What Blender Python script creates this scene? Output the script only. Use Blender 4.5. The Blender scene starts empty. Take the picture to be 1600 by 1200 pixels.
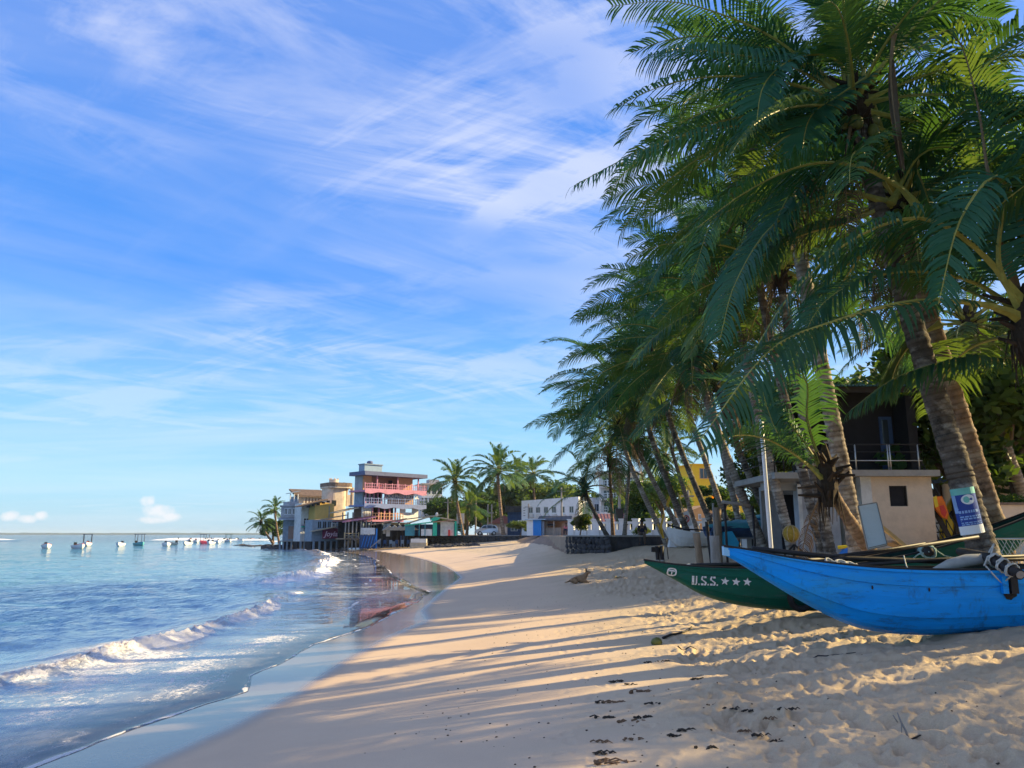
import bpy, bmesh, math, random
import numpy as np
from mathutils import Vector, Matrix
R = math.radians
sc = bpy.context.scene
COL = sc.collection
random.seed(7)

# ------------------------------------------------------------------ camera, sky, sun, exposure
EYE = 2.15
FPX = 1209.0
PITCH = math.atan(235 / FPX)
cam_d = bpy.data.cameras.new('camera')
cam_d.sensor_width = 36.0
cam_d.lens = 36.0 * FPX / 1600
cam_d.clip_end = 30000
cam = bpy.data.objects.new('camera', cam_d)
COL.objects.link(cam)
cam.location = (0, 0, EYE)
cam.rotation_euler = (R(90) + PITCH, 0, 0)
sc.camera = cam

SUN_AZ, SUN_EL = 15.0, 25.0            # azimuth measured from +X towards +Y
wd = bpy.data.worlds.new('World')
sc.world = wd
wd.use_nodes = True
wn = wd.node_tree.nodes
wl = wd.node_tree.links
wn.clear()


def N(nodes, t, **kw):
    n = nodes.new(t)
    for k, v in kw.items():
        setattr(n, k, v)
    return n


def math_node(nodes, links, op, a, b=None, clamp=False):
    n = N(nodes, 'ShaderNodeMath', operation=op)
    n.use_clamp = clamp
    for i, s in enumerate((a, b)):
        if s is None:
            continue
        if isinstance(s, (int, float)):
            n.inputs[i].default_value = s
        else:
            links.new(s, n.inputs[i])
    return n.outputs[0]


def mix_col(nodes, links, fac, a, b, mode='MIX'):
    n = N(nodes, 'ShaderNodeMix', data_type='RGBA', blend_type=mode)
    for sock, s in ((n.inputs[0], fac), (n.inputs[6], a), (n.inputs[7], b)):
        if isinstance(s, (int, float)):
            sock.default_value = s
        elif isinstance(s, (tuple, list)):
            sock.default_value = (*s[:3], 1)
        else:
            links.new(s, sock)
    return n.outputs[2]


def ramp(nodes, links, fac, stops, interp='LINEAR'):
    n = N(nodes, 'ShaderNodeValToRGB')
    n.color_ramp.interpolation = interp
    e = n.color_ramp.elements
    while len(e) < len(stops):
        e.new(0.5)
    for el, (p, c) in zip(e, stops):
        el.position = p
        el.color = (c, c, c, 1) if isinstance(c, (int, float)) else (*c, 1)
    links.new(fac, n.inputs[0])
    return n.outputs[0]


def build_world():
    nd, lk = wn, wl
    tc = N(nd, 'ShaderNodeTexCoord')
    d = tc.outputs['Generated']
    sky = N(nd, 'ShaderNodeTexSky', sky_type='NISHITA')
    sky.sun_disc = False
    sky.sun_elevation = R(SUN_EL)
    sky.sun_rotation = R(90 - SUN_AZ)
    sky.air_density = 1.0
    sky.dust_density = 0.3
    sky.ozone_density = 3.0
    hsv = N(nd, 'ShaderNodeHueSaturation')
    hsv.inputs['Hue'].default_value = 0.505
    hsv.inputs['Saturation'].default_value = 1.35
    hsv.inputs['Value'].default_value = 1.15
    lk.new(sky.outputs[0], hsv.inputs['Color'])
    sep = N(nd, 'ShaderNodeSeparateXYZ')
    lk.new(d, sep.inputs[0])
    zz = math_node(nd, lk, 'MAXIMUM', sep.outputs[2], 0.0)
    den = math_node(nd, lk, 'ADD', zz, 0.10)
    px = math_node(nd, lk, 'DIVIDE', sep.outputs[0], den)
    py = math_node(nd, lk, 'DIVIDE', sep.outputs[1], den)
    cmb = N(nd, 'ShaderNodeCombineXYZ')
    lk.new(px, cmb.inputs[0])
    lk.new(py, cmb.inputs[1])

    def layer(rot, scale, nscale, detail, dist, loc, stops, rough=0.6):
        mp = N(nd, 'ShaderNodeMapping', vector_type='TEXTURE')
        mp.inputs['Rotation'].default_value = (0, 0, R(rot))
        mp.inputs['Scale'].default_value = tuple(1 / q for q in scale)
        mp.inputs['Location'].default_value = loc
        lk.new(cmb.outputs[0], mp.inputs[0])
        nz = N(nd, 'ShaderNodeTexNoise')
        nz.inputs['Scale'].default_value = nscale
        nz.inputs['Detail'].default_value = detail
        nz.inputs['Roughness'].default_value = rough
        nz.inputs['Distortion'].default_value = dist
        lk.new(mp.outputs[0], nz.inputs['Vector'])
        return ramp(nd, lk, nz.outputs['Fac'], stops)
    # cirrus: long wisps in two crossing directions, thinned by a broad mask
    w1 = layer(38, (0.55, 1.5, 1), 1.25, 10, 2.2, (3.1, 6.4, 0), [(0.45, 0.0), (0.67, 1.0)], 0.64)
    w2 = layer(-26, (0.6, 1.5, 1), 1.1, 10, 2.0, (0.1, 5.2, 0), [(0.47, 0.0), (0.69, 1.0)], 0.64)
    big = layer(10, (0.6, 0.9, 1), 0.8, 3, 0.4, (1.4, 3.2, 0), [(0.40, 0.10), (0.60, 1.0)])
    thin = layer(25, (0.5, 1.2, 1), 0.8, 6, 0.9, (7.3, 1.2, 0), [(0.38, 0.0), (0.75, 0.5)], 0.6)
    c = math_node(nd, lk, 'MULTIPLY', math_node(nd, lk, 'ADD', w1, w2, True), big)
    c = math_node(nd, lk, 'ADD', math_node(nd, lk, 'MULTIPLY', c, 0.85), math_node(nd, lk, 'ADD', math_node(nd, lk, 'MULTIPLY', thin, 0.65), 0.03), True)
    c = math_node(nd, lk, 'MULTIPLY', c, ramp(nd, lk, sep.outputs[2], [(0.0, .25), (0.16, .35), (0.32, .60), (0.45, 1.0)]))
    # low bank of thin white air above the horizon, broken into level bands
    band = layer(4, (0.22, 0.8, 1), 0.6, 6, 0.6, (2.0, 7.7, 0), [(0.38, 0.0), (0.66, 1.0)])
    lowf = ramp(nd, lk, sep.outputs[2], [(0.0, 0.15), (0.10, 0.55), (0.20, 0.5), (0.28, 0.0)])
    c = math_node(nd, lk, 'MAXIMUM', c, math_node(nd, lk, 'MULTIPLY', band, lowf))
    # small cumulus heads far out over the sea
    cum = None
    for az, el, ra, re in ((-24.3, 1.55, .95, 0.5), (-24.9, 2.2, 0.5, 0.42), (-23.6, 1.15, 0.8, 0.3), (-24.4, 0.95, 1.1, 0.24), (-32.6, 1.1, 0.5, 0.32), (-31.7, .95, 0.6, 0.25), (-31.0, 1.15, 0.35, 0.3), (-33.9, 1.3, 0.5, 0.4)):
        a, e = R(az), R(el)
        cx = (math.sin(a) * math.cos(e), math.cos(a) * math.cos(e), math.sin(e))
        sx, sy = math.cos(a), -math.sin(a)
        du = math_node(nd, lk, 'ADD', math_node(nd, lk, 'MULTIPLY', math_node(nd, lk, 'SUBTRACT', sep.outputs[0], cx[0]), sx / R(ra)),
                       math_node(nd, lk, 'MULTIPLY', math_node(nd, lk, 'SUBTRACT', sep.outputs[1], cx[1]), sy / R(ra)))
        dv = math_node(nd, lk, 'MULTIPLY', math_node(nd, lk, 'SUBTRACT', sep.outputs[2], cx[2]), 1 / R(re))
        r2 = math_node(nd, lk, 'ADD', math_node(nd, lk, 'MULTIPLY', du, du), math_node(nd, lk, 'MULTIPLY', dv, dv))
        g = math_node(nd, lk, 'SUBTRACT', 1.0, r2)
        cum = g if cum is None else math_node(nd, lk, 'MAXIMUM', cum, g)
    nz = N(nd, 'ShaderNodeTexNoise')
    nz.inputs['Scale'].default_value = 70
    nz.inputs['Detail'].default_value = 8
    nz.inputs['Roughness'].default_value = .65
    lk.new(d, nz.inputs['Vector'])
    cum = math_node(nd, lk, 'ADD', cum, math_node(nd, lk, 'MULTIPLY', math_node(nd, lk, 'SUBTRACT', nz.outputs['Fac'], 0.5), 3.2))
    cum = math_node(nd, lk, 'ADD', math_node(nd, lk, 'MULTIPLY', cum, .5), .3)
    cumf = ramp(nd, lk, cum, [(0.18, 0.0), (0.85, 0.75)])
    grad = ramp(nd, lk, sep.outputs[2], [(0.0, (.085, .195, .30)), (.06, (.105, .225, .325)), (.16, (.085, .20, .335)), (.30, (.026, .112, .335)), (.55, (.036, .104, .31)), (1.0, (.034, .09, .27))])
    grad = mix_col(nd, lk, 1.0, grad, (10, 10, 10), 'MULTIPLY')
    clear = mix_col(nd, lk, GRAD_MIX, hsv.outputs[0], grad)
    base = mix_col(nd, lk, math_node(nd, lk, 'MULTIPLY', c, CLOUD_FAC), clear, CLOUD_COL)
    base = mix_col(nd, lk, cumf, base, CUM_COL)
    bg = N(nd, 'ShaderNodeBackground')
    bg.inputs['Strength'].default_value = SKY_STRENGTH
    lk.new(base, bg.inputs['Color'])
    out = N(nd, 'ShaderNodeOutputWorld')
    lk.new(bg.outputs[0], out.inputs['Surface'])


SKY_STRENGTH = 0.13
CLOUD_FAC = 0.85
CLOUD_COL = (3.6, 3.6, 3.8)
CUM_COL = (3.6, 3.5, 3.6)
GRAD_MIX = 0.85
build_world()

sun_d = bpy.data.lights.new('sun', 'SUN')
sun_d.energy = 5.0
sun_d.angle = R(0.5)
sun_d.color = (1.0, 0.77, 0.38)
sun = bpy.data.objects.new('sun', sun_d)
COL.objects.link(sun)
SUN_VEC = Vector((math.cos(R(SUN_EL)) * math.cos(R(SUN_AZ)), math.cos(R(SUN_EL)) * math.sin(R(SUN_AZ)), math.sin(R(SUN_EL))))
sun.rotation_euler = SUN_VEC.to_track_quat('Z', 'Y').to_euler()
sun.location = SUN_VEC * 60

sc.view_settings.view_transform = 'Standard'
sc.view_settings.look = 'None'
sc.view_settings.gamma = 1.0
sc.view_settings.use_curve_mapping = False
sc.view_settings.exposure = 1.15
sc.cycles.max_bounces = 6
sc.cycles.diffuse_bounces = 3
sc.cycles.glossy_bounces = 3
sc.cycles.transparent_max_bounces = 8
sc.cycles.caustics_reflective = False
sc.cycles.caustics_refractive = False
sc.cycles.use_denoising = True

# ------------------------------------------------------------------ helpers
_c, _s = math.cos(PITCH), math.sin(PITCH)


def at(px, py, y):
    """World point at forward distance y on the sight line through a pixel of the 1600 x 1200 photograph."""
    t = (600 - py) / FPX
    k = y / (_c - t * _s)
    return Vector(((px - 800) / FPX * k, y, EYE + (_s + t * _c) * k))


SHORE = np.array([(-3.9, -30), (-3.6, 3), (-3.3, 7.63), (-3.01, 9.13), (-2.77, 11.08), (-2.72, 13.5), (-2.52, 15.9), (-2.28, 18), (-1.95, 20), (-2.39, 22.7), (-2.48, 28.1), (-2.39, 39.7),
                  (-3.14, 45.8), (-4.28, 53), (-6.95, 66.3), (-10.4, 80), (-15.85, 98), (-22.3, 115), (-37.7, 126), (-44, 140), (-46, 400), (-60, 20000)])
EDGE = np.array([(-5.6, -30), (-5.0, 3), (-4.45, 7.87), (-4.35, 8.72), (-4.15, 9.72), (-3.94, 10.5), (-3.71, 11.4), (-4.0, 12.6), (-3.82, 16.1), (-3.35, 18.8), (-2.92, 26.1), (-3.04, 30.4), (-4.24, 34.1),
                 (-6.07, 41.9), (-8.94, 55.5), (-14.4, 80), (-23.5, 108), (-36.0, 123), (-42.5, 130), (-46, 142), (-48, 400), (-62, 20000)])
PROF = np.array([(0, .05), (1, .13), (3, .33), (6, .60), (8.3, .82), (10, 1.04), (12, 1.30), (14, 1.50), (20, 1.72), (60, 1.85), (500, 1.9)])


def smooth(a, b, x):
    t = np.clip((x - a) / (b - a), 0, 1)
    return t * t * (3 - 2 * t)


class Lattice:
    def __init__(self, seed):
        self.t = np.random.RandomState(seed).rand(256, 256)

    def __call__(self, x, y):
        x = np.asarray(x, float); y = np.asarray(y, float)
        xi = np.floor(x).astype(int); yi = np.floor(y).astype(int)
        fx = x - xi; fy = y - yi
        fx = fx * fx * fx * (fx * (fx * 6 - 15) + 10); fy = fy * fy * fy * (fy * (fy * 6 - 15) + 10)
        t = self.t
        a = t[xi & 255, yi & 255]; b = t[(xi + 1) & 255, yi & 255]
        c = t[xi & 255, (yi + 1) & 255]; d = t[(xi + 1) & 255, (yi + 1) & 255]
        return (a * (1 - fx) + b * fx) * (1 - fy) + (c * (1 - fx) + d * fx) * fy - 0.5


_lat = [Lattice(i + 11) for i in range(8)]


def fbm(x, y, s, octv=4, gain=.5, seed=0):
    out = 0; a = 1.0
    for o in range(octv):
        out = out + a * _lat[(seed + o) % 8](x / s + 13.7 * o, y / s + 7.1 * o)
        s = s / 2.03; a *= gain
    return out


def shore_x(y):
    y = np.asarray(y, float)
    return np.interp(y, SHORE[:, 1], SHORE[:, 0])


def edge_x(y):
    y = np.asarray(y, float)
    return np.interp(y, EDGE[:, 1], EDGE[:, 0]) + 0.10 * fbm(y, y * 0 + 3.3, 1.3, 3) * np.clip(30 / (y + 5), 0, 1) + 0.012 * y.clip(0, 80) * fbm(y, y * 0 + 9.3, 6.0, 2)


def ground_smooth(x, y):
    x = np.asarray(x, float); y = np.asarray(y, float)
    S = shore_x(y); E = np.minimum(edge_x(y), S - 0.25)
    d = (x - S) * (1 + .5 * smooth(25, 45, y) * (1 - smooth(58, 85, y)) - .35 * smooth(70, 100, y))
    land = np.interp(d, PROF[:, 0], PROF[:, 1])
    wet = .05 * (x - E) / (S - E)
    sea = np.maximum(-0.05 * (E - x), -2.5)
    return np.where(d > 0, land, np.where(x > E, wet, sea))


def gz(x, y):
    return float(ground_smooth(x, y))


class MB:
    """Collects shapes and links them as ONE mesh object."""
    def __init__(self):
        self.v = []; self.f = []; self.m = []

    def add(self, vs, fs, m=0):
        o = len(self.v)
        self.v += [tuple(p) for p in vs]
        self.f += [tuple(i + o for i in q) for q in fs]
        self.m += [m] * len(fs)
        return self

    def box(self, x0, x1, y0, y1, z0, z1, m=0, M=None):
        vs = [Vector((x, y, z)) for z in (z0, z1) for x, y in ((x0, y0), (x1, y0), (x1, y1), (x0, y1))]
        if M is not None:
            vs = [M @ p for p in vs]
        return self.add(vs, [(3, 2, 1, 0), (4, 5, 6, 7), (0, 1, 5, 4), (1, 2, 6, 5), (2, 3, 7, 6), (3, 0, 4, 7)], m)

    def bar(self, a, b, w, h=None, m=0):
        """A rectangular bar from a to b."""
        a = Vector(a); b = Vector(b); d = (b - a)
        L = d.length
        q = d.to_track_quat('X', 'Z').to_matrix().to_4x4()
        h = h or w
        return self.box(0, L, -w / 2, w / 2, -h / 2, h / 2, m, Matrix.Translation(a) @ q)

    def tube(self, pts, rad, n=8, m=0, cap=True, squash=None):
        pts = [Vector(p) for p in pts]
        if not hasattr(rad, '__len__'):
            rad = [rad] * len(pts)
        o = len(self.v)
        up = None
        for i, p in enumerate(pts):
            t = (pts[min(i + 1, len(pts) - 1)] - pts[max(i - 1, 0)])
            t = t.normalized() if t.length > 1e-9 else Vector((0, 0, 1))
            if up is None:
                up = Vector((0, 0, 1)) if abs(t.z) < .9 else Vector((1, 0, 0))
            s = t.cross(up)
            if s.length < 1e-5:
                s = t.orthogonal()
            s.normalize(); up = s.cross(t).normalized()
            for k in range(n):
                a = 2 * math.pi * k / n
                self.v.append(tuple(p + (s * math.cos(a) + up * math.sin(a)) * rad[i]))
        for i in range(len(pts) - 1):
            for k in range(n):
                k2 = (k + 1) % n
                self.f.append((o + i * n + k, o + i * n + k2, o + (i + 1) * n + k2, o + (i + 1) * n + k)); self.m.append(m)
        if cap:
            self.f.append(tuple(o + k for k in range(n))[::-1]); self.m.append(m)
            e = o + (len(pts) - 1) * n
            self.f.append(tuple(e + k for k in range(n))); self.m.append(m)
        return self

    def prism(self, pts, ext, m=0):
        """Polygon (3D points) swept along vector ext."""
        n = len(pts); e = Vector(ext)
        vs = [Vector(p) for p in pts] + [Vector(p) + e for p in pts]
        fs = [tuple(range(n))[::-1], tuple(range(n, 2 * n))] + [(i, (i + 1) % n, n + (i + 1) % n, n + i) for i in range(n)]
        return self.add(vs, fs, m)

    def ball(self, c, r, m=0, seg=8, ring=6, rough=0, rnd=None, M=None):
        c = Vector(c); r = Vector((r, r, r)) if not hasattr(r, '__len__') else Vector(r)
        vs = []; fs = []
        for i in range(ring + 1):
            th = math.pi * i / ring
            for k in range(seg):
                a = 2 * math.pi * k / seg
                j = 1 + (rnd.uniform(-rough, rough) if rnd else 0)
                p = Vector((math.sin(th) * math.cos(a) * r.x, math.sin(th) * math.sin(a) * r.y, math.cos(th) * r.z)) * j
                vs.append(c + (M @ p if M is not None else p))
        for i in range(ring):
            for k in range(seg):
                k2 = (k + 1) % seg
                fs.append((i * seg + k, (i + 1) * seg + k, (i + 1) * seg + k2, i * seg + k2))
        return self.add(vs, fs, m)

    def mesh(self, name, mats, smooth=False):
        me = bpy.data.meshes.new(name)
        me.from_pydata(self.v, [], self.f)
        for mt in (mats if isinstance(mats, (list, tuple)) else [mats]):
            me.materials.append(mt)
        me.polygons.foreach_set('material_index', self.m)
        if smooth:
            me.polygons.foreach_set('use_smooth', [True] * len(self.f))
        me.update()
        return me

    def build(self, name, mats, parent=None, smooth=False, **kw):
        return link(name, self.mesh(name, mats, smooth), parent, **kw)


def link(name, me, parent=None, label=None, cat=None, group=None, kind=None, loc=None, rot=None, scale=None):
    o = bpy.data.objects.new(name, me)
    COL.objects.link(o)
    if parent is not None:
        o.parent = parent
    if loc is not None:
        o.location = loc
    if rot is not None:
        o.rotation_euler = rot
    if scale is not None:
        o.scale = scale if hasattr(scale, '__len__') else (scale,) * 3
    tag(o, label, cat, group, kind)
    return o


def tag(o, label=None, cat=None, group=None, kind=None):
    for k, v in (('label', label), ('category', cat), ('group', group), ('kind', kind)):
        if v:
            o[k] = v
    return o


def thing(name, label, cat, loc=(0, 0, 0), rotz=0, group=None):
    return link(name, None, None, label, cat, group, None, loc, (0, 0, rotz))


# ------------------------------------------------------------------ materials
def mat(name, col, rough=.8, var=.22, scale=5.0, bump=0.0, spec=.3, metal=0.0, dirt=0.0, dirtcol=(.06, .05, .04), stretch=(1, 1, 1), dscale=1.6, scuff=0.0, scuffcol=(.1, .1, .1)):
    m = bpy.data.materials.new(name)
    m.use_nodes = True
    nd, lk = m.node_tree.nodes, m.node_tree.links
    b = nd['Principled BSDF']
    tc = N(nd, 'ShaderNodeTexCoord')
    mp = N(nd, 'ShaderNodeMapping')
    mp.inputs['Scale'].default_value = stretch
    lk.new(tc.outputs['Object'], mp.inputs[0])
    nz = N(nd, 'ShaderNodeTexNoise')
    nz.inputs['Scale'].default_value = scale
    nz.inputs['Detail'].default_value = 6
    nz.inputs['Roughness'].default_value = .65
    lk.new(mp.outputs[0], nz.inputs['Vector'])
    lo = tuple(c * (1 - var) for c in col); hi = tuple(min(1, c * (1 + var)) for c in col)
    out = ramp(nd, lk, nz.outputs['Fac'], [(.28, lo), (.72, hi)])
    if dirt > 0:
        n2 = N(nd, 'ShaderNodeTexNoise')
        n2.inputs['Scale'].default_value = dscale
        n2.inputs['Detail'].default_value = 8
        n2.inputs['Roughness'].default_value = .7
        lk.new(mp.outputs[0], n2.inputs['Vector'])
        fac = ramp(nd, lk, n2.outputs['Fac'], [(.48, 0.0), (.68, dirt)])
        out = mix_col(nd, lk, fac, out, dirtcol)
    if scuff > 0:        # scrapes and grime spots with a shape of their own
        for sc_, th, st in ((9.0, .61, (.25, 1, 1.4)), (3.2, .63, (1, 1, .35))):
            mq = N(nd, 'ShaderNodeMapping')
            mq.inputs['Scale'].default_value = st
            lk.new(tc.outputs['Object'], mq.inputs[0])
            n3 = N(nd, 'ShaderNodeTexNoise')
            n3.inputs['Scale'].default_value = sc_
            n3.inputs['Detail'].default_value = 9
            n3.inputs['Roughness'].default_value = .75
            lk.new(mq.outputs[0], n3.inputs['Vector'])
            out = mix_col(nd, lk, ramp(nd, lk, n3.outputs['Fac'], [(th - .06, 0.0), (th + .03, scuff)]), out, scuffcol)
    lk.new(out, b.inputs['Base Color'])
    b.inputs['Roughness'].default_value = rough
    b.inputs['Specular IOR Level'].default_value = spec
    b.inputs['Metallic'].default_value = metal
    if bump:
        bp = N(nd, 'ShaderNodeBump')
        bp.inputs['Strength'].default_value = bump
        bp.inputs['Distance'].default_value = .03
        lk.new(nz.outputs['Fac'], bp.inputs['Height'])
        lk.new(bp.outputs[0], b.inputs['Normal'])
    return m


def leaf_mat(name, col, trans=(.12, .22, .02), tf=.35, rough=.52, var=.35):
    m = bpy.data.materials.new(name)
    m.use_nodes = True
    nd, lk = m.node_tree.nodes, m.node_tree.links
    b = nd['Principled BSDF']
    oi = N(nd, 'ShaderNodeObjectInfo')
    tc = N(nd, 'ShaderNodeTexCoord')
    nz = N(nd, 'ShaderNodeTexNoise')
    nz.inputs['Scale'].default_value = 2.2
    nz.inputs['Detail'].default_value = 3
    lk.new(tc.outputs['Object'], nz.inputs['Vector'])
    r = math_node(nd, lk, 'ADD', math_node(nd, lk, 'MULTIPLY', oi.outputs['Random'], .6), math_node(nd, lk, 'MULTIPLY', nz.outputs['Fac'], .5))
    c = ramp(nd, lk, r, [(.2, tuple(x * (1 - var) for x in col)), (.9, tuple(x * (1 + var) for x in col))])
    lk.new(c, b.inputs['Base Color'])
    b.inputs['Roughness'].default_value = rough
    b.inputs['Specular IOR Level'].default_value = .16
    t = N(nd, 'ShaderNodeBsdfTranslucent')
    t.inputs[0].default_value = (*trans, 1)
    mx = N(nd, 'ShaderNodeMixShader')
    mx.inputs[0].default_value = tf
    lk.new(b.outputs[0], mx.inputs[1]); lk.new(t.outputs[0], mx.inputs[2])
    lk.new(mx.outputs[0], nd['Material Output'].inputs['Surface'])
    return m


MT = {}
MT['frond'] = leaf_mat('palm_leaf', (.023, .098, .058), (.12, .27, .03), .24, .50)
MT['frond_warm'] = leaf_mat('palm_leaf_warm', (.034, .095, .035), (.19, .29, .03), .28, .58)
MT['frond_dead'] = leaf_mat('palm_leaf_dead', (.12, .085, .055), (.12, .08, .04), .15, .8)
MT['rachis'] = mat('palm_rib', (.30, .29, .07), .5, .3, 8)
MT['rachis_dead'] = mat('palm_rib_dry', (.20, .14, .08), .8, .3, 8)
MT['fibre'] = mat('palm_fibre', (.045, .032, .022), .95, .5, 9, .5)
MT['nut'] = mat('coconut_husk', (.12, .13, .03), .5, .3, 5)
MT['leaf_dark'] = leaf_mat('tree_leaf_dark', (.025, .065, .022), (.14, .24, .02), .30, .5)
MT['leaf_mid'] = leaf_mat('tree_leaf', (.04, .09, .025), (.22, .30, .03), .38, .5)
MT['bark'] = mat('bark', (.10, .08, .06), .95, .4, 6, .6)
MT['white'] = mat('white_paint', (.74, .75, .76), .7, .06, 2, dirt=.25, dirtcol=(.35, .34, .32))
MT['white_old'] = mat('weathered_white_paint', (.62, .62, .60), .8, .12, 2, dirt=.5, dirtcol=(.28, .27, .26))
MT['cream'] = mat('stained_cream_plaster', (.62, .52, .42), .85, .14, 1.4, dirt=.55, dirtcol=(.32, .22, .16), dscale=1.0)
MT['beige'] = mat('beige_plaster', (.64, .52, .40), .85, .10, 2.5, .08, dirt=.35, dirtcol=(.30, .24, .19), dscale=1.1)
MT['greyplaster'] = mat('grey_plaster', (.36, .37, .39), .85, .18, 1.8, dirt=.4, dirtcol=(.18, .18, .19))
MT['bluegrey'] = mat('blue_grey_plaster_shade', (.24, .30, .36), .85, .2, 1.8, dirt=.4, dirtcol=(.12, .14, .16))  # plaster tone with the blue of shaded lower walls put into it
MT['brick_orange'] = mat('orange_brick', (.58, .33, .18), .85, .12, 3, dirt=.25, dirtcol=(.36, .2, .12))
MT['recess_brown'] = mat('brown_plaster_and_shade', (.30, .20, .16), .85, .15, 3)  # brown that also paints shade into the hotel's balcony recess
MT['pink'] = mat('pink_paint', (.50, .22, .32), .7, .15, 3, dirt=.4, dirtcol=(.25, .14, .17))
MT['blue_band'] = mat('blue_paint_band', (.17, .22, .42), .7, .15, 3, dirt=.4, dirtcol=(.10, .12, .2))
MT['blue_roof'] = mat('dark_blue_roof', (.10, .12, .22), .7, .2, 3)
MT['tankblue'] = mat('pale_blue_render', (.26, .36, .46), .8, .12, 2)
MT['yellow_wall'] = mat('yellow_plaster', (.66, .42, .12), .85, .08, 2, dirt=.3, dirtcol=(.4, .26, .1))
MT['yellow'] = mat('bright_yellow_paint', (.80, .50, .03), .7, .06, 2)
MT['orange_wall'] = mat('orange_plaster', (.62, .34, .14), .85, .1, 2)
MT['tile'] = mat('clay_tile', (.20, .14, .105), .85, .35, 3, dirt=.7, dirtcol=(.12, .10, .085))
MT['maroon_tile'] = mat('maroon_tile', (.20, .09, .09), .8, .25, 4)
MT['rust'] = mat('rusty_sheet', (.36, .22, .14), .7, .3, 2.2, dirt=.4, dirtcol=(.16, .08, .05))
MT['palesheet'] = mat('pale_sheet_roof', (.42, .36, .26), .75, .2, 2.2, dirt=.3, dirtcol=(.25, .17, .1))
MT['green_sheet'] = mat('green_corrugated_sheet', (.035, .10, .085), .55, .25, 2)
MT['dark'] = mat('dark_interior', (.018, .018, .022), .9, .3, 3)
MT['blackboard'] = mat('black_stained_boards', (.010, .010, .012), .8, .3, 4, .2)
MT['glass'] = mat('dark_window_glass', (.03, .045, .055), .08, .1, 2, spec=.6)
MT['wood'] = mat('weathered_wood', (.26, .19, .13), .85, .35, 6, .3, stretch=(1, 1, .25))
MT['wood_grey'] = mat('grey_wood', (.28, .26, .24), .9, .35, 6, .3, stretch=(1, 1, .25))
MT['wood_dark'] = mat('dark_wet_wood', (.025, .022, .022), .6, .4, 6, .3)
MT['wood_pale'] = mat('pale_cut_wood', (.50, .38, .20), .8, .3, 6, .3)
MT['steel'] = mat('galvanised_steel', (.52, .54, .56), .35, .08, 4, metal=.8, spec=.5)
MT['whitepole'] = mat('white_pole_paint', (.72, .74, .76), .4, .05, 4)
MT['blackmetal'] = mat('black_painted_metal', (.02, .02, .022), .5, .2, 4)
MT['maroon'] = mat('maroon_board', (.16, .012, .06), .5, .12, 3)
MT['letter'] = mat('white_lettering', (.74, .73, .72), .7, .12, 9, scuff=.7, scuffcol=(.10, .2, .17))
MT['letterpink'] = mat('pale_pink_lettering', (.75, .52, .62), .6, .05, 6)
MT['green_paint'] = mat('bright_green_paint', (.03, .42, .27), .6, .1, 3)
MT['teal_tarp'] = mat('teal_tarp', (.05, .25, .30), .5, .25, 3, .4)
MT['blue_tarp'] = mat('blue_tarp', (.02, .16, .52), .45, .2, 3, .5)
MT['blue_booth'] = mat('blue_booth_paint', (.02, .20, .58), .5, .08, 3)
MT['navy'] = mat('navy_boards', (.03, .07, .16), .7, .3, 3)
MT['stone'] = mat('dark_basalt', (.045, .045, .05), .9, .6, 2.5, .6, dirt=.4, dirtcol=(.13, .12, .11))
MT['mortar'] = mat('wall_mortar', (.05, .05, .05), .95, .4, 6)
MT['concrete'] = mat('concrete', (.30, .29, .27), .9, .15, 3, dirt=.3, dirtcol=(.16, .15, .14))
MT['dirt'] = mat('earth_bank', (.24, .17, .12), .95, .3, 4, .5, dirt=.4, dirtcol=(.14, .1, .08))
MT['red'] = mat('red_paint', (.60, .05, .04), .5, .1, 3)
MT['orange_cloth'] = mat('orange_cloth', (.75, .18, .02), .7, .2, 5)
MT['kayak'] = mat('yellow_plastic', (.75, .55, .03), .4, .08, 3)
MT['pinkbuoy'] = mat('pink_plastic', (.80, .12, .25), .45, .05, 3)
MT['rope'] = mat('pale_rope', (.50, .50, .46), .9, .3, 30, .5)
MT['rope_green'] = mat('faded_green_rope', (.34, .48, .45), .9, .3, 30, .5)
MT['canvas'] = mat('grey_canvas', (.36, .37, .36), .9, .2, 4, .3)
MT['skin'] = mat('brown_skin', (.14, .075, .045), .6, .12, 6)
MT['hair'] = mat('black_hair', (.015, .013, .012), .7, .3, 20)
MT['shirt_dark'] = mat('dark_blue_cotton', (.02, .022, .04), .9, .2, 8)
MT['trousers'] = mat('brown_cotton', (.13, .09, .065), .9, .2, 8)
MT['shirt_pink'] = mat('pink_cotton', (.62, .16, .20), .9, .2, 8)
MT['dogfur'] = mat('tan_fur', (.26, .17, .10), .9, .3, 10, .3)
MT['carpaint'] = mat('silver_car_paint', (.55, .58, .62), .25, .04, 3, spec=.6, metal=.4)
MT['rubber'] = mat('black_rubber', (.015, .015, .016), .8, .2, 6)
MT['greenhull'] = mat('dark_green_boat_paint', (.002, .10, .066), .5, .28, 2.0, .06, spec=.2, dirt=.4, dirtcol=(.01, .12, .10), stretch=(.5, 1, 1.2), scuff=.6, scuffcol=(.05, .10, .09))
MT['bluehull'] = mat('bright_blue_boat_paint', (.0, .29, .84), .5, .22, 2.6, .10, spec=.25, dirt=.75, dirtcol=(.04, .33, .58), stretch=(.30, 1, 1.6), scuff=.55, scuffcol=(.02, .06, .12))
MT['bowcap'] = mat('pale_blue_boat_paint', (.30, .58, .80), .5, .1, 4)
MT['hullinside'] = mat('green_black_boat_inside', (.010, .045, .038), .8, .4, 4, .2)
MT['husk'] = mat('dry_husk', (.16, .10, .06), .95, .4, 12, .6)
MT['weed'] = mat('dark_seaweed', (.03, .025, .02), .8, .5, 14, .6)

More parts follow.
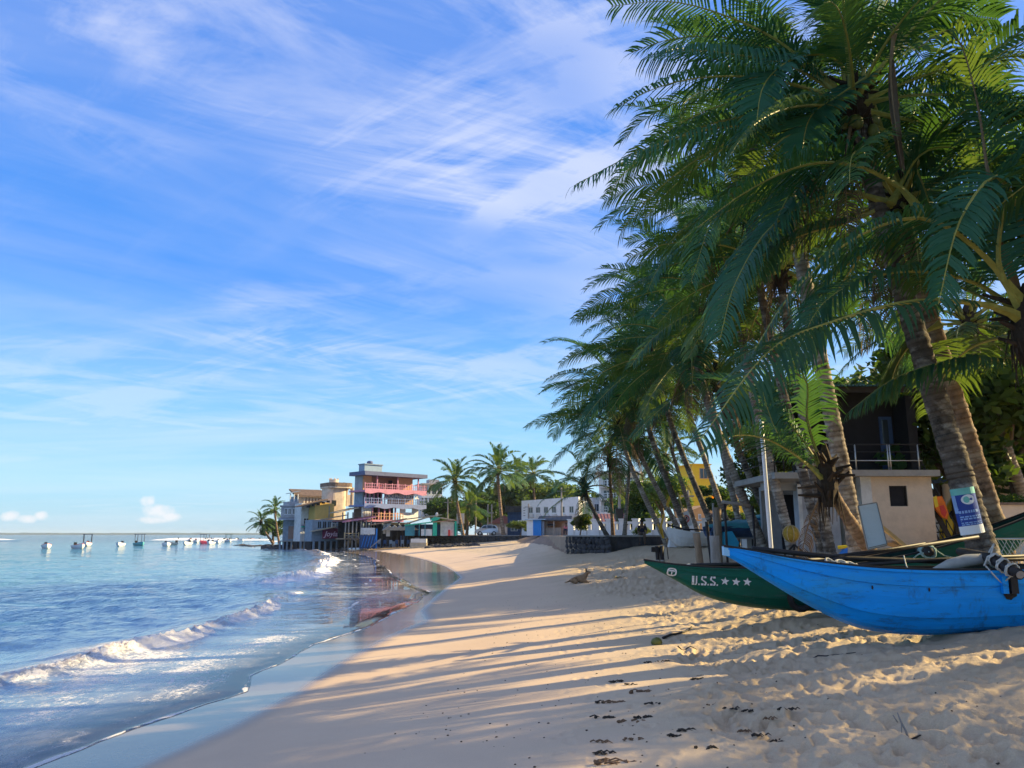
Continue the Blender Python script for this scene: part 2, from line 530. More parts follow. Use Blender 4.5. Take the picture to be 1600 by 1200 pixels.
# ------------------------------------------------------------------ the setting: sand, sea, far shore, raised street ground
def node_attr(nd, name):
    a = N(nd, 'ShaderNodeAttribute')
    a.attribute_name = name
    return a.outputs['Fac']


def sand_material():
    m = bpy.data.materials.new('beach_sand')
    m.use_nodes = True
    nd, lk = m.node_tree.nodes, m.node_tree.links
    b = nd['Principled BSDF']
    tc = N(nd, 'ShaderNodeTexCoord')

    def noise(s, det=6, rough=.6):
        n = N(nd, 'ShaderNodeTexNoise')
        n.inputs['Scale'].default_value = s
        n.inputs['Detail'].default_value = det
        n.inputs['Roughness'].default_value = rough
        lk.new(tc.outputs['Object'], n.inputs['Vector'])
        return n.outputs['Fac']
    wet = node_attr(nd, 'wet'); churn = node_attr(nd, 'churn'); damp = node_attr(nd, 'damp')
    big = noise(.6, 5); fine = noise(90, 4, .7); mid = noise(9, 6, .65)
    dry = ramp(nd, lk, big, [(.3, (.53, .415, .28)), (.7, (.63, .50, .345))])
    dry = mix_col(nd, lk, ramp(nd, lk, fine, [(.38, .0), (.62, .30)]), dry, (.40, .30, .21))
    dry = mix_col(nd, lk, ramp(nd, lk, mid, [(.55, .0), (.75, .25)]), dry, (.42, .33, .24))
    dampc = ramp(nd, lk, big, [(.3, (.60, .45, .32)), (.7, (.67, .51, .36))])
    dampc = mix_col(nd, lk, ramp(nd, lk, fine, [(.45, .0), (.7, .15)]), dampc, (.36, .27, .19))
    col = mix_col(nd, lk, damp, dry, dampc)
    wetc = ramp(nd, lk, mid, [(.3, (.20, .155, .115)), (.7, (.24, .185, .135))])
    col = mix_col(nd, lk, wet, col, wetc)
    lk.new(col, b.inputs['Base Color'])
    rg = ramp(nd, lk, wet, [(0, .95), (.5, .48), (1, .13)])
    lk.new(rg, b.inputs['Roughness'])
    lk.new(ramp(nd, lk, wet, [(0, .12), (.4, .4), (1, .75)]), b.inputs['Specular IOR Level'])
    dryness = math_node(nd, lk, 'SUBTRACT', 1.0, wet, True)
    bp = N(nd, 'ShaderNodeBump')
    bp.inputs['Distance'].default_value = .02
    h = math_node(nd, lk, 'ADD', fine, math_node(nd, lk, 'MULTIPLY', noise(28, 5, .6), 1.5))
    lk.new(h, bp.inputs['Height'])
    st = math_node(nd, lk, 'MULTIPLY', dryness, math_node(nd, lk, 'ADD', math_node(nd, lk, 'MULTIPLY', churn, .55), .16))
    lk.new(st, bp.inputs['Strength'])
    # faint long ripples in the film of water
    bp2 = N(nd, 'ShaderNodeBump')
    bp2.inputs['Distance'].default_value = .006
    bp2.inputs['Strength'].default_value = .22
    lk.new(noise(3.0, 3), bp2.inputs['Height'])
    lk.new(bp2.outputs[0], bp.inputs['Normal'])
    lk.new(bp.outputs[0], b.inputs['Normal'])
    return m


def set_attr(me, name, arr):
    a = me.attributes.new(name, 'FLOAT', 'POINT')
    a.data.foreach_set('value', np.ascontiguousarray(arr, dtype=np.float32).ravel())


def grid_mesh(name, X, Y, Z, keep=None, wrap=False, attrs=None):
    nr, nc = X.shape
    idx = np.arange(nr * nc).reshape(nr, nc)
    if wrap:
        a = idx[:-1, :]; b = np.roll(idx, -1, 1)[:-1, :]; c = np.roll(idx, -1, 1)[1:, :]; d = idx[1:, :]
    else:
        a = idx[:-1, :-1]; b = idx[:-1, 1:]; c = idx[1:, 1:]; d = idx[1:, :-1]
    F = np.stack([a, b, c, d], -1).reshape(-1, 4)
    if keep is not None:
        k = keep.ravel()
        F = F[k[F].all(1)]
    used = np.zeros(nr * nc, bool); used[F.ravel()] = True
    remap = np.cumsum(used) - 1
    F = remap[F]
    V = np.stack([X.ravel(), Y.ravel(), Z.ravel()], -1)[used]
    me = bpy.data.meshes.new(name)
    me.vertices.add(len(V)); me.vertices.foreach_set('co', V.astype(np.float32).ravel())
    me.loops.add(F.size); me.loops.foreach_set('vertex_index', F.astype(np.int32).ravel())
    me.polygons.add(len(F))
    me.polygons.foreach_set('loop_start', np.arange(0, F.size, 4, dtype=np.int32))
    me.polygons.foreach_set('use_smooth', np.ones(len(F), bool))
    me.update(calc_edges=True)
    for n_, a_ in (attrs or {}).items():
        set_attr(me, n_, a_.ravel()[used])
    return me


# raster of prints and hollows trodden into the dry sand (x -4..14, y 2..34, 2.5 cm cells)
RX0, RX1, RY0, RY1, RC = -4.0, 16.0, 2.0, 40.0, 0.025


def make_prints():
    nx, ny = int((RX1 - RX0) / RC), int((RY1 - RY0) / RC)
    ras = np.zeros((ny, nx), np.float32)
    rs = np.random.RandomState(5)

    def stamp(x, y, ang, l, w, dep, rim=.35):
        r = l * 1.8
        i0, i1 = int((x - r - RX0) / RC), int((x + r - RX0) / RC) + 1
        j0, j1 = int((y - r - RY0) / RC), int((y + r - RY0) / RC) + 1
        i0, i1 = max(i0, 0), min(i1, nx); j0, j1 = max(j0, 0), min(j1, ny)
        if i1 <= i0 or j1 <= j0:
            return
        gx, gy = np.meshgrid(RX0 + np.arange(i0, i1) * RC - x, RY0 + np.arange(j0, j1) * RC - y)
        u = gx * math.cos(ang) + gy * math.sin(ang); v = -gx * math.sin(ang) + gy * math.cos(ang)
        q = np.sqrt((u / l) ** 2 + (v / w) ** 2)
        ras[j0:j1, i0:i1] += (-dep * (1 - smooth(.55, 1.05, q)) + dep * rim * np.exp(-((q - 1.2) / .22) ** 2)).astype(np.float32)
    # walked tracks and random treading
    for _ in range(4200):
        y = 3 + 34 * rs.rand() ** 1.5
        S = float(shore_x(y))
        x = S + 5.1 + rs.exponential(3.4)
        stamp(x, y, rs.rand() * 6.28, rs.uniform(.09, .17), rs.uniform(.05, .10), rs.uniform(.014, .044))
    for _ in range(170):
        y = 3 + 25 * rs.rand() ** 1.3
        S = float(shore_x(y))
        stamp(S + rs.uniform(3.7, 5.4), y, rs.rand() * 6.28, rs.uniform(.07, .14), rs.uniform(.045, .07), rs.uniform(.012, .035), .5)
    for tx, dx in ((.55, .02), (.9, .03), (1.25, -.01)):
        x = tx; y = 4.2
        side = 1
        while y < 30:
            stamp(x + .09 * side + rs.uniform(-.06, .06), y, 1.5 + rs.uniform(-.25, .25), .13, .055, rs.uniform(.012, .03), .4)
            y += rs.uniform(.5, .75); x += dx + rs.uniform(-.06, .06); side = -side
    return ras


PRINTS = make_prints()


def prints_at(x, y):
    fx = np.clip((x - RX0) / RC, 0, PRINTS.shape[1] - 2); fy = np.clip((y - RY0) / RC, 0, PRINTS.shape[0] - 2)
    i = fx.astype(int); j = fy.astype(int); a = fx - i; b = fy - j
    inside = (x > RX0) & (x < RX1) & (y > RY0) & (y < RY1)
    v = PRINTS[j, i] * (1 - a) * (1 - b) + PRINTS[j, i + 1] * a * (1 - b) + PRINTS[j + 1, i] * (1 - a) * b + PRINTS[j + 1, i + 1] * a * b
    return np.where(inside, v, 0)


def ground(x, y):
    """Height and churn of the finished sand."""
    x = np.asarray(x, float); y = np.asarray(y, float)
    d = x - shore_x(y)
    z = ground_smooth(x, y)
    ch = smooth(4.3, 5.9, d + 1.3 * fbm(x, y, 1.6, 3, seed=2))
    rr = np.hypot(x, y)
    far = np.clip(26 / (rr + 1), 0, 1)
    lump = .062 * fbm(x, y, .5, 6, .60, seed=1) + .10 * fbm(x, y, 1.7, 3, .5, seed=4)
    lump = lump + .05 * np.maximum(0, fbm(x, y, .34, 3, .5, seed=6)) 
    calm = .012 * fbm(x, y, 1.5, 3, seed=3) * smooth(.3, 2, d)
    z = z + ch * lump * (.35 + .65 * far) + (1 - ch) * calm + prints_at(x, y) * (.25 + .75 * ch)
    return z, ch, d


def gzf(x, y):
    return float(ground(np.array([x]), np.array([y]))[0][0])


def build_sand():
    inv = np.linspace(1 / 4.1, 1 / 130, 520)
    rad = np.concatenate([[.02, .6, 1.3, 2.0, 2.7, 3.3, 3.8], 1 / inv, [150, 180, 230, 300, 420]])
    dense = np.radians(np.linspace(-39, 39, 860))
    coarse = np.radians(np.linspace(39, 321, 62)[1:-1])
    ang = np.concatenate([dense, coarse])
    Rr, A = np.meshgrid(rad, ang, indexing='ij')
    X = Rr * np.sin(A); Y = Rr * np.cos(A)
    Z, ch, d = ground(X, Y)
    E = edge_x(Y)
    wob = .25 * fbm(X, Y, 1.1, 3, seed=5) * smooth(-.5, 1.0, d)
    wet = 1 - smooth(-.30, .22, d + wob * .6 + .02 * fbm(X, Y, .2, 2))
    damp = 1 - smooth(3.0, 5.2, d + wob * 3)
    me = grid_mesh('beach_sand', X, Y, Z, keep=(X > E - 5.0) & (Y > -40), wrap=True, attrs={'wet': wet, 'churn': ch, 'damp': damp})
    me.materials.append(sand_material())
    link('sand', me, kind='structure')


build_sand()


def water_material():
    m = bpy.data.materials.new('sea_water')
    m.use_nodes = True
    nd, lk = m.node_tree.nodes, m.node_tree.links
    b = nd['Principled BSDF']
    tc = N(nd, 'ShaderNodeTexCoord')
    off = node_attr(nd, 'off'); foam = node_attr(nd, 'foam'); silt = node_attr(nd, 'silt'); alpha = node_attr(nd, 'alpha')

    def noise(s, det=5, stretch=(1, 1, 1), rough=.6, dist=0.0):
        mp = N(nd, 'ShaderNodeMapping')
        mp.inputs['Scale'].default_value = stretch
        lk.new(tc.outputs['Object'], mp.inputs[0])
        n = N(nd, 'ShaderNodeTexNoise')
        n.inputs['Scale'].default_value = s
        n.inputs['Detail'].default_value = det
        n.inputs['Roughness'].default_value = rough
        n.inputs['Distortion'].default_value = dist
        lk.new(mp.outputs[0], n.inputs['Vector'])
        return n.outputs['Fac']
    t = ramp(nd, lk, math_node(nd, lk, 'DIVIDE', off, 100.0, True), [(0.0, (.28, .29, .36)), (.035, (.20, .26, .36)), (.09, (.11, .22, .30)), (.30, (.045, .16, .25)), (.75, (.026, .11, .21)), (1, (.015, .07, .17))])
    pt = noise(.07, 4, (1, .5, 1))
    t = mix_col(nd, lk, ramp(nd, lk, pt, [(.4, .0), (.65, .5)]), t, (.03, .20, .36))
    t = mix_col(nd, lk, silt, t, (.34, .25, .20))
    # lacy foam: cells cut out by distorted voronoi, gated by the foam attribute
    mpv = N(nd, 'ShaderNodeMapping')
    lk.new(tc.outputs['Object'], mpv.inputs[0])
    mpv.inputs['Scale'].default_value = (1, .65, 1)
    wz = N(nd, 'ShaderNodeTexNoise')
    wz.inputs['Scale'].default_value = 1.6
    wz.inputs['Detail'].default_value = 4
    lk.new(mpv.outputs[0], wz.inputs['Vector'])
    vadd = N(nd, 'ShaderNodeVectorMath', operation='MULTIPLY_ADD')
    lk.new(wz.outputs['Color'], vadd.inputs[0]); vadd.inputs[1].default_value = (1.1, 1.1, 0); lk.new(mpv.outputs[0], vadd.inputs[2])
    vo = N(nd, 'ShaderNodeTexVoronoi', feature='DISTANCE_TO_EDGE')
    vo.inputs['Scale'].default_value = 2.1
    lk.new(vadd.outputs[0], vo.inputs['Vector'])
    lace = ramp(nd, lk, vo.outputs[0], [(.0, 1.0), (.10, .25), (.22, 0.0)])
    fine = noise(16, 6, (1, .7, 1), .75)
    froth = noise(4.5, 5, (1, .8, 1), .7)
    patch = noise(.55, 5, (1, .45, 1), .65)
    lace = math_node(nd, lk, 'MULTIPLY', lace, ramp(nd, lk, patch, [(.45, 0.0), (.7, 1.0)]))
    # foam value > 1 is solid, 0..1 is lace
    solid = math_node(nd, lk, 'ADD', math_node(nd, lk, 'MULTIPLY', foam, 1.5), math_node(nd, lk, 'SUBTRACT', math_node(nd, lk, 'ADD', math_node(nd, lk, 'MULTIPLY', fine, 1.5), math_node(nd, lk, 'MULTIPLY', froth, 1.0)), 2.09))
    solid = ramp(nd, lk, solid, [(.0, 0.0), (.30, 1.0)])
    lacy = math_node(nd, lk, 'MULTIPLY', math_node(nd, lk, 'MULTIPLY', lace, math_node(nd, lk, 'MULTIPLY', foam, 2.2, True)), .7)
    ff = math_node(nd, lk, 'MAXIMUM', solid, lacy)
    lk.new(t, b.inputs['Base Color'])
    b.inputs['Roughness'].default_value = .05
    b.inputs['IOR'].default_value = 1.33
    b.inputs['Specular IOR Level'].default_value = .5
    bp = N(nd, 'ShaderNodeBump')
    lk.new(ramp(nd, lk, math_node(nd, lk, 'DIVIDE', off, 60.0, True), [(0, .06), (.15, .22), (1, 1.1)]), bp.inputs['Distance'])
    h = math_node(nd, lk, 'ADD', noise(2.6, 5, (1, .55, 1), .6, .4), math_node(nd, lk, 'MULTIPLY', noise(.5, 4, (1, .4, 1)), 2.6))
    lk.new(h, bp.inputs['Height'])
    lk.new(ramp(nd, lk, math_node(nd, lk, 'DIVIDE', off, 30.0, True), [(0, .12), (.2, .55), (1, 1.0)]), bp.inputs['Strength'])
    lk.new(bp.outputs[0], b.inputs['Normal'])
    fo = N(nd, 'ShaderNodeBsdfPrincipled')
    fo.inputs['Base Color'].default_value = (.86, .84, .84, 1)
    fo.inputs['Roughness'].default_value = .8
    fo.inputs['Specular IOR Level'].default_value = .2
    bf = N(nd, 'ShaderNodeBump')
    bf.inputs['Distance'].default_value = .07
    bf.inputs['Strength'].default_value = .9
    lk.new(fine, bf.inputs['Height']); lk.new(bf.outputs[0], fo.inputs['Normal'])
    tr = N(nd, 'ShaderNodeBsdfTransparent')
    gl = N(nd, 'ShaderNodeBsdfGlossy')
    gl.inputs['Roughness'].default_value = .03
    fr = N(nd, 'ShaderNodeFresnel')
    fr.inputs['IOR'].default_value = 1.33
    film = N(nd, 'ShaderNodeMixShader')
    lk.new(fr.outputs[0], film.inputs[0]); lk.new(tr.outputs[0], film.inputs[1]); lk.new(gl.outputs[0], film.inputs[2])
    m1 = N(nd, 'ShaderNodeMixShader')
    lk.new(alpha, m1.inputs[0]); lk.new(film.outputs[0], m1.inputs[1]); lk.new(b.outputs[0], m1.inputs[2])
    m2 = N(nd, 'ShaderNodeMixShader')
    lk.new(ff, m2.inputs[0]); lk.new(m1.outputs[0], m2.inputs[1]); lk.new(fo.outputs[0], m2.inputs[2])
    lk.new(m2.outputs[0], nd['Material Output'].inputs['Surface'])
    return m


CREST1 = np.array([(-8.2, 4), (-7.9, 9), (-7.58, 12.06), (-7.31, 13.26), (-7.19, 15.15), (-6.79, 17.12), (-7.0, 19.26), (-7.21, 22.6), (-7.9, 26.8), (-8.2, 31.8), (-9.3, 38)])
CREST2 = np.array([(-13.0, 30), (-11.4, 35.3), (-10.6, 38), (-11.0, 43.3), (-13.2, 55), (-15.2, 66.5), (-18, 74.5), (-22, 90), (-30, 110)])


def build_sea():
    inv = np.linspace(1 / 6.5, 1 / 60, 330)
    ys = np.concatenate([[-25, -10, 0, 3, 5, 6], 1 / inv, 60 * 1.016 ** np.arange(1, 160), [900, 1200, 1800, 3000, 6000]])
    s = [0]
    ds = .022
    while s[-1] < 28:
        s.append(s[-1] + ds); ds = min(ds * 1.008, .11)
    while s[-1] < 700:
        s.append(s[-1] + ds); ds *= 1.05
    s = np.array(s + [1200, 2500, 6000])
    Y, Sg = np.meshgrid(ys, s, indexing='ij')
    E = edge_x(Y)
    X = E - Sg
    rr = np.hypot(X, Y)
    z = .012 * smooth(0, .5, Sg)
    chopa = smooth(1.0, 9, Sg) * np.clip(40 / rr, .0, 1)
    z = z + chopa * (.115 * fbm(X * .55, Y, 1.1, 4, .55, 1) + .10 * fbm(X * .5, Y, 4.0, 2, .5, 3))
    z = z + smooth(.4, 3, Sg) * .010 * fbm(X, Y, .5, 3, .5, 2) * np.clip(20 / rr, 0, 1)
    foam = np.zeros_like(X); silt = np.zeros_like(X)
    # breaker one: a low curling wave along the beach
    def breaker(crest, amp, front, back, y0, y1, foamy, seed):
        nonlocal z, foam, silt
        wob = .28 * fbm(Y, Y * 0 + seed, 2.4, 3, seed=seed)
        xc = np.interp(Y, crest[:, 1], crest[:, 0]) + wob
        q = X - xc                                   # > 0 on the shore side
        env = smooth(y0, y0 + 4, Y) * (1 - smooth(y1 - 6, y1, Y)) * (.8 + .9 * fbm(Y, Y * 0 + seed * 2, 5.0, 3, seed=seed))
        env = np.maximum(env, 0)
        prof = np.where(q > 0, np.exp(-(q / front) ** 2), np.exp(-(q / back) ** 2))
        jag = 1 + .22 * fbm(X, Y, .6, 3, .6, seed) + (.75 * fbm(X, Y, .11, 3, .75, seed + 1)) * smooth(-.15, .1, q)
        z = z + amp * env * prof * jag
        fr = env * np.exp(-((q - front * .75) / (front * .75)) ** 2)
        foam = np.maximum(foam, fr * foamy * (1.0 + 1.9 * fbm(Y, X, 1.7, 4, .6, seed + 2)))
        foam = np.maximum(foam, .42 * env * smooth(front, front * 2, q) * (1 - smooth(front * 2, front * 5.5, q)))
        silt = np.maximum(silt, .8 * env * np.exp(-((q + back * .15) / (back * .5)) ** 2))
    breaker(CREST1, .15, .30, .9, 5, 33, 1.05, 3)
    breaker(CREST2, .30, .8, 1.5, 33, 112, 1.5, 5)
    # spent foam between breaker and edge
    sw = smooth(0, .4, Sg) * (1 - smooth(3.2, 5.5, Sg)) * np.clip(1.25 - Y / 90, 0, 1)
    foam = np.maximum(foam, sw * (.44 + .5 * fbm(X, Y * .35, 1.2, 3, seed=6)))
    # white bead on the running edge
    bw = (.028 + .0011 * Y.clip(0, 60)) * (1 + 1.6 * fbm(Y, Y * 0 + 6.1, .9, 3, .6, seed=6)).clip(.25, 2)
    bead = np.exp(-((Sg - bw * .8) / (bw * .8)) ** 2) * (.55 + .45 * smooth(-.30, .2, fbm(Y, Y * 0 + 1.7, 2.2, 4, .6, seed=4)))
    foam = np.maximum(foam, 1.12 * bead * (.75 + .9 * fbm(X, Y, .3, 3, .6, seed=2)))
    z = z + .007 * bead * (Y < 60)
    # second, finer lip left by the previous surge
    lip_s = 1.15 + .7 * fbm(Y, Y * 0 + 8.8, 3.0, 3, seed=1) + .02 * Y.clip(0, 50)
    lip = np.exp(-((Sg - lip_s) / (.05 + .002 * Y.clip(0, 60))) ** 2) * smooth(-.05, .35, fbm(Y, Y * 0 + 4.1, 3.0, 3, seed=7))
    foam = np.maximum(foam, .95 * lip)
    # reef surf far out
    for yc, wd, a, th in ((205, 7, 1.0, .02), (262, 9, .9, .06), (330, 12, 1.0, .0)):
        yy = yc + 16 * fbm(X, X * 0 + yc, 60, 3, seed=2)
        bandf = np.exp(-((Y - yy) / wd) ** 2) * smooth(th, th + .16, fbm(X, X * 0 + yc * .3, 26, 4, .6, seed=5) + .06) * (X < -58)
        foam = np.maximum(foam, 1.35 * bandf)
        z = z + .7 * bandf
    silt = np.maximum(silt, .55 * (1 - smooth(.0, 2.2, Sg)) * np.clip(1.4 - Y / 60, 0.1, 1))
    alpha = smooth(.0, 1.6, Sg) * .75 + .25 * smooth(1.5, 5, Sg)
    me = grid_mesh('sea_water', X, Y, z, attrs={'off': Sg, 'foam': foam, 'silt': silt, 'alpha': alpha})
    me.flip_normals()
    me.materials.append(water_material())
    link('sea', me, kind='structure')


build_sea()


def build_far_shore():
    m = MB()
    rs = random.Random(3)
    xs = np.linspace(-2300, -300, 420)
    for row, (y0, h0) in enumerate(((3300, 17), (3300, 17))):
        break
    top = []
    for x in xs:
        px_fall = min(1, (x + 2320) / 60)
        h = (4.5 + 4 * (0.5 + float(fbm(x, 3.0, 700, 2))) + 2.5 * float(fbm(x, 9.0, 60, 3)) + rs.uniform(0, 2.2)) * px_fall
        top.append(max(h, .3))
    vs = []; fs = []
    for i, x in enumerate(xs):
        vs += [(x, 3300, 0), (x, 3310, top[i]), (x, 3420, top[i] * .9), (x, 3600, 0)]
    for i in range(len(xs) - 1):
        for k in range(3):
            a = i * 4 + k
            fs.append((a, a + 4, a + 5, a + 1))
    m.add(vs, fs)
    m.build('far_shore', mat('far_wooded_shore', (.06, .10, .085), .95, .3, .02), kind='structure')


build_far_shore()

# the raised street ground behind the sea walls
PLAT = [(3.25, 46), (5.2, 42.2), (9.4, 43.4), (14, 41.2), (26, 38.5), (60, 38), (400, 30), (400, 420), (-42, 420), (-40, 150), (-27, 134), (-17, 117.5), (-13.8, 112.5), (-4.5, 109.5), (2.4, 106.5), (3.2, 88), (3.0, 70), (3.0, 56)]
PZ = 2.02


def build_street():
    m = MB()
    pts = [(x, y, -.6) for x, y in PLAT]
    m.prism(pts, (0, 0, PZ + .6))
    m.build('street_ground', mat('trodden_street_earth', (.30, .24, .18), .95, .2, 1.2, .2, dirt=.4, dirtcol=(.2, .17, .13)), kind='structure')
    # sloping earth bank where the wall has a gap
    b = MB()
    rs = random.Random(9)
    P = [(3.3, 46), (3.1, 56), (3.1, 70), (3.3, 88), (2.5, 106)]
    vs = []; fs = []
    n = 60
    for i in range(n + 1):
        t = i / n * (len(P) - 1); k = min(int(t), len(P) - 2); u = t - k
        x = P[k][0] * (1 - u) + P[k + 1][0] * u; y = P[k][1] * (1 - u) + P[k + 1][1] * u
        wid = .5 + 2.2 * float(smooth(50, 85, y))
        for q in range(7):
            w = q / 6
            xx = x + .3 - w * wid + rs.uniform(-.08, .08)
            zb = gz(xx, y) - .08
            zz = (PZ + .03) * (1 - w) ** 1.3 + zb * (1 - (1 - w) ** 1.3) + rs.uniform(-.08, .08) * (0 < q < 6)
            vs.append((xx, y + rs.uniform(-.2, .2), zz))
    for i in range(n):
        for q in range(6):
            a = i * 7 + q
            fs.append((a, a + 1, a + 8, a + 7))
    b.add(vs, fs)
    b.build('earth_bank', MT['dirt'], smooth=True, kind='structure')


build_street()

# ------------------------------------------------------------------ coconut palms
UPV = Vector((0, 0, 1))


def frond_mesh(name, pts, nl=84, leaf=.82, hang=.45, lift=.25, fwd=.55, roll=0.0, mats=None, seed=0, petiole=.17, ragged=.12, wid=.038, leafend=1.0, thick=1.0):
    """A pinnate palm leaf along a list of points: tapering rib and two rows of strap leaflets."""
    rnd = random.Random(seed)
    P = [Vector(p) for p in pts]
    # resample smoothly (Catmull-Rom)
    Q = []
    ext = [P[0] * 2 - P[1]] + P + [P[-1] * 2 - P[-2]]
    M_ = 10
    for i in range(len(P) - 1):
        a, b, c, d = ext[i:i + 4]
        for k in range(M_):
            t = k / M_
            Q.append(.5 * ((2 * b) + (c - a) * t + (2 * a - 5 * b + 4 * c - d) * t * t + (3 * b - a - 3 * c + d) * t ** 3))
    Q.append(P[-1])
    cum = [0]
    for i in range(1, len(Q)):
        cum.append(cum[-1] + (Q[i] - Q[i - 1]).length)
    L = cum[-1]

    def pos(t):
        x = t * L
        lo = 0
        while lo < len(cum) - 2 and cum[lo + 1] < x:
            lo += 1
        u = (x - cum[lo]) / max(1e-9, cum[lo + 1] - cum[lo])
        return Q[lo].lerp(Q[lo + 1], min(max(u, 0), 1)), (Q[lo + 1] - Q[lo]).normalized()
    m = MB()
    ns = 16
    rp = []; rr = []
    for i in range(ns + 1):
        t = i / ns
        rp.append(pos(t)[0]); rr.append(thick * (.038 * (1 - t) ** 1.6 + .006) * (1.0 if t > .1 else 1 + 1.0 * (1 - t / .1)))
    m.tube(rp, rr, 5, 1)
    side_prev = None
    for i in range(nl):
        t = petiole + (leafend - petiole) * (i + .5) / nl
        p, T = pos(t)
        B = T.cross(UPV)
        if B.length < .25 and side_prev is not None:
            B = side_prev - T * side_prev.dot(T)
        if B.length < 1e-4:
            B = Vector((0, 1, 0))
        B.normalize(); side_prev = B
        Nn = B.cross(T).normalized()
        a = roll * (t ** .8)
        Bc, Nc = B * math.cos(a) + Nn * math.sin(a), Nn * math.cos(a) - B * math.sin(a)
        q = (t - petiole) / (leafend - petiole)
        env = min(1, .45 + q * 2.6) * (1 - .62 * max(0, (q - .45) / .55) ** 1.6)
        for sgn in (-1, 1):
            if rnd.random() < ragged * .5:
                continue
            ll = leaf * env * rnd.uniform(.84, 1.1)
            f_ = fwd * (.7 + .9 * q) + rnd.uniform(-.08, .08)
            d0 = (Bc * sgn * 1.0 + T * f_ + Nc * (lift + rnd.uniform(-.08, .08))).normalized()
            hg = hang * rnd.uniform(.75, 1.35)
            d1 = (d0 - UPV * hg * .75).normalized()
            d2 = (d0 - UPV * hg * 1.9 + Vector((rnd.uniform(-.1, .1), rnd.uniform(-.1, .1), 0))).normalized()
            p0 = p + Bc * sgn * .008
            p1 = p0 + d0 * ll * .36; p2 = p1 + d1 * ll * .34; p3 = p2 + d2 * ll * .30
            w = wid * rnd.uniform(.8, 1.2) * (.55 + .45 * env)
            W0 = (T - d0 * T.dot(d0)).normalized()
            tw = Nc * rnd.uniform(-.35, .35)
            W1 = (W0 + tw).normalized()
            m.add([p0 - W0 * w * .35, p0 + W0 * w * .35, p1 - W1 * w * .5, p1 + W1 * w * .5, p2 - W1 * w * .36, p2 + W1 * w * .36, p3],
                  [(0, 1, 3, 2), (2, 3, 5, 4), (4, 5, 6)], 0)
    return m.mesh(name, mats or [MT['frond'], MT['rachis']])


def arc_points(L, e0, droop, n=9, pw=1.25, sway=0.0):
    pts = [Vector((0, 0, 0))]
    for i in range(n):
        t = (i + .5) / n
        e = e0 - droop * t ** pw
        s = sway * t
        pts.append(pts[-1] + Vector((math.cos(e) * math.cos(s), math.cos(e) * math.sin(s), math.sin(e))) * (L / n))
    return pts


FR = {'near': [], 'far': [], 'dead': []}


def make_frond_library():
    k = 0
    rnd = random.Random(21)
    for e0, dr in ((84, 40), (74, 60), (66, 68), (58, 78), (50, 74), (42, 84), (34, 70), (26, 78), (16, 64), (8, 60), (-2, 50), (-12, 44), (-24, 38)):
        for v in range(2):
            k += 1
            pts = arc_points(4.3, R(e0 + rnd.uniform(-4, 4)), R(dr + rnd.uniform(-10, 10)), 9, rnd.uniform(1.1, 1.6), rnd.uniform(-.28, .28))
            young = max(0, e0) / 84
            kw = dict(hang=.14 + .42 * (1 - young) + rnd.uniform(0, .22), lift=.12 + .40 * young, fwd=.50 + .35 * young, roll=rnd.uniform(-.75, .75), seed=k, ragged=.20)
            FR['near'].append((e0, frond_mesh('coconut_frond', pts, mats=[MT['frond_warm' if (e0 < 20 and v) else 'frond'], MT['rachis']], nl=58, leaf=.95, wid=.052, **kw)))
            FR['far'].append((e0, frond_mesh('coconut_frond_small', pts, nl=40, leaf=1.10, wid=.10, mats=[MT['frond_warm'], MT['rachis']], **kw)))
    for v in range(4):
        pts = arc_points(3.2, R(-35 - 8 * v), R(45), 7, .8, rnd.uniform(-.2, .2))
        FR['dead'].append((-60, frond_mesh('dead_frond', pts, nl=48, leaf=.62, hang=2.2, lift=-.2, seed=70 + v, ragged=.45, wid=.03, mats=[MT['frond_dead'], MT['rachis_dead']])))


make_frond_library()


def trunk_material(name, base, scar, lichen):
    m = bpy.data.materials.new(name)
    m.use_nodes = True
    nd, lk = m.node_tree.nodes, m.node_tree.links
    b = nd['Principled BSDF']
    tc = N(nd, 'ShaderNodeTexCoord')
    ring = node_attr(nd, 'ring')

    def noise(s, det=5, st=(1, 1, 1)):
        mp = N(nd, 'ShaderNodeMapping')
        mp.inputs['Scale'].default_value = st
        lk.new(tc.outputs['Object'], mp.inputs[0])
        n = N(nd, 'ShaderNodeTexNoise')
        n.inputs['Scale'].default_value = s
        n.inputs['Detail'].default_value = det
        n.inputs['Roughness'].default_value = .65
        lk.new(mp.outputs[0], n.inputs['Vector'])
        return n.outputs['Fac']
    c = ramp(nd, lk, noise(7, 6), [(.3, tuple(x * .65 for x in base)), (.7, tuple(x * 1.35 for x in base))])
    c = mix_col(nd, lk, ramp(nd, lk, noise(2.6, 7, (1, 1, 1.6)), [(.50, 0.0), (.62, .85)]), c, lichen)
    c = mix_col(nd, lk, ramp(nd, lk, noise(3.4, 6), [(.54, 0.0), (.66, .8)]), c, scar)
    c = mix_col(nd, lk, math_node(nd, lk, 'MULTIPLY', ring, .5), c, scar)
    lk.new(c, b.inputs['Base Color'])
    b.inputs['Roughness'].default_value = .92
    b.inputs['Specular IOR Level'].default_value = .15
    bp = N(nd, 'ShaderNodeBump')
    bp.inputs['Strength'].default_value = .7
    bp.inputs['Distance'].default_value = .02
    lk.new(noise(22, 6), bp.inputs['Height'])
    lk.new(bp.outputs[0], b.inputs['Normal'])
    return m


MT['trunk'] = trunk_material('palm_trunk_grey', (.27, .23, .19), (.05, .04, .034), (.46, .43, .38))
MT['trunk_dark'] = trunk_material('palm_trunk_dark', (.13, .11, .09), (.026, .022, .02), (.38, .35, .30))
MT['trunk_brown'] = trunk_material('palm_trunk_brown', (.25, .17, .115), (.06, .04, .03), (.40, .33, .25))


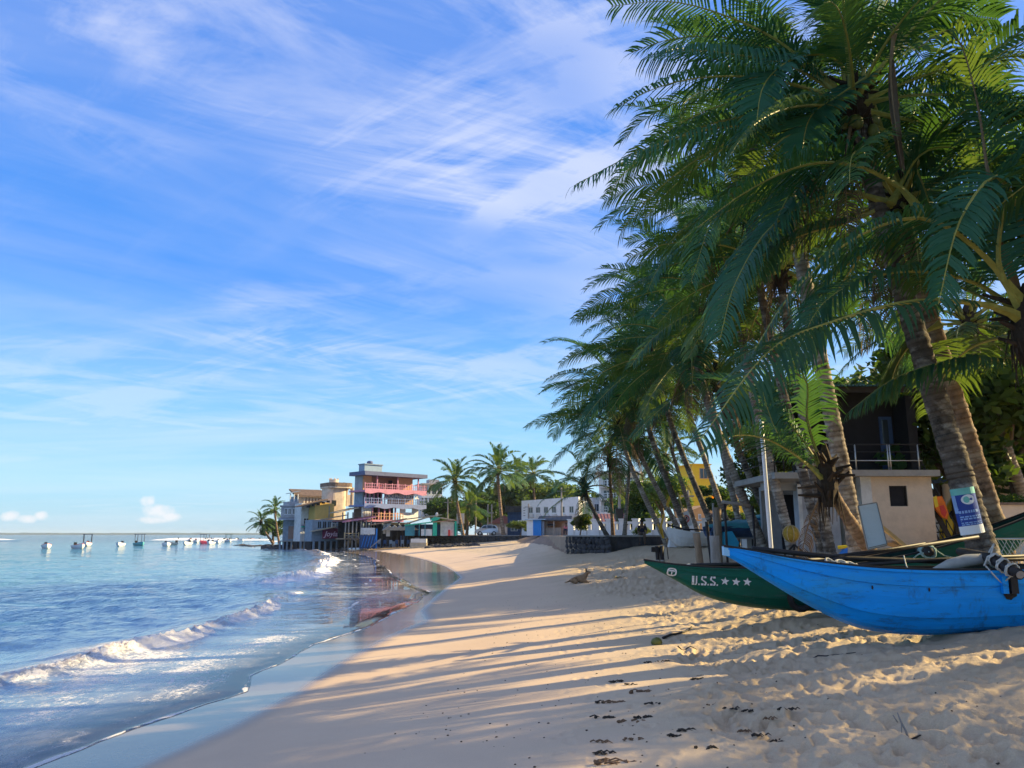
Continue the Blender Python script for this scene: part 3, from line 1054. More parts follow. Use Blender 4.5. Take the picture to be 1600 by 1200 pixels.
def trunk_mesh(path, r0, r1, seed, mt, sides=14, ring_gap=.105):
    rnd = random.Random(seed)
    n_c = len(path)
    seg = [(path[i + 1] - path[i]).length for i in range(n_c - 1)]
    L = sum(seg)
    rings = []
    s = 0.0
    while s < L:
        rings.append(s); s += ring_gap * rnd.uniform(.75, 1.3)

    def pos(x):
        for i, q in enumerate(seg):
            if x <= q or i == len(seg) - 1:
                return path[i].lerp(path[i + 1], min(1, x / q))
            x -= q
    P = []; Rr = []; A = []
    for s in rings:
        t = s / L
        rad = r1 + (r0 - r1) * (1 - t) ** 1.15 + .32 * r0 * math.exp(-s / .35)
        j = rnd.uniform(.955, 1.045)
        for ds, k, a in ((0, 1.0, 1.0), (.022, 1.03, .25), (.06, 1.01, 0.0), (.085, .985, .3)):
            if s + ds < L:
                P.append(pos(s + ds)); Rr.append(rad * k * j); A.append(a)
    m = MB()
    m.tube(P, Rr, sides, 0)
    for i in range(len(P)):
        for k in range(sides):
            v = Vector(m.v[i * sides + k]); c = P[i]
            m.v[i * sides + k] = tuple(c + (v - c) * rnd.uniform(.955, 1.045))
    me = m.mesh('palm_trunk', mt, True)
    set_attr(me, 'ring', np.repeat(np.array(A), sides))
    return me


def bezier(a, b, c, d, n=24):
    out = []
    for i in range(n + 1):
        t = i / n; u = 1 - t
        out.append(a * u ** 3 + b * 3 * u * u * t + c * 3 * u * t * t + d * t ** 3)
    return out


def crown_heart(parent, top, rad, seed):
    rad = min(rad, .15)
    rnd = random.Random(seed)
    m = MB()
    m.tube([top - Vector((0, 0, .55)), top - Vector((0, 0, .2)), top + Vector((0, 0, .25)), top + Vector((0, 0, .7))], [rad * 1.05, rad * 1.9, rad * 1.7, rad * .3], 9)
    for i in range(22):
        a = rnd.uniform(0, 6.28); h = rnd.uniform(-.45, .4)
        d = Vector((math.cos(a), math.sin(a), rnd.uniform(-.2, .9))).normalized()
        p = top + Vector((0, 0, h)) + d * rad
        m.tube([p, p + d * rnd.uniform(.25, .5)], [.055, .02], 5)
    for i in range(30):     # hanging fibre
        a = rnd.uniform(0, 6.28)
        p = top + Vector((math.cos(a) * rad * 1.8, math.sin(a) * rad * 1.8, rnd.uniform(-.3, .1)))
        m.tube([p, p + Vector((rnd.uniform(-.1, .1), rnd.uniform(-.1, .1), -rnd.uniform(.3, .9)))], [.018, .006], 4)
    return m.build('crown_heart', MT['fibre'], parent)


PALMS = 'coconut palms leaning over the beach'


def palm(label, base, top, r0=.17, r1=.11, n=24, size=1.0, seed=0, mt='trunk', lib='near', bend=.5, dead=3, nuts=0, group=PALMS, skip=None, emin=-24, az0=None):
    """base and top are world points; the trunk bends from the lean at its foot towards the vertical."""
    rnd = random.Random(seed * 31 + 5)
    base = Vector(base); top = Vector(top)
    root = thing('coconut_palm', label, 'palm tree', base, 0, group)
    d = top - base
    h = Vector((d.x, d.y, 0))
    a = Vector((0, 0, 0)); e = d
    b = h * (.28 + .22 * bend) + Vector((0, 0, d.z * .30))
    c = h * (.80 + .12 * bend) + Vector((0, 0, d.z * .66))
    path = bezier(a - Vector((0, 0, .15)), b, c, e)
    link('trunk', trunk_mesh(path, r0, r1, seed, MT[mt], 14 if lib == 'near' else 8, .105 if lib == 'near' else .3), root)
    crown_heart(root, e, r1, seed)
    L = FR[lib]
    cand = [f for f in L if f[0] >= emin]
    for i in range(n):
        az = i * 2.39996 + rnd.uniform(-.25, .25) + (az0 or 0)
        q = i / max(1, n - 1)
        f = cand[min(len(cand) - 1, int((q ** .85) * len(cand) + rnd.uniform(-.9, .9)) if True else 0)] if len(cand) else L[0]
        if skip and skip(az % (2 * math.pi), f[0]):
            continue
        s = size * rnd.uniform(.86, 1.1) * (.85 if f[0] > 70 else 1)
        off = Vector((math.cos(az), math.sin(az), 0)) * r1 * .9 + Vector((0, 0, .35 * (1 - q) - .1))
        link('frond', f[1], root, loc=e + off, rot=(rnd.uniform(-.12, .12), rnd.uniform(-.12, .12), az), scale=(s, s * rnd.uniform(.92, 1.08), s))
    for i in range(dead):
        f = FR['dead'][i % 4]
        az = rnd.uniform(0, 6.28)
        link('dead_frond', f[1], root, loc=e + Vector((math.cos(az) * .1, math.sin(az) * .1, -.25)), rot=(0, 0, az), scale=size * rnd.uniform(.7, 1))
    for i in range(nuts):
        az = rnd.uniform(0, 6.28)
        mb = MB().ball((0, 0, 0), (.10, .10, .13), 0, 8, 6)
        mb.build('coconut', MT['nut'], root, True, loc=e + Vector((math.cos(az) * .3, math.sin(az) * .3, -.35 - rnd.uniform(0, .35))))
    return root


def hero(root, px, y0, y1, name='frond', mats=None, **kw):
    """A single leaf bent along a measured path, from depth y0 at the crown to y1 at the tip."""
    n = len(px)
    pts = [at(p[0], p[1], y0 + (y1 - y0) * i / (n - 1)) - root.location for i, p in enumerate(px)]
    c = pts[0].copy()
    kw['hang'] = kw.get('hang', .5) * 1.05
    kw['leaf'] = kw.get('leaf', .8) * (1.32 if name == 'frond' else 1)
    kw['wid'] = kw.get('wid', .042) * 1.25
    me = frond_mesh('coconut_frond_long', [p - c for p in pts], nl=kw.pop('nl', 64), mats=mats, **kw)
    return link(name, me, root, loc=c)


def foot(px, y):
    """Ground point on the column of pixel px at depth y (the horizon row gives the column's x)."""
    x = at(px, 838, y).x
    return Vector((x, y, gz(x, y) if not (y > 42 and x > 4) else max(gz(x, y), PZ)))


def grow_palms():
    # ---- the two big ones by the boats, and the low one at the edge of the frame
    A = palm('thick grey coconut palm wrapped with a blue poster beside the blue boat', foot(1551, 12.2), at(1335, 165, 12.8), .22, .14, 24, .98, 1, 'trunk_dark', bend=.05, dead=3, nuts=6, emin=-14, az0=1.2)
    B = palm('brown coconut palm leaning just behind the palm with the poster', foot(1577, 14.2), at(1408, 315, 13.8), .18, .13, 26, 1.0, 2, 'trunk_brown', bend=.1, dead=3, nuts=5, az0=.8)
    C = palm('tall grey coconut palm rising in front of the beige tower', foot(1344, 18.0), at(1215, 185, 17.4), .21, .14, 26, 1.06, 3, 'trunk', skip=lambda az, e: e > 70, bend=.0, dead=3, nuts=5)
    Rr = palm('low coconut palm with yellow leaf stalks at the right edge of the photo', Vector((8.7, 10.6, gz(8.7, 10.6))), at(1612, 515, 10.8), .20, .15, 13, .95, 4, 'trunk_dark', bend=.4, dead=0, emin=10, az0=.3,
             skip=lambda az, e: 2.6 < az < 4.9)
    G = dict(thick=1.25, wid=.044)
    hero(Rr, [(1606, 505), (1550, 478), (1430, 470), (1300, 503), (1200, 550), (1092, 690)], 10.8, 9.9, leaf=.74, hang=.75, lift=-.10, fwd=.45, roll=.55, seed=301, **G)
    hero(Rr, [(1600, 480), (1530, 392), (1440, 340), (1335, 372), (1240, 455), (1178, 548)], 10.8, 10.0, leaf=.78, hang=.65, lift=.05, fwd=.45, roll=-.35, seed=302, **G)
    hero(Rr, [(1618, 470), (1590, 330), (1555, 275), (1500, 345), (1466, 475)], 10.8, 9.7, leaf=.55, hang=.40, lift=.35, fwd=.75, roll=.9, seed=303, ragged=.3, **G)
    hero(Rr, [(1600, 485), (1560, 370), (1545, 280), (1525, 150), (1490, 50), (1435, 75)], 11.0, 10.5, leaf=.80, hang=.55, lift=.1, fwd=.4, roll=.5, seed=304, mats=[MT['frond_warm'], MT['rachis_dead']], **G)
    hero(Rr, [(1604, 500), (1570, 440), (1560, 380), (1590, 250), (1660, 150)], 10.8, 10.4, leaf=.8, hang=.35, seed=311, **G)
    hero(Rr, [(1610, 520), (1580, 560), (1500, 560), (1400, 590), (1330, 640)], 11.2, 11.6, leaf=.62, hang=.8, lift=-.1, seed=312, thick=.9)
    hero(B, [(1440, 335), (1405, 292), (1335, 258), (1255, 258), (1165, 300), (1090, 355)], 12.2, 11.2, leaf=.86, hang=.55, lift=.22, fwd=.5, roll=-.25, seed=305, mats=[MT['frond'], MT['rachis']], **G)
    hero(B, [(1392, 318), (1330, 345), (1245, 370), (1160, 420), (1115, 480)], 12.6, 13.0, leaf=.8, hang=.7, roll=.4, seed=313)
    hero(B, [(1392, 318), (1440, 240), (1510, 235), (1570, 290)], 12.4, 12.0, leaf=.8, hang=.5, roll=.4, seed=314)
    hero(A, [(1335, 180), (1225, 194), (1115, 200), (1005, 234), (897, 290)], 13.2, 12.4, leaf=.66, hang=1.05, lift=.0, fwd=.42, roll=.3, seed=306, wid=.04)
    hero(A, [(1335, 165), (1225, 70), (1135, 25), (1045, 2), (955, 10)], 13.2, 12.4, leaf=.62, hang=.7, lift=.1, fwd=.55, roll=-.5, seed=307, wid=.04)
    hero(A, [(1335, 165), (1240, 105), (1150, 85), (1075, 78), (1012, 86)], 13.2, 12.8, leaf=.95, hang=1.1, lift=-.1, fwd=.30, roll=.25, seed=308, wid=.042)
    hero(A, [(1335, 160), (1310, 95), (1250, 88), (1195, 130), (1180, 210)], 13.0, 11.9, leaf=.75, hang=.25, lift=.3, fwd=.7, roll=.8, seed=309, wid=.05)
    hero(A, [(1340, 170), (1370, 115), (1310, 150), (1265, 185), (1250, 260)], 12.9, 11.9, leaf=.7, hang=.2, lift=.2, fwd=.6, roll=.9, seed=315, wid=.05)
    hero(A, [(1345, 165), (1400, 60), (1460, 20), (1560, 30)], 13.0, 12.0, leaf=.8, hang=.4, lift=.2, fwd=.5, roll=.4, seed=316, wid=.045)
    hero(A, [(1398, 40), (1392, 110), (1400, 200), (1410, 262)], 11.6, 11.5, name='dead_frond', leaf=.30, hang=2.0, lift=-.2, fwd=1.6, seed=310, ragged=.2, mats=[MT['frond_dead'], MT['rachis_dead']], petiole=.25)
    hero(B, [(1392, 318), (1310, 300), (1210, 350), (1150, 440), (1125, 530)], 12.6, 12.0, leaf=.8, hang=.7, roll=.3, seed=331)
    hero(B, [(1440, 335), (1380, 375), (1295, 440), (1240, 545)], 12.3, 11.7, leaf=.8, hang=.7, roll=-.3, seed=332)
    hero(A, [(1335, 180), (1290, 230), (1225, 320), (1185, 430)], 13.2, 12.8, leaf=.85, hang=.6, roll=.5, seed=333)
    hero(A, [(1335, 190), (1400, 215), (1450, 310), (1465, 430)], 13.2, 13.0, leaf=.85, hang=.6, roll=.5, seed=334)
    hero(A, [(1425, 70), (1500, 95), (1565, 190), (1590, 330)], 14.5, 13.5, leaf=.85, hang=.6, roll=.5, seed=335)
    hero(C, [(1262, 190), (1195, 255), (1120, 330), (1080, 440)], 17.2, 16.8, leaf=.85, hang=.6, roll=.5, seed=336)
    hero(Rr, [(1604, 500), (1520, 440), (1400, 425), (1290, 470), (1235, 575)], 11.2, 11.0, leaf=.8, hang=.7, roll=.4, seed=337)
    # ---- the short broken-looking palm leaning across the tower
    D = palm('short leaning palm with a shaggy dark crown in front of the tower porch', foot(1400, 15.8), at(1292, 748, 15.2), .15, .10, 6, .80, 6, 'trunk_brown', bend=.2, dead=1, emin=10, az0=.4, skip=lambda az, e: az < 1.6 or az > 4.3)
    hero(D, [(1292, 748), (1262, 660), (1258, 590), (1200, 540), (1150, 560)], 15.2, 14.6, leaf=.7, hang=.7, roll=.3, seed=321)
    hero(D, [(1292, 748), (1225, 690), (1200, 640), (1190, 600)], 15.2, 15.0, leaf=.6, hang=.6, seed=322)
    hero(Rr, [(1470, 505), (1430, 530), (1400, 572), (1388, 622)], 12.6, 13.2, leaf=.42, hang=.8, seed=323, mats=[MT['frond_warm'], MT['rachis']])
    # ---- the row receding along the beach: (label, foot px, depth, crown px, crown depth, r0, fronds, size, trunk, dead)
    row = [
        ('grey coconut palm with a yellow float tied low on its trunk', 1243, 24, 1150, 470, 23.5, .20, 26, 1.05, 'trunk', 3),
        ('coconut palm with a thick ringed trunk right beside the white flagpole', 1200, 28, 1085, 548, 27.5, .22, 27, 1.08, 'trunk', 4),
        ('tall coconut palm rising behind the ringed palm by the flagpole', 1212, 31, 1140, 358, 30.5, .18, 28, 1.12, 'trunk', 3),
        ('coconut palm with its crown behind the tall crown over the green canoe', 1290, 22, 1165, 318, 21.5, .18, 26, 1.05, 'trunk_dark', 3),
        ('dark leaning palm seen between the canoe bow and the orange building', 1128, 36, 1020, 560, 35, .18, 25, 1.05, 'trunk_dark', 4),
        ('grey palm leaning over the white skiff with a dark base', 1084, 38, 1000, 612, 37, .20, 26, 1.05, 'trunk_dark', 4),
        ('pale palm beside the yellow cloth and the wooden stumps', 1046, 40, 966, 665, 39, .18, 25, 1.08, 'trunk', 3),
        ('pale palm leaning behind the sign with a red circle', 1094, 43, 1036, 640, 42, .15, 22, 1.0, 'trunk', 4),
        ('slim palm standing behind the seated person', 975, 46, 985, 682, 45.5, .14, 22, 1.0, 'trunk', 2),
        ('palm at the corner of the stone wall with pale trunk', 958, 47.5, 952, 716, 47, .14, 18, .85, 'trunk_brown', 2),
        ('small dark palm growing on top of the dark stone wall corner', 951, 46.5, 913, 762, 46, .16, 17, .80, 'trunk_dark', 1),
        ('high coconut palm whose crown stands against the sky above the row', 1165, 33, 1080, 445, 32, .17, 27, 1.1, 'trunk', 2),
        ('coconut palm with its crown at the middle of the receding row', 1150, 36.5, 1042, 505, 36, .17, 26, 1.1, 'trunk', 2),
        ('coconut palm whose fronds reach farthest over the sand of the row', 1075, 41, 965, 612, 40, .17, 26, 1.1, 'trunk', 2),
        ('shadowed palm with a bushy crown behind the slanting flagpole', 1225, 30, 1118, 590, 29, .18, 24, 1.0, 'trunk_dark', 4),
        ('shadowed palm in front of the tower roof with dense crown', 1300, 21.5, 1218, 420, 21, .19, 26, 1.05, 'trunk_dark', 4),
    ]
    for i, (lb, fx, fy, cx, cy, cd, r0, n, sz, mt, dd) in enumerate(row):
        palm(lb, foot(fx, fy), at(cx, cy, cd), r0 * .82, r0 * .58, int(n * .82), sz, 20 + i, mt, bend=.35, dead=dd, nuts=3 if i < 4 else 0)
    # ---- palms that stand just past the right edge of the picture and shade the sand
    for i, (x, y, h, lx) in enumerate(OFFPALMS):
        palm('coconut palm standing out of frame to the right of the boats', Vector((x, y, gz(x, y))), Vector((x - lx, y - .6, gz(x, y) + h)), .2, .14, 24, 1.05, 60 + i, 'trunk', bend=.4, dead=2, group='palms just past the right edge')
    # ---- far palms by the town
    far = [
        ('sunlit coconut palm with leaning trunk beside the green stall', 724, 112, 711, 752, 111, 5.2, .20, 26, .98),
        ('sunlit palm with a pale straight trunk right behind the leaning one by the green stall', 729, 116, 733, 792, 116, 3.5, .18, 18, .85),
        ('tallest sunlit coconut palm standing by the silver car', 787, 108, 778, 737, 108, 6, .22, 28, 1.05),
        ('coconut palm with hanging pale skirt above the trees behind the white building', 840, 140, 833, 742, 140, 6, .2, 24, 1.0),
        ('coconut palm half hidden by trees left of the white building', 806, 150, 808, 740, 150, 6, .2, 22, 1.0),
        ('coconut palm leaning over the sea at the end of the headland', 428, 126, 408, 816, 126, 3, .16, 22, .58),
        ('sunlit palm behind the leaning headland palm', 437, 131, 430, 796, 131, 4, .16, 20, .60),
        ('coconut palm rising over the orange building', 1065, 95, 1040, 715, 95, 4, .2, 22, .95),
    ]
    for i, (lb, fx, fy, cx, cy, cd, _h, r0, n, sz) in enumerate(far):
        x = at(fx, 838, fy).x
        palm(lb, Vector((x, fy, max(gz(x, fy), PZ if fx > 600 else .8))), at(cx, cy, cd), r0 * 1.25, r0 * .85, n, sz, 90 + i, 'trunk_brown', 'far', bend=.6, dead=3, group='palms around the town')


OFFPALMS = [(12.5, 10.4, 6.0, 2.0), (17.5, 26.0, 7.5, 2.0), (11.0, 7.6, 5.2, 1.5), (16.0, 9.0, 6.5, 1.8), (19.0, 12.2, 8.0, 2.2), (12.0, 4.2, 5.5, 1.5)]
grow_palms()


# ------------------------------------------------------------------ broad-leaved trees and shrubs
def crown_mesh(seed, leaves, leaf, mt, blobs=13):
    """Leaf clumps spread through an uneven crown of about one unit radius."""
    rnd = random.Random(seed)
    m = MB()
    cs = []
    for i in range(blobs):
        a = rnd.uniform(0, 6.28); rr = rnd.uniform(.15, .78); h = rnd.uniform(-.45, .62)
        cs.append((Vector((math.cos(a) * rr, math.sin(a) * rr, h)), rnd.uniform(.24, .46)))
    for i in range(leaves):
        c, r = cs[rnd.randrange(blobs)]
        d = Vector((rnd.gauss(0, 1), rnd.gauss(0, 1), rnd.gauss(0, 1))).normalized()
        q = c + Vector((d.x, d.y, d.z * .8)) * r * (rnd.random() ** .35) * rnd.uniform(.85, 1.15)
        u = (d + Vector((rnd.uniform(-.9, .9), rnd.uniform(-.9, .9), rnd.uniform(-.9, .4)))).normalized()
        v = u.orthogonal().normalized()
        v.rotate(Matrix.Rotation(rnd.uniform(0, 6.28), 3, u))
        w = u.cross(v)
        s = leaf * rnd.uniform(.6, 1.3)
        m.add([q - v * s * .5, q + w * s * .28, q + v * s * .5, q - w * s * .28], [(0, 1, 2, 3)])
    return m.mesh('leaf_crown', MT[mt])


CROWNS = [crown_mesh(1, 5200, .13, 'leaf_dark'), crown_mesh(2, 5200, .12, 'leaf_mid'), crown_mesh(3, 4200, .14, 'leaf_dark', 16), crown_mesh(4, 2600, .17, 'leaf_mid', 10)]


def tree(label, x, y, z, h, w, k, seed, cat='tree', name='broadleaf_tree', group='trees behind the beach', trunk=.22, flat=.8):
    rnd = random.Random(seed)
    root = thing(name, label, cat, (x, y, z), 0, group)
    m = MB()
    top = Vector((rnd.uniform(-.4, .4), rnd.uniform(-.4, .4), h * .55))
    m.tube([Vector((0, 0, -.2)), top * .5 + Vector((.1, 0, 0)), top], [trunk, trunk * .75, trunk * .5], 8)
    for i in range(6):
        a = i * 1.05 + rnd.uniform(-.3, .3)
        e = top + Vector((math.cos(a) * w * .55, math.sin(a) * w * .55, h * rnd.uniform(.08, .34)))
        s = top * rnd.uniform(.65, 1)
        m.tube([s, s.lerp(e, .5) + Vector((0, 0, .25)), e], [trunk * .4, trunk * .25, trunk * .08], 6)
    m.build('trunk', MT['bark'], root, True)
    link('crown', CROWNS[k], root, loc=(0, 0, h - w * flat * .75), rot=(0, 0, rnd.uniform(0, 6.28)), scale=(w, w, w * flat))
    return root


def grow_trees():
    # (label, px of stem, depth, crown-top py, crown radius m, variant)
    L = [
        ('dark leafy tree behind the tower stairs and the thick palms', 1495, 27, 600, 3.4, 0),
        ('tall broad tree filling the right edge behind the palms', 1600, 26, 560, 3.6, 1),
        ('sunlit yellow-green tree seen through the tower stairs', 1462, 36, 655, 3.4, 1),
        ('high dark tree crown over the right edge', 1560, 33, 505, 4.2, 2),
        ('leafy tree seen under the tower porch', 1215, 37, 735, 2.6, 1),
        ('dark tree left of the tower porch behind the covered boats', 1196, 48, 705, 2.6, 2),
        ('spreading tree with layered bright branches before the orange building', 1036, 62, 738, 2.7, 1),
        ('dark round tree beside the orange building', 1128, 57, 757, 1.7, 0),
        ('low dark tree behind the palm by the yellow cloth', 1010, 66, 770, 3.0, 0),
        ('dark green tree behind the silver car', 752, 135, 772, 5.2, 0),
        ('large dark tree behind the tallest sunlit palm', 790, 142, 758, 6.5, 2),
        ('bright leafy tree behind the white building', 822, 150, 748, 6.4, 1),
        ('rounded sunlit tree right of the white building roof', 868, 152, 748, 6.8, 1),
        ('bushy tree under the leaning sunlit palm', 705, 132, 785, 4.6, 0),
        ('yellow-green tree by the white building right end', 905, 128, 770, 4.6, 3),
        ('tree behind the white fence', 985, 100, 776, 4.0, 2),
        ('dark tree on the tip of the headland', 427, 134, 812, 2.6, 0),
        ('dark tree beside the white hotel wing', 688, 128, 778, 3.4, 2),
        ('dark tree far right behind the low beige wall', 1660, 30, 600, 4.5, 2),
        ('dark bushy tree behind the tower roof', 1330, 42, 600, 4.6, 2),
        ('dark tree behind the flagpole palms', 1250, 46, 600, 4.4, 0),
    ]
    for i, (lb, px, y, py, w, k) in enumerate(L):
        b = at(px, 838, y); t = at(px, py, y)
        z = PZ if (y > 42 and px > 640) else (gz(b.x, y) if px > 640 else 1.0)
        tree(lb, b.x, y, z, t.z - z, w, k, 300 + i, trunk=.16 + w * .03)
    tree('unseen leafy tree added past the right edge to shade the sand', 11.2, 10.9, gz(11.2, 10.9), 7.0, 2.3, 0, 350)  # added out of view to block sun from the near sand
    S = [
        ('clipped green hedge bush on the low beige wall', 1578, 23, 770, .9, 1),
        ('yellow-leaved plant growing on the dark stone wall', 905, 47, 805, 1.0, 3),
        ('low green shrub by the blue and white booth', 812, 100, 812, 1.6, 1),
        ('green shrub under the slim palm behind the wall', 1005, 50, 822, .7, 1),
        ('leafy bush beside the covered boats', 1150, 50, 800, 1.6, 2),
    ]
    for i, (lb, px, y, py, w, k) in enumerate(S):
        b = at(px, 838, y); t = at(px, py, y)
        z = PZ if (y > 42 and px > 640) else gz(b.x, y)
        tree(lb, b.x, y, z, max(t.z - z, .5), w, k, 400 + i, 'shrub', 'leafy_shrub', 'shrubs along the walls', .05, .7)


grow_trees()

# ------------------------------------------------------------------ outrigger canoes
class Hull:
    """A narrow fishing canoe lying along X: sheer and keel heights, half width per station."""
    HS = [0, .05, .11, .19, .285, .29, .42, .58, .755, .76, .88, .955, .96, 1.0]

    def __init__(self, sheer, keel, beam, yc, yaw=0.0, xpiv=0.0):
        self.sh = np.array(sheer); self.ke = np.array(keel); self.be = np.array(beam); self.yc = yc; self.yaw = yaw; self.xp = xpiv
        self.x0 = self.sh[0, 0]; self.x1 = self.sh[-1, 0]

    @staticmethod
    def _sm(tab, x):
        k = 0
        # Catmull-Rom through the table
        xs, zs = tab[:, 0], tab[:, 1]
        i = int(np.clip(np.searchsorted(xs, x) - 1, 0, len(xs) - 2))
        h = xs[i + 1] - xs[i]; t = (x - xs[i]) / h
        def sl(j):
            if j == 0: return (zs[1] - zs[0]) / (xs[1] - xs[0])
            if j == len(xs) - 1: return (zs[-1] - zs[-2]) / (xs[-1] - xs[-2])
            return (zs[j + 1] - zs[j - 1]) / (xs[j + 1] - xs[j - 1])
        m0, m1 = sl(i) * h, sl(i + 1) * h
        return (2 * t ** 3 - 3 * t ** 2 + 1) * zs[i] + (t ** 3 - 2 * t ** 2 + t) * m0 + (-2 * t ** 3 + 3 * t ** 2) * zs[i + 1] + (t ** 3 - t ** 2) * m1

    def sheer(self, x): return self._sm(self.sh, x)
    def keel(self, x): return self._sm(self.ke, x)
    def half(self, x): return max(.012, self._sm(self.be, x))

    @staticmethod
    def g(h):
        return float(np.interp(h, [0, .05, .12, .3, .6, 1], [.04, .34, .58, .85, .98, 1.0]))

    def off(self, x, h, inner=False):
        b = self.half(x) * self.g(h)
        if inner:
            return max(.004, b - .03)
        e = 0
        if h >= .29: e += .018
        if h >= .76: e += .022
        if h >= .96: e += .030
        return b + e * min(1, (x - self.x0) / .4 + .15)

    def cy(self, x): return self.yc + (x - self.xp) * math.tan(self.yaw)

    def point(self, x, h, side, inner=False):
        zk, zs = self.keel(x), self.sheer(x)
        if inner: h = .12 + .88 * h
        return Vector((x, self.cy(x) + side * self.off(x, h, inner), zk + (zs - zk) * h))

    def near_y(self, x, z):
        zk, zs = self.keel(x), self.sheer(x)
        h = min(1, max(0, (z - zk) / max(.01, zs - zk)))
        return self.cy(x) - self.off(x, h)

    def build(self, root, paint, inside, rim):
        O = root.location
        xs = [self.x0 + (self.x1 - self.x0) * (i / 60) for i in range(61)]
        m = MB(); H = self.HS; nh = len(H)
        prof = [(-1, h) for h in H[::-1]] + [(1, h) for h in H[1:]]
        n = len(prof)
        vs = [self.point(x, h, s) - O for x in xs for s, h in prof]
        fs = [(i * n + k, (i + 1) * n + k, (i + 1) * n + k + 1, i * n + k + 1) for i in range(60) for k in range(n - 1)]
        fs += [tuple(range(n))[::-1], tuple(60 * n + k for k in range(n))]
        m.add(vs, fs)
        m.build('hull', paint, root)
        m = MB()
        HI = [0, .25, .6, 1]
        prof = [(-1, h) for h in HI[::-1]] + [(1, h) for h in HI]
        n = len(prof)
        xi = xs[2:-2]
        vs = [self.point(x, h, s, True) - O for x in xi for s, h in prof]
        fs = [(i * n + k, i * n + k + 1, (i + 1) * n + k + 1, (i + 1) * n + k) for i in range(len(xi) - 1) for k in range(n - 1)]
        m.add(vs, fs)
        m.build('inside_planking', inside, root)
        for s in (-1, 1):
            m = MB()
            pts = [(self.point(x, 1, s) + self.point(x, 1, s, True)) / 2 - O + Vector((0, 0, .012)) for x in xs]
            for a, b in zip(pts[:-1], pts[1:]):
                m.bar(a, b, .058, .03)
            m.build('gunwale', rim, root)


def text_mesh(s, size, extrude=.004, off=0.0, align='CENTER', shear=0.0, space=1.0):
    c = bpy.data.curves.new('lettering', 'FONT')
    c.body = s; c.size = size; c.extrude = extrude; c.offset = off; c.align_x = align; c.align_y = 'CENTER'; c.shear = shear; c.space_character = space
    c.resolution_u = 3
    o = bpy.data.objects.new('lettering', c)
    COL.objects.link(o)
    bpy.context.view_layer.update()
    me = bpy.data.meshes.new_from_object(o.evaluated_get(bpy.context.evaluated_depsgraph_get()))
    bpy.data.objects.remove(o); bpy.data.curves.remove(c)
    me.name = 'lettering'
    return me


def decal(root, hull, polys, cx, cz, name='lettering', mt='letter', tilt=0.0):
    """Flat painted shapes (lists of (u, v) metres) laid on the near side of the hull."""
    O = root.location; m = MB()
    for pl in polys:
        bm = bmesh.new()
        vs = []
        for u, v in pl:
            x = cx + u * math.cos(tilt) - v * math.sin(tilt); z = cz + u * math.sin(tilt) + v * math.cos(tilt)
            vs.append(bm.verts.new((x, 0, z)))
        f = bm.faces.new(vs)
        bmesh.ops.triangulate(bm, faces=[f])
        for _ in range(2):
            bmesh.ops.subdivide_edges(bm, edges=bm.edges[:], cuts=1)
            bmesh.ops.triangulate(bm, faces=bm.faces[:])
        for v in bm.verts:
            v.co.y = hull.near_y(v.co.x, v.co.z) - .012
        bm.verts.index_update()
        m.add([v.co - O for v in bm.verts], [tuple(v.index for v in f.verts) for f in bm.faces])
        bm.free()
    return m.build(name, MT[mt], root)


def rect(x0, x1, y0, y1):
    return [(x0, y0), (x1, y0), (x1, y1), (x0, y1)]


def star(cx, cy, r, rot=0.0):
    return [(cx + math.cos(R(90 + rot + 36 * k)) * (r if k % 2 == 0 else r * .42), cy + math.sin(R(90 + rot + 36 * k)) * (r if k % 2 == 0 else r * .42)) for k in range(10)]


def glyph_U(x, s):      # stencil slab letter, s = height
    w = s * .62
    return [rect(x, x + w * .40, -s / 2 + s * .16, s / 2), rect(x + w * .68, x + w * .92, -s / 2 + s * .16, s / 2), rect(x + .06 * w, x + w * .44, -s / 2, -s / 2 + s * .155), rect(x + w * .54, x + w * .84, -s / 2, -s / 2 + s * .155)]


def glyph_S(x, s):
    w = s * .62
    return [rect(x + .12 * w, x + w * .42, s * .36, s * .5), rect(x + w * .54, x + w * .94, s * .30, s * .5), rect(x, x + w * .32, s * .06, s * .36),
            [(x + w * .04, s * .10), (x + w * .34, s * .12), (x + w * .98, -s * .14), (x + w * .68, -s * .18)],
            rect(x + w * .66, x + w * .98, -s * .38, -s * .12), rect(x, x + w * .44, -s * .5, -s * .28), rect(x + w * .54, x + w * .88, -s * .5, -s * .36)]


def coil(root, name, c, r, turns, rad, mt, axis=None, seed=0):
    rnd = random.Random(seed)
    c = Vector(c)
    ax = (axis or Vector((0, 0, 1))).normalized()
    u = ax.orthogonal().normalized(); v = ax.cross(u)
    pts = []
    for i in range(int(turns * 14)):
        a = i / 14 * 2 * math.pi
        q = r * rnd.uniform(.82, 1.12)
        pts.append(c + u * math.cos(a) * q + v * math.sin(a) * q + ax * (rad * 1.5 * (i / 14 - turns / 2) + rnd.uniform(-.4, .4) * rad))
    return MB().tube(pts, rad, 5).build(name, MT[mt], root, True)


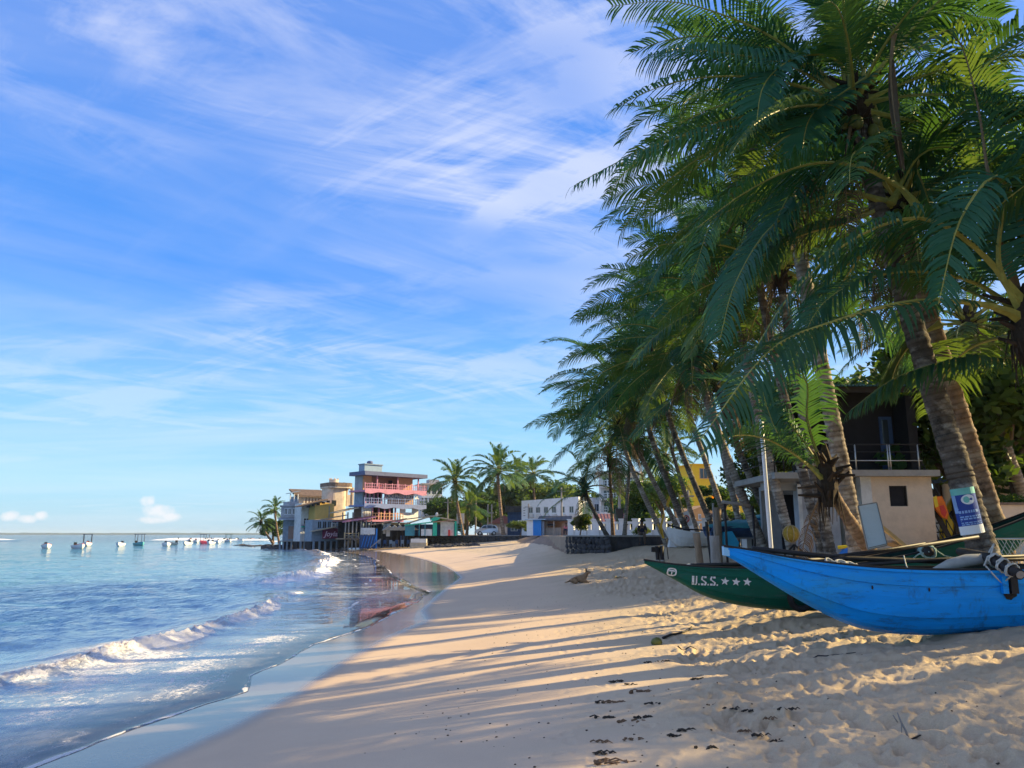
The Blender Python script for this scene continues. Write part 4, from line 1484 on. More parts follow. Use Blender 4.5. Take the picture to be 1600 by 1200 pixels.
def build_blue_boat():
    Y = 10.2
    P = lambda px, py: at(px, py, Y)
    sheer = [(P(1143, 855).x, P(1143, 855).z)] + [(P(a, b).x, P(a, b).z) for a, b in ((1180, 861), (1250, 874), (1350, 886), (1450, 891), (1550, 891), (1600, 889))] + [(8.2, 1.76), (9.2, 1.86), (10.0, 2.02)]
    keel = [(P(1143, 866).x, P(1143, 868).z)] + [(P(a, b).x, P(a, b).z) for a, b in ((1158, 876), (1206, 906), (1262, 940), (1319, 970), (1360, 986), (1412, 995), (1470, 998), (1600, 992))] + [(8.2, .84), (9.2, 1.10), (10.0, 1.74)]
    beam = [(sheer[0][0], .030), (sheer[0][0] + .5, .12), (4.6, .30), (6, .38), (7.5, .38), (8.8, .26), (10, .04)]
    h = Hull(sheer, keel, beam, Y + .38)
    b = thing('outrigger_canoe', 'bright blue outrigger canoe with pale bow tip resting on the sand', 'boat', (5.6, Y + .38, .78), 0, 'outrigger canoes pulled up on the sand')
    h.build(b, MT['bluehull'], MT['hullinside'], MT['wood_dark'])
    O = b.location
    # pale bow facing
    m = MB(); x = h.x0
    zs, zk = h.sheer(x), h.keel(x)
    m.prism([(x - .012, h.cy(x) - .046, zk - .004), (x - .012, h.cy(x) + .046, zk - .004), (x - .012, h.cy(x) + .05, zs + .006), (x - .012, h.cy(x) - .05, zs + .006)], (.075, 0, -.012))
    m.v = [tuple(Vector(p) - O) for p in m.v]
    m.build('bow_cap', MT['bowcap'], b)
    # lashed cross boom whose end juts out over the near side
    L = lambda v: Vector(v) - O
    p0 = L(at(1594, 898, Y - .42)); p1 = L(at(1548, 872, Y + .15)); p2 = L(at(1500, 862, Y + 1.6)); 
    bo = MB().tube([p0, p0.lerp(p1, .5), p1, p2], [.066, .07, .072, .06], 10).build('cross_boom', MT['wood_dark'], b, True)
    MB().tube([p0 - (p1 - p0).normalized() * .006, p0 + (p1 - p0).normalized() * .006], .05, 10).build('boom_end', MT['wood_grey'], b)
    for k, t in enumerate((.25, .55, .85)):
        coil(b, 'rope_lashing', p0.lerp(p1, t), .085, 3, .011, 'rope', (p1 - p0), 40 + k)
    # side cleats and their rust stain
    for k, (px, w) in enumerate(((1563, .035), (1577, .045))):
        a = L(at(px, 900, Y)); c = L(at(px, 927, Y))
        hx, hz = at(px, 900, Y).x, at(px, 900, Y).z
        m = MB(); m.box(hx - w - O.x, hx + w - O.x, h.near_y(hx, hz) - .045 - O.y, h.near_y(hx, hz) + .01 - O.y, c.z, a.z)
        m.build('cleat', MT['wood_dark'] if k else MT['bluehull'], b)
    m = MB()
    pts = []
    for q in range(9):
        px = 1566 + q * 2.6; py = 929 + 7 * math.sin(q / 8 * math.pi) + (q % 3)
        w = at(px, py, Y); pts.append((w.x, w.z))
    decal(b, h, [[(p[0] - pts[0][0], p[1] - pts[0][1]) for p in pts] + [(pts[-1][0] - pts[0][0], .06), (0, .06)]], pts[0][0], pts[0][1], 'rust_stain', 'weed')
    for px, py in ((1452, 921), (1366, 918)):
        w = at(px, py, Y)
        decal(b, h, [[(-.012, -.02), (.006, -.03), (.014, .0), (.004, .025), (-.01, .015)]], w.x, w.z, 'paint_chip', 'weed')
    # poles lying along the boat
    for nm, pts, r in (('pole', [(1175, 857, Y + .45), (1320, 872, Y + .55), (1460, 877, Y + .7), (1640, 872, Y + .9)], .034),
                       ('pole', [(1262, 881, Y + .3), (1400, 858, Y + .9), (1528, 839, Y + 1.5)], .026),
                       ('pole', [(1300, 869, Y + .5), (1390, 858, Y + .8), (1445, 849, Y + 1.1)], .018),
                       ('pole', [(1330, 884, Y + .42), (1470, 874, Y + .6), (1620, 868, Y + .75)], .024)):
        MB().tube([L(at(*p)) for p in pts], r, 7).build(nm, MT['wood_dark'], b, True)
    # grey canvas bundle lying inside
    m = MB(); m.tube([L(at(1455, 893, Y + .3)), L(at(1485, 882, Y + .32)), L(at(1510, 876, Y + .34)), L(at(1540, 873, Y + .36)), L(at(1562, 880, Y + .34))], [.03, .075, .085, .07, .04], 9)
    m.build('canvas_bundle', MT['canvas'], b, True)
    # ropes
    for s, (px, py, dy) in enumerate(((1298, 879, .30), (1316, 881, .34), (1330, 884, .30))):
        coil(b, 'rope_coil', L(at(px, py, Y + dy)), .075, 3, .012, 'rope', Vector((.2, -.5, 1)), 50 + s)
    m = MB()
    m.tube([L(at(1548, 868, Y + .1)), L(at(1553, 850, Y + .15)), L(at(1546, 862, Y + .2)), L(at(1538, 884, Y))], .012, 5)
    m.tube([L(at(1540, 884, Y - .03)), L(at(1556, 902, Y - .10)), L(at(1566, 912, Y - .05)), L(at(1582, 898, Y - .15))], .011, 5)
    m.tube([L(at(1412, 868, Y + .3)), L(at(1416, 884, Y + .25)), L(at(1422, 893, Y + .1))], .008, 5)
    m.build('rope_tail', MT['rope'], b, True)
    return b, h


def build_green_boat():
    Y = 13.1
    P = lambda px, py: at(px, py, Y)
    sheer = [(P(a, b).x, P(a, b).z) for a, b in ((1013, 877), (1060, 884), (1120, 888), (1200, 889), (1300, 886), (1400, 872), (1500, 848), (1600, 815), (1660, 790))]
    keel = [(P(a, b).x, P(a, b).z) for a, b in ((1014, 882), (1060, 907), (1110, 934), (1160, 948), (1210, 955), (1290, 958), (1400, 948), (1500, 918), (1600, 868), (1660, 800))]
    beam = [(sheer[0][0], .014), (sheer[0][0] + .6, .14), (4.4, .32), (6, .40), (7.6, .30), (8.8, .16), (sheer[-1][0], .02)]
    h = Hull(sheer, keel, beam, Y + .40)
    b = thing('outrigger_canoe', 'dark green outrigger canoe lettered U.S.S. with three white stars', 'boat', (4.6, Y + .4, .84), 0, 'outrigger canoes pulled up on the sand')
    h.build(b, MT['greenhull'], MT['hullinside'], MT['wood_dark'])
    O = b.location
    k = Y / FPX
    w = at(1087, 908, Y); s = .148
    polys = glyph_U(0, s) + [rect(.104, .126, -s / 2, -s / 2 + .026)] + glyph_S(.146, s) + [rect(.25, .272, -s / 2, -s / 2 + .026)] + glyph_S(.292, s) + [rect(.396, .418, -s / 2, -s / 2 + .026)]
    decal(b, h, polys, w.x - .01, w.z, tilt=-.03)
    for px, py in ((1136.5, 909), (1153.5, 910), (1170.5, 910)):
        w = at(px, py, Y)
        st = star(0, 0, .072, -8)
        decal(b, h, [[(0, 0), st[k - 1], st[k], st[(k + 1) % 10]] for k in range(0, 10, 2)], w.x, w.z, 'star_mark')
    # round emblem: rounded square ring with an axe-like shape inside
    w = at(1055, 895, Y)
    def rr(rx, ry, n=20):
        out = []
        for i in range(n):
            a = 2 * math.pi * i / n; c, s_ = math.cos(a), math.sin(a)
            e = (abs(c) ** 3 + abs(s_) ** 3) ** (-1 / 3)
            out.append((rx * c * e, ry * s_ * e))
        return out
    o1, i1 = rr(.078, .068), rr(.055, .047)
    ring = [[o1[i], o1[(i + 1) % 20], i1[(i + 1) % 20], i1[i]] for i in range(20)]
    ring += [rect(-.009, .009, -.045, .022), rect(-.03, .03, .018, .034), [(-.045, .03), (-.02, .034), (-.026, .0), (-.045, .012)], [(.045, .03), (.02, .034), (.026, .0), (.045, .012)]]
    decal(b, h, ring, w.x, w.z, 'emblem', tilt=-.12)
    L = lambda v: Vector(v) - O
    m = MB()
    m.tube([L(at(1080, 883, Y + .25)), L(at(1200, 880, Y + .9)), L(at(1300, 872, Y + 1.4))], .03, 7)
    m.build('pole', MT['wood_dark'], b, True)
    m = MB(); m.tube([L(at(1095, 885, Y + .4)), L(at(1230, 881, Y + 1.1))], .025, 7)
    m.build('pole', MT['wood_dark'], b, True)
    # second cross boom with pale green rope seen beyond the blue boat
    q0, q1 = L(at(1452, 862, Y - .3)), L(at(1430, 858, Y + 1.2))
    MB().tube([q0, q1], .075, 9).build('cross_boom', MT['wood_dark'], b, True)
    for i, t in enumerate((.08, .25)):
        coil(b, 'rope_lashing', q0.lerp(q1, t), .11, 4, .013, 'rope_green', q1 - q0, 60 + i)
    m = MB(); m.tube([q0 + Vector((0, 0, .1)), L(at(1475, 868, Y - .1)), L(at(1520, 878, Y))], .01, 5)
    m.tube([q0, L(at(1435, 866, Y - .1)), L(at(1420, 878, Y))], .012, 5)
    m.build('rope_tail', MT['rope_green'], b, True)
    m = MB(); m.tube([(2.0, 0, .12), (2.0, 0, .30)], .30, 18)
    # old tyre fender in shadow at the waist
    t = MB()
    w = at(1252, 935, Y)
    cc = Vector((w.x, h.near_y(w.x, w.z) - .06, w.z)) - O
    ring = [cc + Vector((math.cos(a) * .17, 0, math.sin(a) * .17)) for a in np.linspace(0, 2 * math.pi, 19)]
    t.tube(ring, .055, 8, cap=False)
    t.build('tyre_fender', MT['rubber'], b, True)
    m = MB(); w = at(1088, 887, Y)
    coil(b, 'rope_coil', Vector((w.x, h.cy(w.x) - .05, w.z + .03)) - O, .07, 2, .012, 'rope', None, 66)
    return b, h


BLUE, BLUE_H = build_blue_boat()
GREEN, GREEN_H = build_green_boat()


def post(label, px, y, top_py, r, mt, name='wooden_post', lean=0.0, cat='post', group=None, z=None, px_top=None):
    f = foot(px, y)
    if z is not None: f.z = z
    t = at(px_top if px_top is not None else px, top_py, y)
    m = MB(); n = 6; h = t.z - f.z
    m.tube([Vector((0, 0, -.25))] + [Vector(((t.x - f.x) * i / n, 0, h * i / n)) for i in range(n + 1)], [r * (1 + .04 * math.sin(i * 2.1)) for i in range(n + 2)], 9)
    return m.build(name, MT[mt], None, True, label=label, cat=cat, group=group, loc=f)


post('brown weathered wooden post behind the green canoe', 1094, 24, 833, .11, 'wood', px_top=1088)
post('thick grey round wooden post behind the green canoe', 1117, 23.5, 837, .145, 'wood_grey', px_top=1116)
post('thin dark pole leaning between the two wooden posts', 1110, 28, 815, .06, 'wood_dark', 'pole', cat='pole', px_top=1104)
post('thin pale pole standing above the grey post', 1117, 27, 786, .035, 'wood_grey', 'pole', cat='pole', px_top=1114)
post('brown thick post beside the thin pale pole', 1122, 29, 793, .13, 'wood', cat='post', px_top=1121)
post('slim white flagpole standing behind the blue bow', 1205, 17, 655, .045, 'whitepole', 'flagpole', cat='flagpole', px_top=1189)


def build_stumps():
    # dark box on two short stumps with a thin rod, on the lit sand
    t = thing('stump_stand', 'two short dark stumps with a black box on the lit sand', 'stump', foot(1029, 33))
    for px in (1026.5, 1033.5):
        o = at(px, 838, 33).x - t.location.x
        MB().tube([(o, 0, -.1), (o, 0, .12), (o, .01, .62)], [.085, .085, .10], 8).build('stump', MT['wood_dark'], t, True)
        MB().tube([(o, 0, .0), (o, 0, .06)], [.10, .10], 8).build('pale_collar', MT['canvas'], t, True)
    MB().box(-.32, -.10, -.1, .1, .38, .58).build('box', MT['blackmetal'], t)
    r = post('thin rod standing in the lit sand by the dark stumps', 1043, 33, 842, .02, 'wood_dark', 'rod', cat='rod', px_top=1041)


build_stumps()


# ------------------------------------------------------------------ lifeguard tower
def wrap_poster():
    """Blue notice bent round the thick palm trunk; its print is bars and a drawing, no code square."""
    a = at(1507, 762, 11.945); b = at(1525, 834, 11.945)
    mid = (a + b) / 2
    up = (a - b); H = up.length; up.normalize()
    root = thing('poster', 'blue printed poster wrapped round the thick palm trunk', 'poster', mid)
    side = Vector((1, 0, 0)) - up * up.x; side.normalize(); out = side.cross(up); out = out if out.y < 0 else -out
    rad = .25
    W = .42

    def sp(u, v, e=0):      # u across in metres, v up in metres
        an = u / rad
        return side * math.sin(an) * (rad + e) + out * (math.cos(an) * (rad + e) - rad) + up * v

    def patch(name, u0, u1, v0, v1, mt, e, n=10):
        m = MB(); vs = []; fs = []
        for i in range(n + 1):
            u = u0 + (u1 - u0) * i / n
            vs += [sp(u, v0, e), sp(u, v1, e)]
        fs = [(i * 2, i * 2 + 2, i * 2 + 3, i * 2 + 1) for i in range(n)]
        k = len(vs)
        m.add(vs, fs, 0)
        return m.build(name, mt, root)
    sheet = MB(); vs = []
    n = 12
    for e in (0, .004):
        for i in range(n + 1):
            u = -W / 2 + W * i / n
            vs += [sp(u, -H / 2, e), sp(u, H / 2, e)]
    fs = []
    o = 2 * (n + 1)
    for i in range(n):
        fs += [(i * 2, i * 2 + 1, i * 2 + 3, i * 2 + 2), (o + i * 2, o + i * 2 + 2, o + i * 2 + 3, o + i * 2 + 1), (i * 2, i * 2 + 2, o + i * 2 + 2, o + i * 2), (i * 2 + 1, o + i * 2 + 1, o + i * 2 + 3, i * 2 + 3)]
    sheet.add(vs, fs)
    sheet.build('sheet', mat('poster_blue', (.015, .05, .30), .4, .15, 3), root)
    white = mat('poster_white', (.70, .76, .82), .5, .05, 5); teal = mat('poster_teal', (.16, .50, .48), .5, .2, 4); pale = mat('poster_pale_blue', (.22, .38, .70), .5, .2, 6)
    patch('white_strip', -W / 2, W / 2, -H / 2, -H / 2 + .13, white, .007)
    patch('teal_band', -W / 2, W / 2, H / 2 - .10, H / 2, teal, .007)
    patch('left_margin', -W / 2, -W / 2 + .05, -.02, H / 2 - .10, pale, .007, 3)
    m = MB()
    vs = [sp(0, .17, .009)] + [sp(math.cos(a) * .105 + .01, .17 + math.sin(a) * .075, .009) for a in np.linspace(0, 2 * math.pi, 25)[:-1]]
    m.add(vs, [(0, i, i % 24 + 1) for i in range(1, 25)]); m.build('drawing', white, root)
    m = MB()
    vs = [sp(0, .17, .012)] + [sp(math.cos(a) * .045 - .02, .17 + math.sin(a) * .05, .012) for a in np.linspace(0, 2 * math.pi, 15)[:-1]]
    m.add(vs, [(0, i, i % 14 + 1) for i in range(1, 15)]); m.build('drawing', teal, root)
    rnd = random.Random(4)
    m = MB()
    v = .05
    for row, (hh, gap) in enumerate(((.012, .05), (.040, .03), (.010, .03), (.022, .02), (.022, .025), (.010, .025), (.016, .02), (.016, .02))):
        u = -W / 2 + .05
        while u < W / 2 - .06:
            l = rnd.uniform(.02, .06) if hh > .012 else W - .12
            l = min(l, W / 2 - .05 - u)
            m.add([sp(u, v - hh, .008), sp(u + l, v - hh, .008), sp(u + l, v, .008), sp(u, v, .008)], [(0, 1, 2, 3)])
            u += l + .012
        v -= hh + gap * .55
        if v < -H / 2 + .15: break
    m.build('print', pale, root)


wrap_poster()


def build_tower():
    D = 25.0
    X = lambda px, d=D: at(px, 838, d).x
    Z = lambda py, d=D: at(800, py, d).z
    z0 = gz(11, D)
    zs0, zs1 = Z(745), Z(735.5)
    t = thing('lifeguard_tower', 'beige lifeguard tower with black upper cabin and open porch', 'tower', (X(1367), D, z0))
    O = t.location

    def bx(name, mt, x0, x1, y0, y1, a, b, parent=None, **k):
        m = MB(); m.box(x0 - O.x, x1 - O.x, y0 - O.y, y1 - O.y, a - O.z, b - O.z)
        return m.build(name, MT[mt], parent or t, **k)
    xl, xr = X(1368), X(1464)
    dp = 3.2
    # ground-floor room: four walls round the openings
    wx0, wx1, wz0, wz1 = X(1396), X(1424), Z(791), Z(759)
    m = MB()
    def B(x0, x1, y0, y1, a, b): m.box(x0 - O.x, x1 - O.x, y0 - O.y, y1 - O.y, a - O.z, b - O.z)
    B(xl, wx0, D, D + .15, z0 - .3, zs0); B(wx1, xr, D, D + .15, z0 - .3, zs0)
    B(wx0, wx1, D, D + .15, z0 - .3, wz0); B(wx0, wx1, D, D + .15, wz1, zs0)
    B(xr - .15, xr, D + .15, D + dp, z0 - .3, zs0); B(xl, xl + .15, D + .15, D + dp, z0 - .3, zs0); B(xl + .15, xr - .15, D + dp - .15, D + dp, z0 - .3, zs0)
    m.build('wall', MT['beige'], t)
    w = bx('window', 'dark', wx0 + .03, wx1 - .03, D + .10, D + .13, wz0 + .03, wz1 - .03)
    m = MB()
    for a, b, c, d in ((wx0, wx1, wz0, wz0 + .035), (wx0, wx1, wz1 - .035, wz1), (wx0, wx0 + .035, wz0 + .035, wz1 - .035), (wx1 - .035, wx1, wz0 + .035, wz1 - .035)):
        B2 = m.box(a - O.x, b - O.x, D + .05 - O.y, D + .09 - O.y, c - O.z, d - O.z)
    m.build('frame', MT['wood_dark'], w)
    bx('plinth', 'concrete', X(1240), xr + .1, D - .25, D + dp, z0 - .3, z0 + .10)
    # pilaster at the corner and the two porch columns
    bx('pilaster', 'white_old', X(1351), xl - .003, D - .02, D + .3, z0 + .1, zs0)
    for a, b, nm in ((1289, 1313, 'porch_column'), (1251, 1272, 'porch_column')):
        bx(nm, 'greyplaster', X(a), X(b), D - .05, D + .42, z0 + .1, zs0 - .25 if a < 1260 else zs0)
        bx(nm + '_edge', 'white_old', X(a) - .03, X(a) + .09, D - .09, D - .055, z0 + .1, zs0 - .25 if a < 1260 else zs0)
    # porch back wall with door and shelf of gear
    bx('porch_back_wall', 'greyplaster', X(1240), xl - .003, D + dp - .2, D + dp, z0 + .1, zs0)
    bx('porch_door', 'dark', X(1272), X(1300), D + dp - .26, D + dp - .21, z0 + .1, z0 + 2.1)
    bx('porch_window', 'glass', X(1335), X(1350), D + 1.2, D + 1.24, Z(800), Z(762))
    # slab, its beam and its cantilever to the left
    bx('floor_slab', 'concrete', X(1248), xr + .12, D - .35, D + dp + .1, zs0, zs1)
    bx('cantilever', 'concrete', X(1190), X(1248) - .003, D - 1.6, D + dp - .3, Z(753), Z(744))
    bx('cantilever_beam', 'concrete', X(1200), X(1252), D + .1, D + .45, Z(766), Z(753) - .002)
    # upper cabin
    ux0, ux1, uz1 = X(1322), X(1450), Z(604)
    bx('cabin_wall', 'blackboard', ux0, ux1, D + .9, D + dp, zs1, uz1)
    bx('cabin_side_screen', 'blackboard', ux1 - .3, ux1, D + .0, D + .897, zs1, uz1 - .3)
    d = bx('cabin_door', 'navy', X(1410), X(1431), D + .86, D + .897, zs1, Z(645))
    bx('door_glass', 'glass', X(1414), X(1424), D + .845, D + .858, Z(690), Z(650), d)
    bx('notice', 'canvas', X(1316), X(1333), D + .85, D + .892, Z(688), Z(662))
    bx('notice', 'canvas', X(1316), X(1333), D + .85, D + .892, Z(660) - .5 - .02, Z(660) - .02 - .49 + .3)
    bx('cabin_left_wall', 'blackboard', X(1300), ux0 - .003, D + 1.1, D + dp - .1, zs1, uz1 - .1)
    # corrugated roof
    m = MB(); n = 64; x0, x1 = X(1270), X(1452)
    ya, yb = D - .55, D + dp + .3
    za, zb = Z(607), Z(607) + .75
    vs = []; fs = []
    for i in range(n + 1):
        x = x0 + (x1 - x0) * i / n - O.x; o = .025 * math.cos(i * math.pi)
        vs += [(x, ya - O.y, za + o - O.z), (x, yb - O.y, zb + o - O.z), (x, ya - O.y, za + o - .012 - O.z), (x, yb - O.y, zb + o - .012 - O.z)]
    for i in range(n):
        a = i * 4; c = a + 4
        fs += [(a, a + 1, c + 1, c), (a + 2, c + 2, c + 3, a + 3), (a, c, c + 2, a + 2)]
    m.add(vs, fs); m.build('corrugated_roof', MT['green_sheet'], t)
    bx('fascia', 'wood_dark', x0, x1, D - .2, D - .14, za - .16, za + .02)
    # balcony railing: posts and rails
    for px in (1341, 1392, 1395.5, 1440):
        m = MB(); x = X(px); m.tube([(x - O.x, D - .28 - O.y, zs1 - O.z), (x - O.x, D - .28 - O.y, zs1 - O.z + .82)], .022, 7)
        m.build('railing_post', MT['steel'], t, True)
    for h in (.30, .58, .82):
        m = MB(); m.tube([(X(1300) - O.x, D - .28 - O.y, zs1 - O.z + h), (X(1446) - O.x, D - .28 - O.y, zs1 - O.z + h)], .016 if h < .8 else .022, 7)
        m.build('rail', MT['blackmetal'] if h > .5 else MT['steel'], t, True)
    for k, px in enumerate((1192, 1206, 1221, 1236, 1250)):
        m = MB(); x = X(px); y = D - 1.5 + .0
        m.tube([(x - O.x, y - O.y, Z(744) - O.z), (x - O.x, y - O.y, Z(744) - O.z + .95)], .02, 7)
        m.build('railing_post', MT['blackmetal'], t, True)
    for h in (.32, .64, .95):
        m = MB(); m.tube([(X(1190) - O.x, D - 1.5 - O.y, Z(744) + h - O.z), (X(1300) - O.x, D - 1.5 - O.y, Z(744) + h - O.z)], .017, 7)
        m.tube([(X(1190) - O.x, D - 1.5 - O.y, Z(744) + h - O.z), (X(1190) - O.x, D + 2 - O.y, Z(744) + h - O.z)], .017, 7)
        m.build('rail', MT['blackmetal'], t, True)
    # steel stair down to the right
    a0 = Vector((X(1449), D + .4, zs1 - .05)); a1 = Vector((X(1506), D + .4, z0 + .05))
    for dy in (0, .8):
        m = MB(); m.bar(a0 - O + Vector((0, dy, 0)), a1 - O + Vector((0, dy, 0)), .05, .16); m.build('stair_stringer', MT['blackmetal'], t)
        m = MB()
        for k in range(5):
            p = a0.lerp(a1, k / 4) - O + Vector((0, dy, 0)); m.tube([p, p + Vector((0, 0, .95))], .018, 6)
        m.bar(a0 - O + Vector((0, dy, .95)), a1 - O + Vector((0, dy, .95)), .035)
        m.bar(a0 - O + Vector((0, dy, .5)), a1 - O + Vector((0, dy, .5)), .025)
        m.build('stair_railing', MT['blackmetal'], t)
    for k in range(9):
        p = a0.lerp(a1, (k + .5) / 9) - O
        m = MB(); m.box(p.x - .12, p.x + .12, p.y + .03, p.y + .77, p.z - .02, p.z + .02); m.build('stair_tread', MT['blackmetal'], t)
    bx('stair_landing', 'blackmetal', X(1449), X(1490), D + .35, D + 1.3, zs1 - .06, zs1 - .003)
    m = MB(); xx = X(1489) - O.x
    for h in (.4, .75, 1.05):
        m.tube([(X(1449) - O.x, 1.28, zs1 - O.z + h), (xx, 1.28, zs1 - O.z + h)], .018, 6)
    for px in (1452, 1470, 1489):
        m.tube([(X(px) - O.x, 1.28, zs1 - O.z), (X(px) - O.x, 1.28, zs1 - O.z + 1.05)], .018, 6)
    m.build('landing_railing', MT['blackmetal'], t)
    return t


build_tower()


def boardlike(name, label, cat, px_path, y, w, th, mt, smoothp=False):
    """A thin board between two sight points with real width."""
    a, b = at(px_path[0][0], px_path[0][1], y), at(px_path[1][0], px_path[1][1], y)
    m = MB(); m.bar(Vector((0, 0, 0)), b - a, w, th)
    return m.build(name, MT[mt], None, label=label, cat=cat, loc=a)


def build_props():
    # white notice panel leaning on the palm
    y = 15.0
    q = [at(1341, 791, y), at(1370, 786, y), at(1386, 851, y - .35), at(1356, 858, y - .35)]
    c = sum(q, Vector()) / 4
    t = thing('notice_board', 'blank white board leaning against the leaning palm trunk', 'board', c)
    m = MB(); m.prism([p - c for p in q], (0, .03, 0)); m.build('panel', MT['white'], t)
    m = MB()
    for i in range(4):
        m.bar(q[i] - c + Vector((0, .01, 0)), q[(i + 1) % 4] - c + Vector((0, .01, 0)), .014, .045)
    m.build('frame', MT['wood_grey'], t)
    boardlike('timber_plank', 'pale sawn timber leaning down from the white board towards the tower', 'timber', [(1376, 822), (1420, 858)], 15.4, .09, .06, 'wood_pale')
    boardlike('driftwood_board', 'brown broad board lying under the white notice board', 'board', [(1385, 846), (1425, 862)], 15.9, .5, .05, 'wood')
    # blue things under the porch
    y = 20.5
    c = foot(1333, y)
    t = thing('tarp_bundle', 'blue tarpaulin bundle with yellow rim on the porch floor', 'tarpaulin', c)
    m = MB(); rnd = random.Random(3)
    m.ball((0, 0, .30), (.42, .35, .42), 0, 14, 9, .07, rnd); m.build('bundle', MT['blue_tarp'], t)
    m = MB(); m.tube([(-.42, 0, .66), (.0, -.1, .70), (.42, 0, .66)], .045, 7); m.build('yellow_rim', MT['kayak'], t)
    c = foot(1362, 13.9); c.z = at(1362, 872, 13.9).z - .45
    c.z = gz(c.x, c.y)
    t = thing('blue_drum', 'blue plastic drum standing behind the blue canoe near the white board', 'drum', c)
    m = MB(); m.tube([(0, 0, 0), (0, 0, .05), (0, 0, .35), (0, 0, .6), (0, 0, .68)], [.22, .25, .27, .25, .18], 16); m.build('body', MT['blue_booth'], t, True)
    m = MB(); m.tube([(0, 0, .675), (0, 0, .71)], [.2, .2], 16); m.build('lid', MT['navy'], t)
    m = MB(); m.tube([(-.28, -.1, .58), (-.14, -.26, .2), (.05, -.3, .08), (.22, -.24, .25), (.27, -.12, .6)], .018, 6); m.build('handle_rope', MT['rope'], t, True)
    # pink buoy hung in the porch
    y = 24.9
    p = at(1269, 777, y)
    t = thing('buoy', 'pink plastic buoy hanging beside the porch column', 'buoy', p)
    m = MB(); m.ball((0, 0, 0), (.11, .11, .20), 0, 12, 8); m.build('float', MT['pinkbuoy'], t, True)
    m = MB(); m.tube([(0, 0, .18), (0, 0, .62)], .012, 5); m.build('cord', MT['rope'], t)
    # dark gear inside the porch
    y = 27.2
    for lb, px, w, h, mt in (('dark blue rescue board leaning on the porch back wall', 1283, .42, 1.9, 'navy'), ('slim navy surfboard standing in the porch beside the rescue board', 1298, .34, 1.6, 'navy')):
        f = foot(px, y); f.z = gz(11, 25) + .1
        m = MB(); pr = []
        for i in range(16):
            a = 2 * math.pi * i / 16
            pr.append((w / 2 * math.cos(a) * (1 if abs(math.sin(a)) < .7 else .9), .0, h / 2 + h / 2 * math.sin(a)))
        m.prism(pr, (0, .07, 0)); m.build('surfboard', MT[mt], None, label=lb, cat='surfboard', loc=f)
    # yellow float tied to a palm trunk, with its dark tripod frame
    y = 23.4
    c = at(1236, 834, y)
    rnd = random.Random(8)
    t = thing('float_net', 'mustard yellow net float tied to a palm trunk', 'float', c)
    m = MB(); m.ball((0, 0, 0), (.24, .2, .24), 0, 14, 9, .05, rnd); m.build('float', mat('mustard_net', (.42, .27, .04), .8, .35, 14, .5), t)
    m = MB()
    for k in range(4):
        a = k * .8
        m.tube([Vector((math.cos(a) * .25 * math.cos(b), -.01 + math.sin(a) * .22 * math.cos(b), math.sin(b) * .25)) for b in np.linspace(-1.5, 4.7, 16)], .012, 4)
    m.build('cord', MT['wood_pale'], t)
    f = foot(1240, 22.4)
    t = thing('tripod_frame', 'black bent pipe stand under the yellow float', 'stand', f)
    for k, (dx, dy) in enumerate(((-.62, .1), (.75, .0), (.1, .5))):
        m = MB(); m.tube([(dx, dy, -.05), (dx * .55, dy * .5, .42), (0, 0, .78)], .03, 7); m.build('leg', MT['blackmetal'], t, True)
    m = MB(); m.tube([(-.45, .05, .3), (.5, .0, .3)], .02, 6); m.build('crossbar', MT['blackmetal'], t)
    # yellow kayak leaning beyond the stairs, orange vest on its hook
    y = 27.0
    a, b = at(1473, 856, y), at(1492, 774, y + .3)
    t = thing('kayak', 'yellow kayak leaning against the white wall behind the stairs', 'kayak', a)
    d = b - a; m = MB(); rr = []; pp = []
    for i in range(13):
        u = i / 12; pp.append(d * u); rr.append(.25 * math.sin(math.pi * min(max(u, .03), .97)) ** .55)
    m.tube(pp, rr, 10); m.build('hull', MT['kayak'], t, True)
    m = MB(); m.ball(d * .55 + Vector((0, -.2, 0)), (.11, .06, .28), 0, 10, 6); m.build('cockpit', MT['dark'], t, True)
    p = at(1467, 776, 25.2)
    t = thing('life_vest', 'orange life vest hanging at the corner of the tower', 'life vest', p)
    m = MB(); rnd = random.Random(5)
    m.prism([(-.16, 0, 0), (.10, 0, .02), (.20, 0, -.25), (.26, 0, -.55), (.20, 0, -.72), (.05, 0, -.66), (-.12, 0, -.42), (-.20, 0, -.2)], (0, .1, 0)); m.build('padding', MT['orange_cloth'], t)
    m = MB(); m.prism([(-.02, -.012, -.3), (.12, -.012, -.26), (.2, -.012, -.5), (.12, -.012, -.66), (.02, -.012, -.55)], (0, .01, 0)); m.build('patch', MT['red'], t)
    m = MB(); m.prism([(-.2, -.012, -.02), (-.08, -.012, .03), (-.05, -.012, -.3), (-.16, -.012, -.36)], (0, .01, 0)); m.build('strap', MT['kayak'], t)
    # white yard wall behind the stairs, low beige wall with planting strip at the right
    t = thing('yard_wall', 'white yard wall behind the tower stairs', 'wall', foot(1484, 28.5))
    m = MB(); m.box(-.9, 1.3, 0, .2, -.2, 1.55); m.build('panel', MT['white_old'], t)
    m = MB(); m.box(-.25, .45, -.03, -.003, 0, .9); m.build('opening', MT['dark'], t)
    f = foot(1560, 22.0)
    t = thing('beige_wall', 'low beige garden wall at the right edge', 'wall', f)
    zt = at(1560, 789, 22).z - f.z
    m = MB(); m.box(-.35, 5.0, 0, .25, -.2, zt); m.build('panel', MT['beige'], t)
    m = MB(); m.box(-.4, 5.0, -.05, .3, zt, zt + .07); m.build('coping', MT['tile'], t)
    # beige house glimpsed behind it
    f = foot(1500, 33); z = at(0, 735, 33).z
    t = thing('house', 'pale house glimpsed behind the trees at the right edge', 'house', (at(1540, 838, 33).x, 33, f.z))
